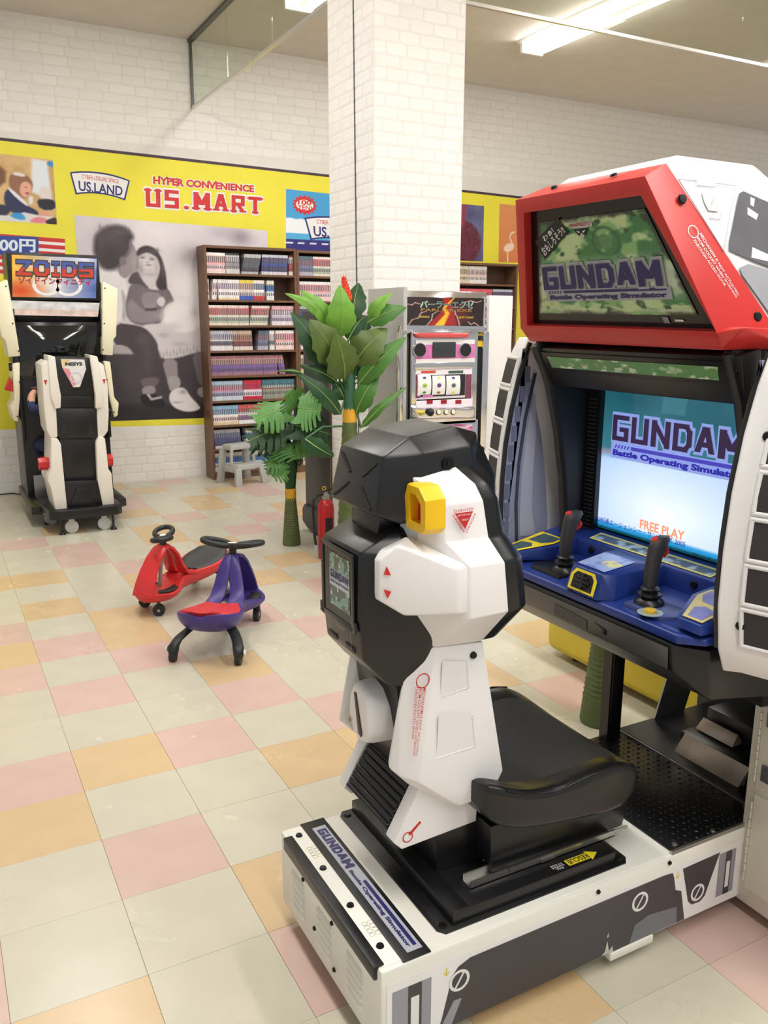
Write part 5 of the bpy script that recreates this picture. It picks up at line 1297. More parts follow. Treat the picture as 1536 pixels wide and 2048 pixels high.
# a comic: cover block with the spine printed in bands; (bands from the bottom up: fraction, colour)
STY = {
 'pinkwhite': [(.34, (232,206,204)), (.06, (246,238,236)), (.46, (222,170,172)), (.14, (244,234,232))],
 'bw': [(.3, (206,202,200)), (.3, (150,146,150)), (.3, (196,196,196)), (.1, (70,70,74))],
 'charcoal': [(.12, (180,178,178)), (.2, (76,72,80)), (.5, (96,100,104)), (.18, (178,180,178))],
 'navy': [(.16, (206,200,206)), (.26, (66,64,104)), (.22, (70,86,150)), (.22, (96,86,120)), (.14, (186,190,200))],
 'redwhite': [(.2, (224,216,210)), (.4, (176,92,92)), (.3, (210,206,204)), (.1, (120,60,64))],
 'lilac': [(.1, (226,206,160)), (.42, (232,228,230)), (.3, (206,196,212)), (.18, (230,226,230))],
 'primary': [(.22, (70,96,176)), (.32, (214,200,196)), (.3, (206,180,160)), (.16, (226,206,90))],
 'yellowred': [(.22, (190,70,66)), (.32, (230,226,222)), (.3, (150,170,200)), (.16, (230,220,214))],
 'redgreen': [(.12, (226,216,200)), (.30, (172,182,166)), (.1, (206,206,196)), (.36, (206,130,132)), (.12, (236,224,218))],
 'pinkgrey': [(.2, (224,218,222)), (.28, (186,182,200)), (.26, (214,206,214)), (.26, (218,176,182))],
 'lilacgrey': [(.28, (226,222,226)), (.2, (108,106,118)), (.14, (228,224,226)), (.38, (188,186,202))],
 'redblack': [(.2, (216,206,196)), (.26, (128,72,66)), (.3, (170,130,116)), (.24, (196,172,160))],
 'greyblue': [(.2, (176,176,186)), (.3, (120,128,158)), (.3, (150,120,132)), (.2, (90,112,124))],
 'white': [(.3, (226,222,222)), (.2, (122,116,126)), (.5, (232,228,226))],
 'purple': [(.16, (160,118,128)), (.4, (122,98,158)), (.3, (196,156,150)), (.14, (156,104,112))],
 'pastel': [(.22, (196,206,216)), (.26, (160,160,190)), (.28, (206,150,168)), (.24, (172,196,216))],
 'crimson': [(.18, (196,40,66)), (.28, (216,206,222)), (.08, (232,196,206)), (.46, (200,44,72))],
 'teal': [(.5, (146,150,136)), (.07, (176,76,84)), (.14, (176,206,196)), (.29, (72,124,142))],
 'skyblue': [(.14, (222,206,168)), (.3, (232,214,206)), (.12, (240,236,232)), (.44, (146,190,218))],
 'redtop': [(.2, (238,236,234)), (.28, (150,120,150)), (.14, (238,232,230)), (.38, (214,98,106))],
 'dark': [(.16, (206,198,196)), (.4, (86,92,132)), (.28, (132,140,170)), (.16, (176,170,176))],
 'bluewhite': [(.45, (226,226,224)), (.3, (72,128,190)), (.25, (216,214,196))],
 'cream': [(.5, (214,200,176)), (.3, (206,190,150)), (.2, (226,216,196))],
 'white2': [(.4, (228,222,216)), (.3, (216,190,190)), (.3, (232,226,222))],
}
STYW = {'pinkwhite': 'pink and white', 'bw': 'black and white', 'charcoal': 'charcoal grey', 'navy': 'navy blue and purple', 'redwhite': 'red and white', 'lilac': 'pale lilac', 'primary': 'yellow, blue and white', 'yellowred': 'red, white and blue',
        'redgreen': 'red over grey green', 'pinkgrey': 'pink over pale grey', 'lilacgrey': 'grey lilac and white', 'redblack': 'brown and red', 'greyblue': 'grey blue', 'white': 'white', 'purple': 'purple', 'pastel': 'pastel pink and blue', 'crimson': 'crimson',
        'teal': 'teal over grey', 'skyblue': 'sky blue over cream', 'redtop': 'red over white', 'dark': 'dark blue', 'bluewhite': 'blue banded white', 'cream': 'cream', 'white2': 'white and pink'}
BM = {}
def book_mesh(sty, th, h, d=.115):
    key = (sty, round(th, 4))
    if key in BM: return BM[key]
    v = []; f = []; mi = []; mats = []; z = 0
    def M_(c):
        c = tuple(min(250, int(v*1.07)) for v in c)
        m = mat('spine %d %d %d' % c, c, .4, vary=.05, scale=90, objrand=.10)
        if m not in mats: mats.append(m)
        return mats.index(m)
    hw = th/2 - .0006
    def quad(p, m): 
        n = len(v); v.extend(p); f.append((n, n+1, n+2, n+3)); mi.append(m)
    for fr, c in STY[sty]:
        z1 = z + fr*h; m = M_(c)
        quad([(-hw, 0, z), (hw, 0, z), (hw, 0, z1), (-hw, 0, z1)], m)
        quad([(hw, 0, z), (hw, d, z), (hw, d, z1), (hw, 0, z1)], m); quad([(-hw, d, z), (-hw, 0, z), (-hw, 0, z1), (-hw, d, z1)], m); z = z1
    pg = M_((226, 218, 200))
    quad([(-hw, 0, h), (hw, 0, h), (hw, d, h), (-hw, d, h)], pg); quad([(-hw, d, 0), (hw, d, 0), (hw, 0, 0), (-hw, 0, 0)], pg); quad([(hw, d, 0), (-hw, d, 0), (-hw, d, h), (hw, d, h)], pg)
    # spine lettering block and figure, a little proud
    n = len(v)
    dk = M_((90, 84, 92)); quad([(-hw*.5, -.0004, h*.52), (hw*.5, -.0004, h*.52), (hw*.5, -.0004, h*.82), (-hw*.5, -.0004, h*.82)], dk)
    quad([(-hw*.7, -.0004, h*.24), (hw*.6, -.0004, h*.22), (hw*.5, -.0004, h*.38), (-hw*.4, -.0004, h*.40)], dk)
    me = bpy.data.meshes.new('book'); me.from_pydata(v, [], f); me.polygons.foreach_set('material_index', mi)
    for m in mats: me.materials.append(m)
    me.update(); BM[key] = me; return me
X0, X1 = 2.065, 2.928
# row (from the top): runs of (start, end, style, lean degrees to the right)
RUNS = [[(0, .215, 'pinkwhite', 0), (.222, .372, 'bw', 0), (.392, .585, 'charcoal', 12), (.625, .93, 'navy', 4), (.955, 1, 'redwhite', 0)],
        [(0, .022, 'white2', 0), (.05, .10, 'white2', 6), (.125, .36, 'lilac', 0), (.363, .53, 'primary', 0), (.53, .655, 'yellowred', 0), (.68, .765, 'bluewhite', 1)],
        [(0, .46, 'redgreen', 1), (.47, .68, 'redgreen', 9), (.735, .995, 'pinkgrey', 1)],
        [(0, .265, 'lilacgrey', 0), (.275, .50, 'redblack', -3), (.555, .68, 'greyblue', 5), (.70, .76, 'white', 0), (.775, .995, 'pinkwhite', 0)],
        [(0, .785, 'purple', 0), (.815, .885, 'purple', -9)],
        [(0, .365, 'pastel', 0), (.37, .59, 'crimson', 0), (.597, .99, 'teal', 0)],
        [(0, .30, 'skyblue', 0), (.305, .62, 'redtop', 0), (.625, .98, 'pastel', 0)],
        [(.02, .33, 'dark', -6), (.38, .66, 'bluewhite', 0), (.67, .97, 'pastel', 0)],
        [(0, .97, 'bluewhite', 0)]]
ROWN = ['top', 'second', 'third', 'fourth', 'fifth', 'sixth', 'seventh', 'eighth', 'lowest']
BH_ = .186; n_book = 0; far = bmesh.new(); far_m = []
rs = random.Random(12)
def far_book(me, loc, ry):
    n0 = len(far.verts); f0 = len(far.faces); far.from_mesh(me); far.verts.ensure_lookup_table(); far.faces.ensure_lookup_table()
    R_ = Matrix.Translation(loc) @ Matrix.Rotation(ry, 4, 'Y')
    for v in far.verts[n0:]: v.co = R_ @ v.co
    idx = []
    for m in me.materials:
        if m not in far_m: far_m.append(m)
        idx.append(far_m.index(m))
    for f in far.faces[f0:]: f.material_index = idx[f.material_index]
def put_run(xa, xb, z, sty, lean, row, loose, unit, place):
    global n_book
    th = .0185; n = max(1, round((xb-xa)/th)); me = book_mesh(sty, (xb-xa)/n if (xb-xa)/n < .024 else .02, BH_)
    th = (xb-xa)/n; a = math.radians(lean)
    if abs(lean) > 2.5: xa += .0; 
    for k in range(n):
        x = xa + th*(k+.5); jit = rs.uniform(0, .006)
        lift = abs(math.sin(a))*th/2
        loc = (x - math.sin(a)*0, SH_Y+.032+jit, z+.0005+lift)
        if loose or n_book >= 300: far_book(me, loc, a); continue
        o = bpy.data.objects.new('book', me); COL.objects.link(o); o.location = loc; o.rotation_euler = (0, a, 0)
        o['category'] = 'book'; o['group'] = '%s comics %s, %s shelf' % (STYW[sty], place, row)
        o['label'] = '%s comic in the %s %s, %s shelf' % (STYW[sty], 'leaning run' if abs(lean) > 2.5 else 'run', place, row)
        n_book += 1
for r, runs in enumerate(RUNS):
    z = SHZ[8-r]
    for c, (a, b, sty, lean) in enumerate(runs):
        mid = (a+b)/2; place = 'at the left end' if mid < .2 else 'left of centre' if mid < .42 else 'at the middle' if mid < .6 else 'right of centre' if mid < .8 else 'at the right end'
        put_run(X0+(X1-X0)*a, X0+(X1-X0)*b, z, sty, lean, ROWN[r], r > 6, 0, place)
for z, runs in ((SHZ[8], [(2.985, 3.14, 'greyblue'), (3.145, 3.5, 'redgreen')]), (SHZ[7], [(2.985, 3.5, 'pinkwhite')]), (SHZ[6], [(2.985, 3.11, 'navy')]), (SHZ[5], [(2.985, 3.12, 'lilacgrey')]), (SHZ[4], [(2.985, 3.12, 'cream')]), (SHZ[3], [(2.985, 3.12, 'redblack')]), (SHZ[1], [(2.985, 3.12, 'lilac')]), (SHZ[0], [(2.985, 3.12, 'cream')])):
    for a, b, sty in runs: put_run(a, b, z, sty, 0, '', True, 1, '')
for z, runs in ((SHZ[8]-.031, [(4.74, 4.98, 'cream'), (4.985, 5.22, 'white2')]), (SHZ[7]-.031, [(4.74, 5.3, 'redtop'), (5.31, 5.58, 'navy')]), (SHZ[6]-.031, [(4.9, 5.2, 'skyblue'), (5.21, 5.58, 'redtop')]), (SHZ[5]-.031, [(5.1, 5.58, 'pastel')]), (SHZ[4]-.031, [(5.1, 5.58, 'crimson')])):
    for a, b, sty in runs: put_run(a, b, z+ (.0 if z > SHZ[7] else .0), sty, 0, '', True, 2, '')
fb = obj('comic_rows', far, far_m, smooth=0, kind='stuff'); tag(fb, 'rows of comics on the lower and far shelves behind the plants and column', 'books')
# ================================================================== STEP STOOL
m_sg = mat('grey stool plastic', (176, 176, 172), .5, vary=.03)
t = thing('step_stool', 'light grey plastic two step stool in front of the comic shelf', 'step stool')
def leg(x0, y0, x1, y1, z1, w=.05):
    return hull([(x0+a, y0+b, 0) for a in (-w*.8, w*.8) for b in (-.022, .022)] + [(x1+a, y1+b, z1) for a in (-w*.7, w*.7) for b in (-.022, .022)], .004)
obj('upper_step', [hull([(sx*.145, y, z) for sx in (-1, 1) for y in (.0, .17) for z in (.355, .372)] + [(sx*.158, y, .325) for sx in (-1, 1) for y in (-.008, .18)], .008)], m_sg, t)
obj('lower_step', [hull([(sx*.155, y, z) for sx in (-1, 1) for y in (-.15, .01) for z in (.178, .194)] + [(sx*.165, y, .148) for sx in (-1, 1) for y in (-.158, .01)], .008)], m_sg, t)
for sx in (-1, 1):
    obj('leg', leg(sx*.175, -.175, sx*.150, -.145, .165), m_sg, t)
    obj('leg', leg(sx*.178, .20, sx*.142, .165, .34), m_sg, t)
    obj('upright', hull([(sx*.135, -.012, .15), (sx*.165, -.012, .15), (sx*.135, .012, .15), (sx*.165, .012, .15), (sx*.12, -.012, .345), (sx*.155, -.012, .345), (sx*.12, .012, .345), (sx*.155, .012, .345)], .004), m_sg, t)
    obj('side_rail', [hull([(sx*.17, -.16, .12), (sx*.17, -.16, .17), (sx*.16, .16, .17), (sx*.17, .17, .12), (sx*.155, -.16, .17), (sx*.155, .16, .17), (sx*.16, -.16, .12), (sx*.16, .17, .12)], .003)], m_sg, t)
    if sx > 0: obj('back_rail', box(-.15, .15, .165, .185, .12, .17, .004), m_sg, t)
t.location = (2.25, 5.55, 0); t.rotation_euler = (0, 0, math.radians(16)); t.scale = (.88, .80, 1)

# ================================================================== SLOT MACHINE IN ITS KIOSK
FY = 2.0
m_kg = mat('kiosk grey', (176, 174, 170), .5, vary=.02); m_kw = mat('kiosk white', (226, 224, 222), .5, vary=.02)
m_chr = mat('chrome', (224, 224, 226), .1, 1.0, vary=0); m_pink = mat('slot pink', (216, 120, 180), .35, vary=.1, scale=30)
slot = thing('slot_machine', 'chrome and pink slot machine in a kiosk with black and red title panel', 'slot machine')
def F(px, py, d=0): return ony(px, py, FY - d)
def pbox(px0, py0, px1, py1, d0, d1, off=0.0):
    a, b = F(px0, py0), F(px1, py1); return box(a.x, b.x, FY-d1, FY-d0, b.z, a.z, off)
xl, xr = F(806, 700).x, F(974, 700).x
obj('cabinet', [box(xl, xr, FY+.03, 2.40, .69, 1.675, .003)], m_kg, slot)
obj('side_panel', box(xl-.006, xl+.018, FY-.012, 2.405, .69, 1.70, .002), m_kg, slot)
obj('side_panel', box(xr, xr+.165, FY-.01, FY+.02, .69, 1.665, .003), m_kw, slot, 'broad white side board of the kiosk')
obj('plinth', [box(xl-.03, xr+.17, FY-.17, 2.40, .02, .665, .004), box(xl-.04, xr+.18, FY-.19, 2.40, .665, .69, .003)], m_kw, slot)
hqd = [F(803, 656), F(970, 658), F(979, 591) + Vector((0, .03, 0)), F(811, 588) + Vector((0, .03, 0))]
obj('title_box', slab([hqd[0]+Vector((0,0,-.03)), hqd[1]+Vector((0,0,-.03)), hqd[2]+Vector((0,0,.02)), hqd[3]+Vector((0,0,.02))], .05, (0, 1, 0), .004), m_chr, slot)
def fn(U, V):
    n1 = vnoise(U, V, 8, 111, 3); img = np.zeros(U.shape+(3,)); img[:] = (36, 20, 22); img += (n1-.5)[..., None]*16
    img = blend(img, inpoly(U, V, [(.28, 0), (.66, 0), (.60, .5), (.56, 1), (.46, 1), (.48, .6)], .01), (150, 30, 26))
    img = blend(img, inpoly(U, V, [(.37, 0), (.49, 0), (.56, .45), (.50, .62), (.62, 1), (.60, 1), (.46, .62), (.50, .42)], .008), (232, 178, 40))
    img = blend(img, inpoly(U, V, [(.52, .2), (.66, 0), (.8, .2), (.75, .8), (.6, .7)], .05)*.4, (150, 40, 34))
    for pts in ([(.05, .02), (.09, .2), (.16, .26), (.20, .45), (.26, .5)], [(.27, 0), (.33, .2), (.34, .4), (.40, .5)], [(.69, .02), (.66, .3), (.63, .42), (.62, .55)], [(.94, .02), (.88, .12), (.84, .06), (.80, .14)], [(.02, .75), (.08, .72), (.12, .80), (.2, .74)], [(.74, .84), (.82, .9), (.9, .84), (.96, .9)]):
        for (a, b), (c, d) in zip(pts[:-1], pts[1:]):
            tt = np.clip(((U-a)*(c-a)+(V-b)*(d-b))/((c-a)**2+(d-b)**2), 0, 1); ds = np.hypot((U-a-tt*(c-a))*2.2, V-b-tt*(d-b)); img = blend(img, np.clip(1.4-ds/.018, 0, 1)*.8, (222, 190, 176))
    return img
tq = sub(hqd, .03, .97, .08, .92)
printed('title_print', tq, 120, 60, fn, m_prg, slot, .003)
obj('title_lettering_outline', text_bm('パーラーエクゼ', sub(tq, .18, .86, .62, .88), .0045, .035), m_ink_wht, slot, smooth=0)
obj('title_lettering', text_bm('パーラーエクゼ', sub(tq, .19, .85, .63, .87), .0055, .02), mat('title green', (30, 96, 84), .4, vary=0), slot, smooth=0)
obj('subtitle_lettering', text_bm('PARLOR EXE', sub(tq, .19, .84, .50, .60), .0045, .02), mat('title gold', (150, 112, 40), .4, vary=0), slot, smooth=0)
obj('small_lettering', [text_bm('BONUS', sub(tq, .18, .30, .27, .34), .0045, .01), text_bm('SLOT COUNT', sub(tq, .68, .87, .27, .34), .0045, .01)], mat('letter yellow', (226, 196, 60), .4, vary=0), slot, smooth=0)
obj('chrome_frame', [pbox(800, 660, 968, 664, 0, .02, .001)], m_chr, slot)
obj('frame_post', pbox(797, 664, 801, 880, -.02, .02, .002), m_chr, slot); obj('frame_post', pbox(963, 664, 967, 925, -.02, .02, .002), m_chr, slot)
obj('black_post', pbox(801, 664, 812, 880, -.03, -.005), m_ink_blk, slot); obj('black_post', pbox(952, 690, 963, 925, -.03, -.005), m_ink_blk, slot)
obj('score_plate', pbox(944, 660, 963, 693, -.03, .004), mat('score yellow', (232, 190, 30), .4), slot)
obj('score_lettering', text_bm('SCORE', [F(945, 668, .006), F(961, 668, .006), F(961, 664, .006), F(945, 664, .006)], .001, .02), m_ink_blk, slot, smooth=0)
obj('score_window', pbox(945, 671, 962, 681, 0, .007), m_ink_blk, slot)
body = obj('reel_cabinet', [pbox(818, 662, 946, 845, -.03, .03, .004)], m_chr, slot)
obj('lamp_cover', hull([F(826, 665, .03), F(941, 665, .03), F(936, 676, .03), F(832, 676, .03), F(830, 668, .055), F(936, 668, .055), F(926, 675, .055), F(844, 675, .055)], .004), mat('red lamp cover', (206, 84, 84), .15, vary=.05), body, 'red lamp cover')
up = obj('speaker_panel', pbox(825, 680, 942, 724, .03, .036, .001), m_pink, body)
obj('panel_white', [pbox(825, 680, 942, 688, .036, .038), pbox(825, 718, 942, 724, .036, .038)], m_kw, up, smooth=0)
obj('display_window', pbox(858, 684, 903, 714, .036, .044, .002), mat('display dark', (56, 60, 62), .15, vary=.05), up)
for px in (838, 929):
    c = F(px, 700, .036); obj('speaker', [rod(c, c+Vector((0, -.012, 0)), .042, .039, 24)], m_chr, up)
    obj('speaker_cone', [rod(c+Vector((0, -.0125, 0)), c+Vector((0, -.014, 0)), .036, .036, 24)], m_ink_blk, up)
obj('trim_bar', pbox(822, 726, 938, 735, .03, .042, .002), m_chr, body)
rp = obj('reel_panel', pbox(825, 738, 936, 796, .03, .036, .001), mat('slot white', (232, 222, 228), .35, vary=.03), body)
obj('payline_strip', [pbox(836, 741, 864, 745, .036, .038)], mat('strip orange', (206, 84, 54), .4), rp, smooth=0); obj('payline_strip', [pbox(890, 741, 919, 745, .036, .038)], mat('strip green', (60, 100, 80), .4), rp, smooth=0)
obj('side_strip', pbox(825, 748, 833, 795, .036, .038), mat('strip plum', (120, 60, 84), .4, vary=.3, scale=60), rp, smooth=0); obj('side_strip', pbox(924, 748, 935, 795, .036, .038), MATS['strip plum'], rp, smooth=0)
obj('reel_window', pbox(834, 750, 922, 789, .036, .040, .001), m_ink_blk, rp)
cols = [((90, 60, 130), (150, 190, 60), (70, 130, 60)), ((226, 206, 60), (90, 60, 130), (180, 80, 60)), ((90, 60, 130), (80, 84, 110), (226, 206, 60))]
for k, (a, b) in enumerate(((835, 861), (864, 889), (892, 919))):
    pa, pb_ = F(a, 770, .04), F(b, 770, .04); zc = (F(a, 751).z + F(a, 788).z)/2; rr = .075
    arc = [(FY-.018 - rr*math.cos(t)*.42, zc + rr*math.sin(t)) for t in [(-.9 + 1.8*i/8) for i in range(9)]] + [(FY-.02, zc+.05), (FY-.02, zc-.05)]
    rl = obj('reel', prism([(y, z) for y, z in arc], 'x', pa.x, pb_.x), mat('reel paper', (236, 236, 232), .4, vary=.02), rp, smooth=50)
    for j, cc_ in enumerate(cols[k]):
        c = Vector(((pa.x+pb_.x)/2, FY-.018-.033 + abs(j-1)*.008, zc + (1-j)*.036))
        obj('reel_symbol', ball(c, .014, (1, .25, .85), 10, 6), mat('symbol %d %d %d' % cc_, cc_, .4, vary=.1), rl)
low = obj('payout_panel', pbox(826, 798, 938, 812, .03, .036, .001), MATS['slot white'], body)
for px, c_ in ((853, 'red'), (881, 'red'), (910, 'red')): obj('counter', pbox(px-6, 799, px+5, 806, .036, .040), mat('counter red', (150, 24, 34), .2), low, smooth=0)
obj('payout_strip', [pbox(838, 789.5, 858, 793, .036, .041)], m_pink, low, smooth=0)
dk_ = obj('control_deck', [hull([F(822, 814, .03), F(950, 814, .03), F(822, 840, .03), F(950, 838, .03), F(826, 817, .11), F(948, 817, .11), F(840, 836, .10), F(938, 835, .10)], .006)], m_chr, body)
for px in (877, 892, 906):
    c = F(px, 824, .105); obj('stop_button', [rod(c+Vector((0, .02, 0)), c+Vector((0, -.008, 0)), .013, .012, 18)], mat('button ivory', (236, 232, 206), .3), dk_); obj('button_ring', rod(c+Vector((0, .02, 0)), c+Vector((0, -.003, 0)), .018, .017, 18), m_ink_blk, dk_)
c = F(857, 824, .10); obj('lever_knob', ball(c+Vector((0, -.02, 0)), .022), m_ink_blk, dk_)
lp = obj('lower_panel', pbox(826, 845, 948, 925, .0, .03, .003), m_chr, slot)
q = [F(830, 885, .031), F(944, 888, .031), F(944, 849, .031), F(830, 848, .031)]
def fn(U, V):
    img = np.zeros(U.shape+(3,)); img[:] = (234, 224, 230); img = blend(img, np.clip((vnoise(U, V, 5, 121, 4)-.47)*12, 0, 1), (214, 120, 178)); img = blend(img, np.clip((vnoise(U, V, 7, 127, 3)-.6)*12, 0, 1), (170, 50, 120)); img = blend(img, np.clip((vnoise(U, V, 9, 131, 3)-.66)*12, 0, 1), (232, 200, 110)); return img
printed('lower_print', q, 70, 30, fn, m_prg, lp, .001)
obj('coin_tray', pbox(905, 893, 952, 922, .02, .09, .01), m_bkg, slot)
settle(slot, ((xl+xr)/2, 2.2, 0))

# ================================================================== DARK GREY CABINET BESIDE THE COLUMN
t = thing('grey_cabinet', 'tall dark grey cabinet standing behind the two potted plants left of the column', 'cabinet')
m_dg = mat('dark grey laminate', (52, 54, 57), .45, vary=.04)
obj('carcass', [box(2.05, 2.6, 3.11, 3.55, .10, 1.585, .004)], m_dg, t)
obj('back_edge', box(2.048, 2.6, 3.085, 3.11, .10, 1.585, .002), m_wood, t)
obj('foot_moulding', [prism([(3.09, .03), (3.50, .03), (3.585, .07), (3.585, .16), (3.55, .2), (3.09, .2)], 'x', 2.035, 2.6, .006)], m_dg, t)
for x in (2.1, 2.55):
    for y in (3.14, 3.48): obj('foot', rod((x, y, 0), (x, y, .035), .02), m_bkm, t)
settle(t, (2.32, 3.33, 0))

# ================================================================== FIRE EXTINGUISHER
t = thing('fire_extinguisher', 'red fire extinguisher with black hose standing by the dark grey cabinet', 'fire extinguisher')
m_fr = mat('extinguisher red', (182, 30, 34), .3, vary=.03)
obj('cylinder', lathe([(.0, .0), (.052, .0), (.054, .01), (.054, .33), (.050, .36), (.036, .385), (.022, .395), (.022, .40), (0, .40)], (0, 0, 0), 24), m_fr, t, smooth=50)
obj('valve', [lathe([(0, .395), (.024, .395), (.024, .425), (.016, .43), (.016, .445), (0, .445)], (0, 0, 0), 16)], m_steel, t)
obj('handle', [hull([(-.02, -.008, .44), (-.02, .008, .44), (.085, -.006, .47), (.085, .006, .47), (.085, -.006, .46), (.085, .006, .46), (-.02, -.008, .45), (-.02, .008, .45)], .002), hull([(-.01, -.008, .425), (-.01, .008, .425), (.08, -.006, .435), (.08, .006, .435), (.08, -.006, .427), (.08, .006, .427)], .001)], m_bk, t)
obj('safety_pin', tube([(-.01 + .012*math.cos(a), 0, .465 + .013*math.sin(a)) for a in [2*math.pi*k/14 for k in range(14)]], .003, 6, closed=True), mat('pin yellow', (236, 190, 40), .4), t)
obj('hose', tube([(-.02, 0, .425), (-.06, -.005, .425), (-.09, -.01, .40), (-.098, -.012, .34), (-.094, -.012, .25), (-.088, -.012, .16), (-.08, -.012, .10)], .009, 8), m_bk, t, smooth=60)
obj('nozzle', tube([(-.08, -.012, .10), (-.077, -.012, .055)], .013, 10, taper=[.8, 1.1]), mat('nozzle grey', (170, 170, 168), .4), t)
q = [Vector((.0548*math.sin(a), -.0548*math.cos(a), z)) for a, z in ((-.45, .17), (.45, .17), (.45, .28), (-.45, .28))]
obj('label_plate', [faces_bm([(.0546*math.sin(a), -.0546*math.cos(a), z) for z in (.17, .28) for a in [-.5+k*.2 for k in range(6)]], [(k, k+1, k+7, k+6) for k in range(5)])], m_ink_blk, t, smooth=60)
obj('label_mark', [poly_on(q, [(.1, .3), (.28, .5), (.1, .7), (.2, .7), (.42, .5), (.2, .3)], .002), poly_on(q, [(.5, .3), (.68, .5), (.5, .7), (.6, .7), (.82, .5), (.6, .3)], .002)], m_ink_wht, t, smooth=0)
t.location = (1.875, 2.80, 0); t.scale = (1, 1, 1.0)

# ================================================================== ARTIFICIAL PLANTS
def leaf_mat(name, rgb): return mat(name, rgb, .42, vary=.16, scale=14, spec=.35)
L_BR, L_MD, L_DK, L_OL, L_MON, L_MOND = leaf_mat('leaf bright', (112, 164, 62)), leaf_mat('leaf mid', (70, 116, 48)), leaf_mat('leaf dark', (40, 74, 42)), leaf_mat('leaf olive', (84, 104, 48)), leaf_mat('monstera green', (84, 138, 64)), leaf_mat('monstera dark', (36, 70, 36))
L_RIB = mat('leaf rib', (140, 170, 84), .5, vary=.05)
def leaf_bm(base, tip, width, hint, sag=.04, fold=.25, wave=.0, n=10, blunt=.5):
    base, tip = Vector(base), Vector(tip); ax = (tip-base); L = ax.length; a = ax.normalized(); hint = Vector(hint).normalized()
    side = a.cross(hint).normalized(); nor = side.cross(a).normalized()
    v = []; f = []; rib = []
    for i in range(n+1):
        t_ = i/n; c = base + ax*t_ + nor*(sag*math.sin(math.pi*t_))*1.0 - nor*sag*.6*t_*t_
        w = width*.5*(math.sin(math.pi*min(1, t_**.75))**.8)*(1-.25*t_*(1-blunt)) if 0 < t_ < 1 else width*.01
        w *= 1 + wave*math.sin(i*2.3)
        for s, k in ((-1, 1), (-1, .5), (0, 0), (1, .5), (1, 1)):
            v.append(c + side*s*w*k + nor*(fold*w*k - (.25*w*k*k) + wave*.3*w*k*math.sin(i*2.1+s)))
        rib.append(c + nor*.0012)
    for i in range(n):
        for k in range(4): f.append((i*5+k, i*5+k+1, (i+1)*5+k+1, (i+1)*5+k))
    bm = faces_bm(v, f)
    rb = tube(rib, .0032, 4, taper=[1.2-1.0*i/n for i in range(n+1)])
    return bm, rb
def add_leaf(parent, base, tip, width, hint, m, **k):
    a, b = leaf_bm(base, tip, width, hint, **k)
    for fc in b.faces: fc.material_index = 1
    o = obj('leaf', [a, b], [m, L_RIB], parent, smooth=60); 
    return o
def trunk(parent, h, r0, r1, c=(0, 0, 0)):
    prof = [(0, 0), (r0, 0), (r0*1.02, .01), (r0*.92, h*.25)]
    k = 14
    for i in range(k+1):
        z = h*(.28 + .72*i/k); r = r0*.9 + (r1-r0*.9)*(i/k); prof += [(r*1.05, z), (r*.96, z+h*.025)]
    prof.append((0, h*1.03))
    obj('trunk', lathe(prof, c, 16), mat('trunk green', (84, 96, 50), .6, vary=.15, scale=30, bump=.4, bscale=80), parent, smooth=40)
def monstera_bm(base, tip, width, hint, droop=.3):
    base, tip = Vector(base), Vector(tip); ax = tip-base; a = ax.normalized(); L = ax.length; hint = Vector(hint).normalized(); side = a.cross(hint).normalized(); nor = side.cross(a)
    v = []; f = []
    def cl(t_): return base + ax*t_ - nor*(droop*L*.35*t_*t_)
    NL = 6
    prof = [.72, 1.0, 1.05, .98, .82, .5]
    for s in (-1, 1):
        for k in range(NL):
            t0, t1 = k/NL*.96, (k+.99)/NL*.96; w = width*.5*prof[k]
            tf0, tf1 = t0 + .02 + .08*(k > 0) - (.26 if k == 0 else 0), t1 + .09 - (.05 if k == 0 else 0)
            gap = .012 if k > 0 else .0
            p = [cl(t0), cl(t1), cl(min(1.04, tf1-gap)) + side*s*w - nor*droop*w*.45, cl(tf0+gap) + side*s*w*.97 - nor*droop*w*.45]
            m0, m1 = cl(t0+.01) + side*s*w*.55 + nor*.04*w, cl(t1-.002) + side*s*w*.55 + nor*.04*w
            mid = cl((tf0+tf1)/2) + side*s*w*1.07 - nor*droop*w*.5
            n = len(v); v += [p[0], p[1], m1, m0, p[2], p[3], mid]
            ff = [(n, n+1, n+2, n+3), (n+3, n+2, n+4, n+6), (n+3, n+6, n+5)]
            f += ff if s > 0 else [t_[::-1] for t_ in ff]
    bm = faces_bm(v, f); rb = tube([cl(i/6) + nor*.001 for i in range(7)], .0026, 4)
    for fc in rb.faces: fc.material_index = 1
    return [bm, rb]
def P2(x, y): return (480 + x/5.6875, 760 + y/5.6875)
def P1(x, y): return (540 + x/5.12, 540 + y/5.12)
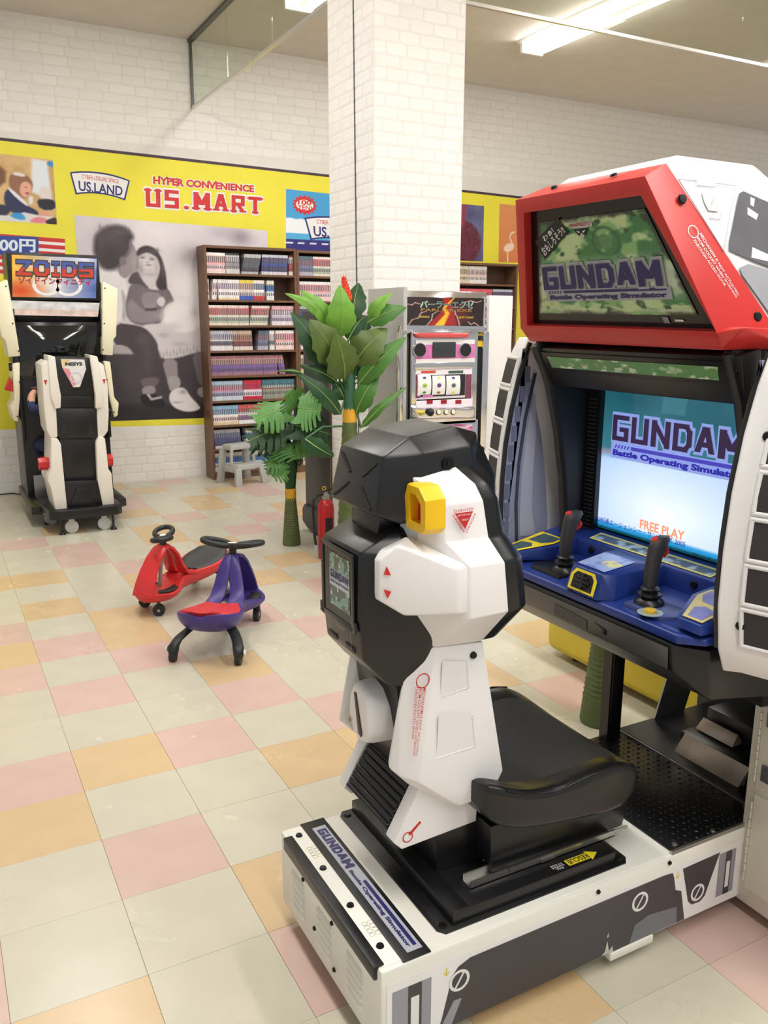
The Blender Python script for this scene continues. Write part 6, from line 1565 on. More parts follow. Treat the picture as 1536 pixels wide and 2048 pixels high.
# small monstera
PY2 = 3.22
mon = thing('monstera_plant', 'short artificial monstera plant with split leaves left of the dark grey cabinet', 'plant')
tb = Vector((1.80, PY2, 0))
trunk(mon, .33, .062, .036, tb)
obj('sheath', lathe([(0, .0), (.036, 0), (.039, .05), (.036, .085), (0, .085)], tb+Vector((0, 0, .315)), 14), mat('sheath yellow', (214, 160, 40), .5, vary=.1), mon, smooth=50)
crown = tb + Vector((0, 0, .40))
stems = []
for (bx_, by_), (tx_, ty_), wd, dep, m_, dr in (((640, 330), (745, 155), .16, -.02, L_MON, .1), ((660, 320), (930, 330), .22, -.17, L_BR if False else L_MON, .2), ((640, 300), (560, 140), .16, -.05, L_MON, .1), ((500, 330), (160, 420), .17, -.05, L_MON, .5), ((560, 520), (85, 650), .17, -.04, L_MOND, .45), ((520, 640), (110, 740), .12, .05, L_MOND, .4),
        ((640, 520), (1030, 590), .18, -.22, L_MOND, .35), ((620, 700), (680, 900), .22, -.10, L_MON, .2), ((600, 720), (430, 840), .13, .02, L_MOND, .3), ((500, 900), (290, 960), .12, -.03, L_MON, .3), ((470, 980), (360, 1090), .12, -.05, L_MON, .4), ((690, 640), (830, 420), .13, .06, L_MOND, .2), ((560, 560), (420, 470), .14, .07, L_MOND, .2), ((560, 620), (640, 480), .12, .04, L_MOND, .2), ((600, 800), (520, 960), .12, .0, L_MOND, .2)):
    b_ = ony(*P2(bx_, by_), PY2+dep*.5); e_ = ony(*P2(tx_, ty_), PY2+dep)
    hint = Vector((-.25, -.72, .8)) if ty_ < 700 else Vector((-.2, -.8, .55))
    obj('leaf', monstera_bm(b_, e_, wd*1.55, hint, dr), [m_, L_RIB], mon, smooth=50)
    mid = crown.lerp(b_, .5) + Vector((0, .0, .03))
    obj('leaf_stalk', tube([crown - Vector((0, 0, .05)), mid, b_], .0055, 6), L_MOND, mon, smooth=60)
obj('stalk_sheath', [loft([[(crown.x + r*math.cos(a), crown.y + r*math.sin(a), crown.z+z) for a in [2*math.pi*k/10 for k in range(10)]] for r, z in ((.034, -.03), (.04, .05), (.05, .14), (.045, .2))])], L_MOND, mon, smooth=50)
settle(mon, tb)
# tall broad-leaved plant with the red flower
PY1 = 2.1
tall = thing('broadleaf_plant', 'tall artificial plant with broad green leaves and a red flower spike before the column', 'plant')
tb = Vector((1.835, PY1, 0)); cr = ony(*P1(815, 1560), PY1); tb.x = cr.x
trunk(tall, cr.z-.02, .085, .040, tb)
obj('sheath', lathe([(0, 0), (.038, 0), (.040, .05), (.03, .11), (0, .11)], cr - Vector((0, 0, .015)), 14), mat('sheath yellow', (214, 160, 40), .5), tall, smooth=50)
obj('stalk_sheath', loft([[(cr.x + .0 + r*math.cos(a), cr.y + r*math.sin(a), cr.z+z) for a in [2*math.pi*k/10 for k in range(10)]] for r, z in ((.034, .03), (.034, .12), (.032, .22), (.022, .32), (.008, .42))]), mat('stalk teal green', (54, 100, 74), .5, vary=.08), tall, smooth=50)
for (bx_, by_), (tx_, ty_), wpx, dep, m_, sg, bl in (((840, 520), (905, 120), 205, .10, L_DK, .02, .5), ((640, 560), (325, 205), 150, .02, L_BR, .03, .3), ((560, 490), (165, 225), 95, .05, L_BR, .05, .1), ((600, 1000), (235, 430), 235, .02, L_DK, .05, .4), ((690, 960), (430, 515), 270, -.10, L_OL, .04, .9), ((720, 690), (725, 158), 250, -.08, L_BR, .03, .4),
        ((800, 720), (1000, 440), 240, .06, L_DK, .04, .5), ((1000, 540), (1395, 372), 170, -.16, L_MD, .04, .3), ((1010, 500), (1240, 230), 120, -.14, L_BR, .04, .2), ((865, 960), (1190, 590), 290, -.13, L_OL, .05, .6), ((910, 1160), (1390, 675), 190, -.18, L_MD, .05, .2), ((880, 1460), (1110, 1040), 190, -.1, L_MD, .04, .3), ((930, 1620), (1400, 1180), 85, -.16, L_MD, .06, .1),
        ((720, 1480), (270, 1030), 150, -.02, L_MD if False else L_DK, .06, .3), ((320, 1050), (75, 1030), 36, -.02, L_DK, .03, .1), ((690, 1150), (300, 960), 120, .04, L_DK, .05, .2), ((760, 1330), (640, 1120), 140, .05, L_DK, .03, .4), ((900, 1100), (1010, 850), 150, .06, L_DK, .02, .4), ((765, 1115), (690, 672), 275, -.16, L_OL, .03, 1.0), ((360, 1730), (665, 1920), 150, -.06, L_DK, .05, .4)):
    b_ = ony(*P1(bx_, by_), PY1+dep*.3); e_ = ony(*P1(tx_, ty_), PY1+dep)
    side_d = (e_.x-b_.x)
    add_leaf(tall, b_, e_, wpx/5.12*.0035, (-.42+.25*(1 if side_d < 0 else -1), -.85, .22), m_, sag=sg, blunt=bl, wave=.10, fold=.12)
    if (bx_, by_) not in ((320, 1050), (360, 1730)): obj('leaf_stalk', tube([cr+Vector((0, 0, .1)), (cr+Vector((0, 0, .22))).lerp(b_, .6), b_], .006, 6), mat('stalk green', (58, 100, 56), .5), tall, smooth=60)
    elif by_ > 1500: obj('leaf_stalk', tube([cr-Vector((0, 0, .02)), cr.lerp(b_, .6) + Vector((0, 0, .03)), b_], .006, 6), MATS['stalk green'], tall, smooth=60)
fb_, fe_ = ony(*P1(800, 380), PY1+.06), ony(*P1(752, 75), PY1+.06)
fl = obj('flower', [tube([fb_.lerp(fe_, k/6) for k in range(7)], .02, 8, taper=[.5, .9, 1, 1, .9, .7, .3])], mat('flower red', (216, 56, 30), .5, vary=.15, scale=40), tall, smooth=60)
rs = random.Random(4)
for k in range(46):
    t_ = .18 + .8*k/46; a = k*2.4; c = fb_.lerp(fe_, t_); r = .024*(1.15-t_*.8)
    d = Vector((math.cos(a), math.sin(a), .9)).normalized()
    obj('petal', hull([c + d*.006, c + d*.03*(1.2-.5*t_) + Vector((0, 0, .012)), c + Vector((math.cos(a+.5)*r, math.sin(a+.5)*r, .006)), c + Vector((math.cos(a-.5)*r, math.sin(a-.5)*r, .006)), c + Vector((math.cos(a)*r*1.3, math.sin(a)*r*1.3, .012))]), mat('petal orange', (234, 84, 40), .45, vary=.15, scale=30), fl, smooth=60)
settle(tall, tb)
# third plant, mostly hidden behind the cockpit machine
th3 = thing('potted_palm', 'artificial plant with ribbed green trunk standing behind the cockpit arcade machine', 'plant')
tb = Vector((1.86, .19, 0)); trunk(th3, .40, .075, .042, tb)
obj('sheath', lathe([(0, 0), (.05, 0), (.05, .06), (.036, .12), (0, .12)], tb+Vector((0, 0, .39)), 14), MATS['sheath yellow'], th3, smooth=50)
for k in range(9):
    a = k*2*math.pi/9+.3; b_ = tb + Vector((.04*math.cos(a), .04*math.sin(a), .62)); e_ = tb + Vector((.27*math.cos(a), .22*math.sin(a), 1.05+.1*(k % 3)))
    add_leaf(th3, b_, e_, .13, (math.cos(a)*-.5, math.sin(a)*-.5, .8), L_MD, sag=.05, wave=.1)
    obj('leaf_stalk', tube([tb+Vector((0, 0, .48)), b_], .007, 6), MATS['stalk green'], th3, smooth=60)
settle(th3, tb)

# yellow rounded block on the floor beyond
t = thing('yellow_block', 'big yellow rounded foam block on the floor behind the cockpit machine', 'play block')
obj('block', [box(2.10, 2.55, -.35, .835, .03, .50, .05, 4)], mat('block yellow', (214, 190, 52), .55, vary=.04), t, smooth=50)
for x in (2.2, 2.45):
    for y in (-.2, .7): obj('foot', rod((x, y, 0), (x, y, .035), .03), m_bkm, t)
settle(t, (2.32, .24, 0))
# ================================================================== SMALLER ROBOT ARCADE MACHINE BY THE BACK WALL
def C8(x, y): return (x/3.412, 480 + y/3.412)
def Z8(x, y, Y): return ony(*C8(x, y), Y)
ZY = 4.92
m_ivory = mat('ivory plastic', (236, 228, 196), .45, vary=.03, scale=6); m_zw = mat('shell white', (236, 230, 218), .4, vary=.02, scale=6)
zo = thing('robot_arcade_machine', 'slim black arcade machine with ivory side pods and white cockpit seat', 'arcade machine')
p0, p1 = Z8(40, 85, ZY), Z8(690, 400, ZY); zx0, zx1 = p0.x, p1.x; zc = (zx0+zx1)/2
obj('cabinet', [box(zx0, zx1, ZY+.03, 5.50, .10, 1.50, .006), box(zx0+.01, zx1-.01, ZY+.1, 5.42, 1.45, 1.98, .006)], m_bkm, zo)
obj('side_frame', prism([(ZY-.02, .60), (ZY-.02, 1.6), (5.45, 1.6), (5.45, .6)], 'x', zx0-.004, zx0+.02, .003), m_bkm, zo); obj('side_frame', prism([(ZY-.02, .60), (ZY-.02, 1.6), (5.45, 1.6), (5.45, .6)], 'x', zx1-.02, zx1+.004, .003), m_bkm, zo)
mb = obj('marquee_box', [box(zx0, zx1, ZY, 5.3, 1.665, 2.005, .004)], m_bkm, zo)
q = [Z8(85, 388, ZY-.002), Z8(655, 398, ZY-.002), Z8(660, 128, ZY-.002), Z8(80, 100, ZY-.002)]
def fn(U, V):
    n1 = vnoise(U, V, 4, 141, 4); img = np.zeros(U.shape+(3,))
    l = np.array([226, 168, 60.]); r = np.array([90, 112, 178.]); m = np.array([206, 206, 216.]); t = U[..., None]
    img[:] = np.where(t < .5, l*(1-2*t)+m*2*t, m*(2-2*t)+r*(2*t-1)); img += (n1-.5)[..., None]*70
    img = blend(img, np.clip(1-np.hypot((U-.1)/.35, (V-.15)/.35), 0, 1), (206, 70, 30)); img = blend(img, np.clip(1-np.hypot((U-.85)/.3, (V-.95)/.3), 0, 1), (226, 228, 240))
    return np.clip(img, 0, 255)
printed('marquee_print', q, 80, 40, fn, m_prg, mb, .001)
obj('infinity_mark', [ring_on(q, .40, .30, .17, .26, .045, .0018), ring_on(q, .66, .30, .17, .26, .045, .0018)], m_ink_wht, mb, smooth=0)
tq = sub(q, .05, .96, .52, .88)
WZ = {'I': .55}
obj('marquee_title_outline', block_text('ZOIDS', tq, .003, .26, .2, grow=.07, widths=WZ), mat('title outline', (70, 56, 30), .4), mb, smooth=0)
obj('marquee_title_lettering', block_text('ZOIDS', tq, .005, .26, .2, widths=WZ), mat('title red', (196, 60, 44), .4, vary=0), mb, smooth=0)
for va, vb, c in ((.62, 1.0, (66, 84, 160)),):
    tt = block_text('ZOIDS', tq, .0062, .26, .2, widths=WZ); bmz = join(tt)
    zcut = bil(tq, .5, .55)
    geom = bmz.verts[:]+bmz.edges[:]+bmz.faces[:]
    bmesh.ops.bisect_plane(bmz, geom=geom, plane_co=zcut, plane_no=Vector((0, 0, 1)), clear_inner=True)
    obj('marquee_title_shine', bmz, mat('title blue', c, .4, vary=0), mb, smooth=0)
obj('marquee_subtitle_lettering', text_bm('ゾイドインフィニティ', sub(q, .07, .93, .32, .50), .004, .03), mat('subtitle red', (176, 40, 50), .4, vary=0), mb, smooth=0)
q = [Z8(75, 512, ZY-.012), Z8(668, 524, ZY-.012), Z8(680, 430, ZY-.005), Z8(75, 412, ZY-.005)]
def fn(U, V):
    n1 = vnoise(U*4, V, 4, 151, 4); img = np.zeros(U.shape+(3,)); img[:] = np.where(V[..., None] > .48, np.array([206, 206, 206.]), np.array([212, 190, 180.])); img += (n1-.5)[..., None]*60; return img
pn = obj('strip_panel', slab(q, .03, (0, 1, 0), .002), m_bkm, zo); printed('strip_print', q, 60, 12, fn, m_pr, pn, .0015)
# curved picture tube
tb_ = obj('picture_tube', [], None) if False else None
q = [Z8(85, 950, ZY+.02), Z8(690, 950, ZY+.02), Z8(690, 560, ZY+.02), Z8(85, 560, ZY+.02)]
obj('screen_surround', slab(q, .02, (0, 1, 0), .004), m_bkg, zo)
g = []
for j in range(13):
    row = []
    for i in range(17):
        u, v = .06+.88*i/16, .06+.88*j/12; p = bil(q, u, v); p.y -= .045*(1-(2*u-1)**2*.9)*(1-(2*v-1)**2*.9)+.002; row.append(p)
    g.append(row)
obj('picture_tube', faces_bm([p for r in g for p in r], [(j*17+i, j*17+i+1, (j+1)*17+i+1, (j+1)*17+i) for j in range(12) for i in range(16)]), mat('dead tube glass', (14, 16, 15), .04, vary=0, spec=.7), zo, smooth=60)
obj('control_shelf', [hull([(zx0+.14, y, z) for y, z in ((4.66, .78), (4.66, .84), (ZY+.03, .78), (ZY+.03, .88))] + [(zx1-.03, y, z) for y, z in ((4.66, .78), (4.66, .84), (ZY+.03, .78), (ZY+.03, .88))], .006)], m_bkm, zo)
for x in (zc-.14, zc+.14): obj('control_stick', [tube([(x, 4.74, .83), (x, 4.74, .93), (x, 4.73, 1.0)], .015, 8, taper=[.7, 1, 1.2])], m_bk, zo, smooth=50)
obj('lower_panel', box(zx0+.05, zx1-.05, ZY+.02, ZY+.04, .10, .33, .002), mat('brushed plate', (150, 148, 146), .3, .8), zo)
# ivory side pods
def pod2(pts, y0, y1): return prism([(Z8(a, b, ZY).x, Z8(a, b, ZY).z) for a, b in pts], 'y', y0, y1, .008)
UP = [(690, 292), (700, 285), (795, 335), (785, 655), (765, 680), (762, 786), (690, 782), (690, 650)]
LO = [(700, 822), (745, 830), (772, 1070), (803, 1110), (795, 1195), (770, 1208), (735, 1050)]
def mirx(bm, c):
    for v in bm.verts: v.co.x = 2*c - v.co.x
    bmesh.ops.reverse_faces(bm, faces=bm.faces[:]); return bm
for pts, nm in ((UP, 'upper_pod'), (LO, 'lower_pod')):
    o = obj(nm, pod2(pts, ZY-.05, ZY+.3), m_ivory, zo)
    o2 = obj(nm, mirx(pod2(pts, ZY-.05, ZY+.3), zc), m_ivory, zo)
    for (a, b) in (((708, 330), (704, 570), (695, 748)) if pts is UP else ((722, 950), (770, 1170))):
        P = Z8(a, b, ZY); screw('pod_screw', (P.x, ZY-.05, P.z), (0, -1, 0), .006, o); screw('pod_screw', (2*zc-P.x, ZY-.05, P.z), (0, -1, 0), .006, o2)
for s in (1, -1): obj('pod_joint', rod((zc+s*(zx1-zc-.01), ZY+.05, 1.17), (zc+s*(zx1-zc+.05), ZY+.05, 1.17), .03, seg=14), m_bk, zo)
obj('thruster_cap', hull([(zx0-.05, ZY+.0, 1.10), (zx0-.05, ZY+.1, 1.10), (zx0-.10, ZY+.02, 1.0), (zx0-.10, ZY+.08, 1.0), (zx0-.02, ZY+.0, .98), (zx0-.02, ZY+.1, .98)], .01), m_mred, zo)
# cockpit seat in front
SY = 4.30
def S8(pts): return [(Z8(a, b, SY).x, Z8(a, b, SY).z) for a, b in pts]
LP = [(280, 850), (318, 830), (345, 1300), (300, 1150), (290, 980)]
left_out = [(278, 850), (322, 822), (372, 900), (385, 1200), (392, 1345), (345, 1352), (318, 1300), (300, 1150), (288, 980)]
left_in = [(320, 785), (372, 795), (388, 930), (412, 1062), (410, 1145), (372, 1150), (340, 1060)]
left_low = [(345, 1350), (390, 1352), (412, 1390), (432, 1600), (455, 1828), (378, 1855), (345, 1690), (322, 1640), (330, 1590), (345, 1560)]
right_out = [(660, 822), (706, 850), (735, 1000), (741, 1190), (735, 1305), (700, 1352), (668, 1352), (660, 1200)]
right_in = [(606, 783), (658, 793), (668, 830), (700, 1065), (692, 1140), (648, 1150), (645, 1060), (628, 930)]
right_low = [(650, 1378), (668, 1340), (712, 1350), (722, 1430), (735, 1560), (757, 1590), (775, 1800), (702, 1830), (662, 1640)]
seat = obj('seat_back', [prism(S8([(372, 800), (612, 805), (632, 930), (648, 1062), (386, 1062), (385, 930)]), 'y', SY+.0, SY+.30, .004), prism(S8([(386, 1062), (648, 1062), (645, 1150), (405, 1152)]), 'y', SY+.012, SY+.30, .003), prism(S8([(386, 1150), (672, 1150), (676, 1330), (650, 1352), (410, 1355), (386, 1330)]), 'y', SY-.004, SY+.30, .003), prism(S8([(408, 1352), (655, 1350), (662, 1640), (440, 1650)]), 'y', SY+.02, SY+.3, .003), prism(S8([(438, 1645), (662, 1638), (690, 1815), (455, 1832)]), 'y', SY-.02, SY+.3, .004)], m_bk, zo)
obj('seat_wedge', hull([Vector((x, y, z)) for (x, z), y in zip(S8([(470, 1815), (520, 1690), (590, 1685), (660, 1805)]), (SY-.025, SY-.035, SY-.035, SY-.025))] + [Vector((x, SY, z)) for x, z in S8([(465, 1820), (515, 1680), (595, 1675), (665, 1812)])], .002), m_bk, seat)
for cx in (440, 620):
    for k in range(4): 
        (x, z), = S8([(cx, 1265+k*16)]); obj('vent_rib', box(x-.014, x+.014, SY-.007, SY-.003, z-.0015, z+.0015), MATS['rib grey'], seat, smooth=0)
pl = S8([(415, 812), (575, 816), (587, 880), (545, 1003), (500, 1005), (425, 872)])
q = [Vector((pl[0][0], SY-.002, pl[4][1])), Vector((pl[2][0], SY-.002, pl[4][1])), Vector((pl[2][0], SY-.002, pl[0][1])), Vector((pl[0][0], SY-.002, pl[0][1]))]
dc = obj('seat_decal', slab([Vector((x, SY-.001, z)) for x, z in pl], .002, (0, -1, 0)), m_ink_wht, seat, smooth=0)
wq = pl[2][0]-pl[0][0]
obj('decal_tint', [slab([Vector((x, SY-.0032, z)) for x, z in S8([(425, 872), (455, 925), (500, 1000), (520, 985), (470, 880)])], .0004, (0, -1, 0))], mat('decal rose', (226, 150, 150), .4, vary=.1), seat, smooth=0)
obj('decal_tint', [slab([Vector((x, SY-.0032, z)) for x, z in S8([(417, 814), (480, 816), (440, 868), (425, 868)])], .0004, (0, -1, 0))], mat('decal straw', (230, 206, 150), .4, vary=.1), seat, smooth=0)
obj('decal_ring', [ring_on(q, .56, .34, .26, .2, .06, .003)], mat('decal lilac', (214, 208, 226), .4), seat, smooth=0)
obj('decal_lettering', block_text('NESYS' if False else 'N', q, .003)[:0] + [text_bm('NESYS', sub(q, .16, .86, .76, .88), .003, .05)], m_ink_blk, seat, smooth=0)
def zshell(pts, y0, y1): return prism(S8(pts), 'y', y0, y1, .007, 3)
for nm, parts_ in (('left', (left_out, left_in, left_low)), ('right', (right_out, right_in, right_low))):
    o = obj('seat_shell', [zshell(parts_[0], SY-.01, SY+.34), zshell(parts_[1], SY-.035, SY+.2), zshell(parts_[2], SY-.03, SY+.36)], m_zw, zo)
    tri = [(297, 955), (322, 955), (310, 992)] if nm == 'left' else [(697, 950), (718, 948), (710, 985)]
    obj('shell_mark', slab([Vector((x, SY-.0105, z)) for x, z in S8(tri)], .001, (0, -1, 0)), m_ink_red, o, smooth=0)
    cx, cy, s = ((305, 1540, -1) if nm == 'left' else (755, 1515, 1))
    (x, z), = S8([(cx, cy)]); r = .04
    obj('side_thruster', loft([[(x + s*dx, SY+.10 + rr*math.cos(a), z + rr*math.sin(a)) for a in [2*math.pi*k/8+.4 for k in range(8)]] for dx, rr in ((-.04, .045), (-.02, .05), (.03, .046), (.032, .03), (.02, .026))]), m_mred, o, 'red hexagonal thruster', smooth=30)
# wheeled bases
(bxl, bz_), (bxr, _) = S8([(330, 1880)])[0], S8([(815, 1860)])[0]
bs = obj('seat_base', prism([(bxl-.05, SY+.40), (bxr-.02, SY+.42), (bxr+.01, SY+.1), (bxr+.01, SY-.06), (bxr-.03, SY-.10), (bxl+.05, SY-.10), (bxl, SY-.05)], 'z', .115, .185, .006), m_bkm, zo)
obj('cabinet_base', prism([(zx0-.02, 4.55), (zx0+.10, 4.50), (zx1-.05, 4.50), (zx1+.02, 4.56), (zx1+.02, 5.5), (zx0-.02, 5.5)], 'z', .10, .16, .006), m_bkm, zo)
for x, y in ((bxl+.08, SY-.05), (bxr-.06, SY-.06), (bxl+.02, SY+.33), (bxr-.05, SY+.33), (zx0+.06, 5.42), (zx1-.06, 5.42)):
    obj('levelling_foot', [rod((x, y, .02), (x, y, .12), .009), lathe([(0, 0), (.026, 0), (.024, .008), (.011, .022), (0, .022)], (x, y, 0), 14)], m_bkm, zo)
for x, y in ((bxl+.15, SY-.03), (bxr-.12, SY-.03), (zx0+.12, 4.62)):
    obj('caster', [rod((x, y-.012, .047), (x, y+.012, .047), .047, seg=20)], mat('caster clear', (196, 194, 188), .3, vary=.05), zo); obj('caster_fork', box(x-.02, x+.02, y-.018, y+.018, .08, .118, .003), m_steel, zo)
obj('seat_pad', [box(bxl+.12, bxr-.12, SY+.28, SY+.66, .42, .50, .02, 3), box(bxl+.14, bxr-.14, SY+.30, SY+.60, .18, .43, .004)], m_vinyl, zo)
settle(zo, (zc, 4.8, 0))

# ================================================================== CHILD SITTING IN THE SMALLER MACHINE
m_skin = mat('skin', (226, 172, 142), .5, vary=.03); m_navyc = mat('navy cloth', (42, 54, 92), .8, vary=.08, scale=40, bump=.3); m_jean = mat('dark blue cloth', (36, 46, 76), .8, vary=.08, scale=40, bump=.3); m_hair = mat('black hair', (24, 20, 20), .5, vary=.1, scale=60)
def skinned(name, verts, edges, rad, m, parent, root=0, sub_=1):
    me = bpy.data.meshes.new(name); me.from_pydata(verts, edges, []); o = bpy.data.objects.new(name, me); COL.objects.link(o); o.parent = parent
    md = o.modifiers.new('skin', 'SKIN'); md.use_smooth_shade = True
    for k, v in enumerate(me.skin_vertices[0].data): v.radius = (rad[k], rad[k]); v.use_root = (k == root)
    s_ = o.modifiers.new('sub', 'SUBSURF'); s_.levels = sub_; s_.render_levels = sub_
    dg = bpy.context.evaluated_depsgraph_get(); dg.update()
    m2 = bpy.data.meshes.new_from_object(o.evaluated_get(dg)); o.modifiers.clear(); o.data = m2; m2.materials.clear(); m2.materials.append(m); m2.shade_smooth()
    return o
kid = thing('person', 'child in navy clothes seated in the smaller arcade machine, elbow showing beside the white seat', 'person')
kx, ky = zc - .03, SY + .46
V = [(kx, ky, .61), (kx, ky+.01, .70), (kx, ky+.02, .84), (kx, ky+.02, .92), (kx, ky+.03, .99),
     (kx-.13, ky+.02, .86), (kx-.235, ky-.02, .87), (kx-.215, ky+.10, .955), (kx-.18, ky+.17, .99),
     (kx+.13, ky+.02, .86), (kx+.20, ky-.02, .73), (kx+.16, ky+.15, .80), (kx+.15, ky+.22, .86),
     (kx-.08, ky+.03, .56), (kx-.20, ky+.20, .58), (kx-.15, ky+.30, .26), (kx+.08, ky+.03, .56), (kx+.10, ky+.26, .56), (kx+.10, ky+.30, .26), (kx-.15, ky+.38, .215), (kx+.10, ky+.38, .215)]
E_ = [(0, 1), (1, 2), (2, 3), (3, 4), (2, 5), (5, 6), (6, 7), (7, 8), (2, 9), (9, 10), (10, 11), (11, 12), (0, 13), (13, 14), (14, 15), (0, 16), (16, 17), (17, 18), (15, 19), (18, 20)]
Rr = [.11, .10, .095, .045, .04, .05, .036, .03, .022, .05, .036, .03, .022, .075, .055, .04, .075, .055, .04, .035, .035]
bd = skinned('body', V, E_, Rr, m_navyc, kid)
bd.data.materials.append(m_skin); bd.data.materials.append(m_jean)
for p in bd.data.polygons:
    c = p.center
    if c.z > .925 or (abs(c.x-kx) > .14 and .70 < c.z and c.y > ky+.05): p.material_index = 1
    elif c.z < .63: p.material_index = 2
def headpart(): 
    bm = ball((kx, ky+.035, 1.075), .088, (.92, 1.02, 1.15), 20, 14)
    return bm
obj('head', [headpart(), ball((kx, ky+.125, 1.065), .012, (.9, 1, 1.2), 8, 6), ball((kx-.083, ky+.035, 1.07), .02, (.4, .8, 1.2), 8, 6), ball((kx+.083, ky+.035, 1.07), .02, (.4, .8, 1.2), 8, 6)], m_skin, kid, smooth=80)
for s in (-1, 1): obj('eye', ball((kx+s*.032, ky+.118, 1.085), .009, (1, .6, .8), 10, 6), m_ink_blk, kid, smooth=80)
obj('mouth', ball((kx, ky+.118, 1.03), .018, (1, .3, .25), 10, 6), mat('lips', (180, 96, 90), .5), kid, smooth=80)
obj('hair', [hull([(kx + .096*math.cos(a)*math.cos(b), ky+.022 + .10*math.sin(a)*math.cos(b) - (.0 if math.sin(a) < .3 else .02), 1.085 + .105*math.sin(b)) for a in [2*math.pi*k/16 for k in range(16)] for b in (-.25 if math.sin(a) < .2 else .55, .5, .9, 1.3)], .0)], m_hair, kid, smooth=70)
for s, (hx, hy, hz) in ((-1, V[8]), (1, V[12])):
    hv = [(hx, hy, hz), (hx, hy+.035, hz+.008)]; he = [(0, 1)]; hr = [.022, .020]
    for k in range(4):
        fx = hx + (k-1.5)*.011; n = len(hv); ln = (.8, 1, .95, .75)[k]
        hv += [(fx, hy+.045, hz+.012), (fx, hy+.045+.018*ln, hz+.004), (fx, hy+.042+.018*ln, hz-.012)]; he += [(1, n), (n, n+1), (n+1, n+2)]; hr += [.0065, .006, .0055]
    n = len(hv); hv += [(hx - s*.02, hy+.02, hz-.004), (hx - s*.026, hy+.038, hz-.010)]; he += [(0, n), (n, n+1)]; hr += [.008, .006]
    skinned('hand', hv, he, hr, m_skin, kid)
settle(kid, (kx, ky, .50))

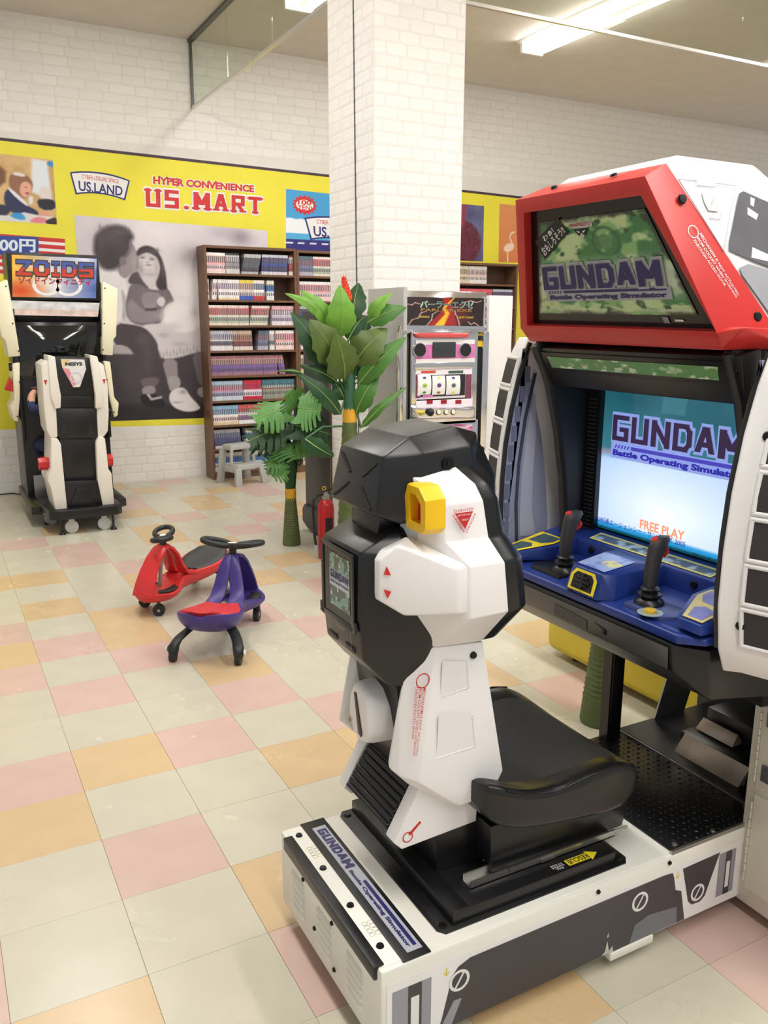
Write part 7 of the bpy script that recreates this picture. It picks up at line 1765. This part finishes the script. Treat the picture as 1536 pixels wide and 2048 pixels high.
# ================================================================== TWO WIGGLE CARS
def wiggle(name, label, body_rgb, seat_rgb, rod_m, loc, ang, steer, stickers, wheels, ks=.88):
    t = thing(name, label, 'ride-on toy', 'plastic wiggle cars on the tiled floor')
    mb_ = mat(label.split()[0] + ' ride plastic', body_rgb, .38, vary=.06, scale=14); ms = mat(label.split()[0] + ' seat pad', seat_rgb, .5, vary=.06, bump=.2); mk = mat('ride black', (30, 32, 32), .45, vary=.06)
    KS = ks
    S = [(-.375, .03, .262, .235), (-.36, .085, .262, .20), (-.31, .140, .250, .155), (-.22, .165, .225, .125), (-.12, .145, .205, .108), (-.03, .098, .200, .10), (.05, .078, .196, .095), (.12, .092, .176, .09), (.20, .140, .150, .085), (.27, .150, .142, .082), (.33, .125, .146, .085), (.38, .075, .156, .095), (.405, .025, .16, .115)]
    def ringof(x, h, zt, zb): return [(x, -h*.55, zb), (x, -h*.88, zb+(zt-zb)*.35), (x, -h, zb+(zt-zb)*.8), (x, -h*.97, zt), (x, -h*.85, zt+.001), (x, -h*.45, zt-.012), (x, 0, zt-.016), (x, h*.45, zt-.012), (x, h*.85, zt+.001), (x, h*.97, zt), (x, h, zb+(zt-zb)*.8), (x, h*.88, zb+(zt-zb)*.35), (x, h*.55, zb), (x, 0, zb-.004)]
    secs = [ringof(*s) for s in S]
    b = obj('body', loft(secs), mb_, t, smooth=50); md = b.modifiers.new('s', 'SUBSURF'); md.levels = 1; md.render_levels = 1
    # hoop carrying the steering column: one wide band up from the nose, one down to the seat
    def band(path, w0, w1, th):
        secs = []; n = len(path)
        for i, p in enumerate(path):
            a = Vector(path[max(0, i-1)]); c = Vector(path[min(n-1, i+1)]); d = (c-a).normalized(); nr = Vector((-d.z, 0, d.x)); w_ = w0 + (w1-w0)*i/(n-1); p = Vector(p)
            secs.append([p + nr*s1*th*(1 if abs(s2) < .9 else .6) + Vector((0, s2*w_, 0)) for s1, s2 in ((-1, -1), (-1, -.5), (-1, .5), (-1, 1), (1, 1), (1, .5), (1, -.5), (1, -1))])
        return loft(secs)
    obj('front_hoop', [band([(.385, 0, .13), (.36, 0, .20), (.32, 0, .27), (.265, 0, .34), (.21, 0, .385), (.165, 0, .395)], .075, .040, .013)], mb_, t, smooth=50)
    legs = []
    for s in (-1, 1):
        pth = [(.165, s*.008, .395), (.135, s*.018, .372), (.11, s*.030, .33), (.09, s*.042, .26), (.055, s*.052, .205), (-.03, s*.06, .183)]
        secs2 = []
        for i, p in enumerate(pth):
            a_ = Vector(pth[max(0, i-1)]); c_ = Vector(pth[min(5, i+1)]); d = (c_-a_).normalized(); nr = Vector((-d.z, 0, d.x)); w_ = .024 + .016*i/5; p = Vector(p)
            secs2.append([p + nr*s1*.013*(1 if abs(s2) < .9 else .6) + Vector((0, s2*w_, 0)) for s1, s2 in ((-1, -1), (-1, -.5), (-1, .5), (-1, 1), (1, 1), (1, .5), (1, -.5), (1, -1))])
        obj('rear_hoop', loft(secs2), mb_, t, smooth=50)
    sp_ = secs[:6]
    pad = []
    for (x, h, zt, zb) in [(-.352, .06, .262, .2), (-.335, .108, .256, .18)] + S[2:6]:
        k = .965; pad.append([(x*(1 if x > -.37 else .99), -h*.88, zt-.004), (x, -h*.80, zt+.008), (x, -h*.45, zt+.003), (x, 0, zt+.001), (x, h*.45, zt+.003), (x, h*.80, zt+.008), (x, h*.88, zt-.004), (x, 0, zt-.03)])
    obj('seat_pad', loft(pad), ms, t, 'seat pad of a different colour', smooth=60)
    for s in (-1, 1):
        pts = [(.15, .045), (.20, .06), (.26, .062), (.31, .05), (.33, .075), (.30, .115), (.24, .128), (.18, .11)]
        obj('foot_pad', slab([Vector((x, s*y, .1475+.0*(x-.2))) for x, y in (pts if s > 0 else pts[::-1])], .006, (0, 0, 1), .002), mk, t)
        # front caster under the nose
        wc = Vector((wheels[(s+1)//2][0], wheels[(s+1)//2][1], .036)); wa = Vector((-math.sin(wheels[2]), math.cos(wheels[2]), 0))
        w = obj('front_wheel', [rod(wc-wa*.014, wc+wa*.014, .036, seg=20)], mk, t)
        obj('wheel_hub', rod(wc-wa*.0155, wc+wa*.0155, .009, seg=12), m_steel, w)
        obj('wheel_fork', hull([wc+wa*a+Vector((b, 0, c)) for a in (-.018, .018) for b in (-.012, .012) for c in (.012, .07)], .003), mk, w)
        # rear caster arm
        arm_ = obj('rear_arm', loft([[(px+rx*math.cos(a)*cs, py+rx*math.sin(a)*.8, pz + rx*math.cos(a)*sn) for a in [2*math.pi*k/10 for k in range(10)]] for px, py, pz, rx, cs, sn in ((-.20, s*.09, .145, .032, 1, 0), (-.225, s*.12, .12, .030, 1, .2), (-.27, s*.145, .10, .030, 1, .3), (-.30, s*.158, .075, .033, 1, 0), (-.305, s*.160, .045, .030, 1, 0), (-.305, s*.160, .028, .024, 1, 0))]), mk, t, smooth=60)
        obj('rear_wheel', rod((-.31, s*.160-.013, .028), (-.31, s*.160+.013, .028), .028, seg=18), mk, arm_)
        if stickers: obj('arm_cap', rod((-.305, s*.187, .06), (-.305, s*.194, .06), .013, .012, 14), mat('cap white', (226, 226, 224), .4), arm_)
    obj('column', [rod((.235, 0, .15), (.18, 0, .44), .0125, seg=12)], rod_m, t)
    hb_ = []
    st = obj('handlebar', [], None) if False else None
    R2 = Matrix.Translation((.175, 0, .447)) @ Matrix.Rotation(steer, 4, 'Z') @ Matrix.Rotation(.12, 4, 'Y')
    path = []
    for k in range(40):
        a = 2*math.pi*k/40; path.append((.062*math.sin(2*a)*(1.0), .155*math.cos(a), .010*math.cos(a)**2))
    loops = []
    for s in (-1, 1):
        lp_ = [R2 @ Vector((.055*math.sin(a)*(1-.25*math.cos(a)*s*-1*0), s*(.088+.074*math.cos(a)), .012*(1+math.cos(a)))) for a in [2*math.pi*k/24 for k in range(24)]]
        loops.append(tube(lp_, .0155, 10, closed=True))
    ctr = hull([R2 @ Vector(p) for p in ((-.03, -.03, -.012), (.03, -.03, -.012), (-.03, .03, -.012), (.03, .03, -.012), (-.022, -.03, .014), (.022, -.03, .014), (-.022, .03, .014), (.022, .03, .014))], .005)
    hbar = obj('handlebar', loops + [ctr, rod((.18, 0, .40), (.176, 0, .44), .02)], mk, t, smooth=60)
    obj('handlebar_sticker', slab([R2 @ Vector(p) for p in ((-.018, -.022, .0145), (.018, -.022, .0145), (.018, .022, .0145), (-.018, .022, .0145))], .001, (0, 0, 1)), m_ink_wht, hbar, smooth=0)
    if stickers:
        for cx, r in ((-.055, .024), (-.005, .014)):
            obj('round_sticker', lathe([(0, 0), (r, 0), (r*.95, .002), (0, .0025)], (cx, 0, .186 if cx < -.03 else .196), 20), mat('gold foil', (200, 176, 90), .25, .6), t)
    t.location = loc; t.rotation_euler = (0, 0, ang); t.scale = (KS, KS, KS)
    return t
wiggle('ride_on_toy', 'red wiggle car with a dark grey seat pad, farther of the two', (206, 48, 48), (52, 54, 54), m_steel, (.825, 2.40, 0), math.radians(-143), -.95, False, ((.315, .055), (.222, -.13), -1.05))
wiggle('ride_on_toy', 'purple wiggle car with a red seat pad, rear toward the viewer', (62, 48, 122), (196, 44, 48), MATS['ride black'], (.838, 1.71, 0), math.radians(55), -.12, True, ((.285, -.088), (.285, .088), 0), .96)
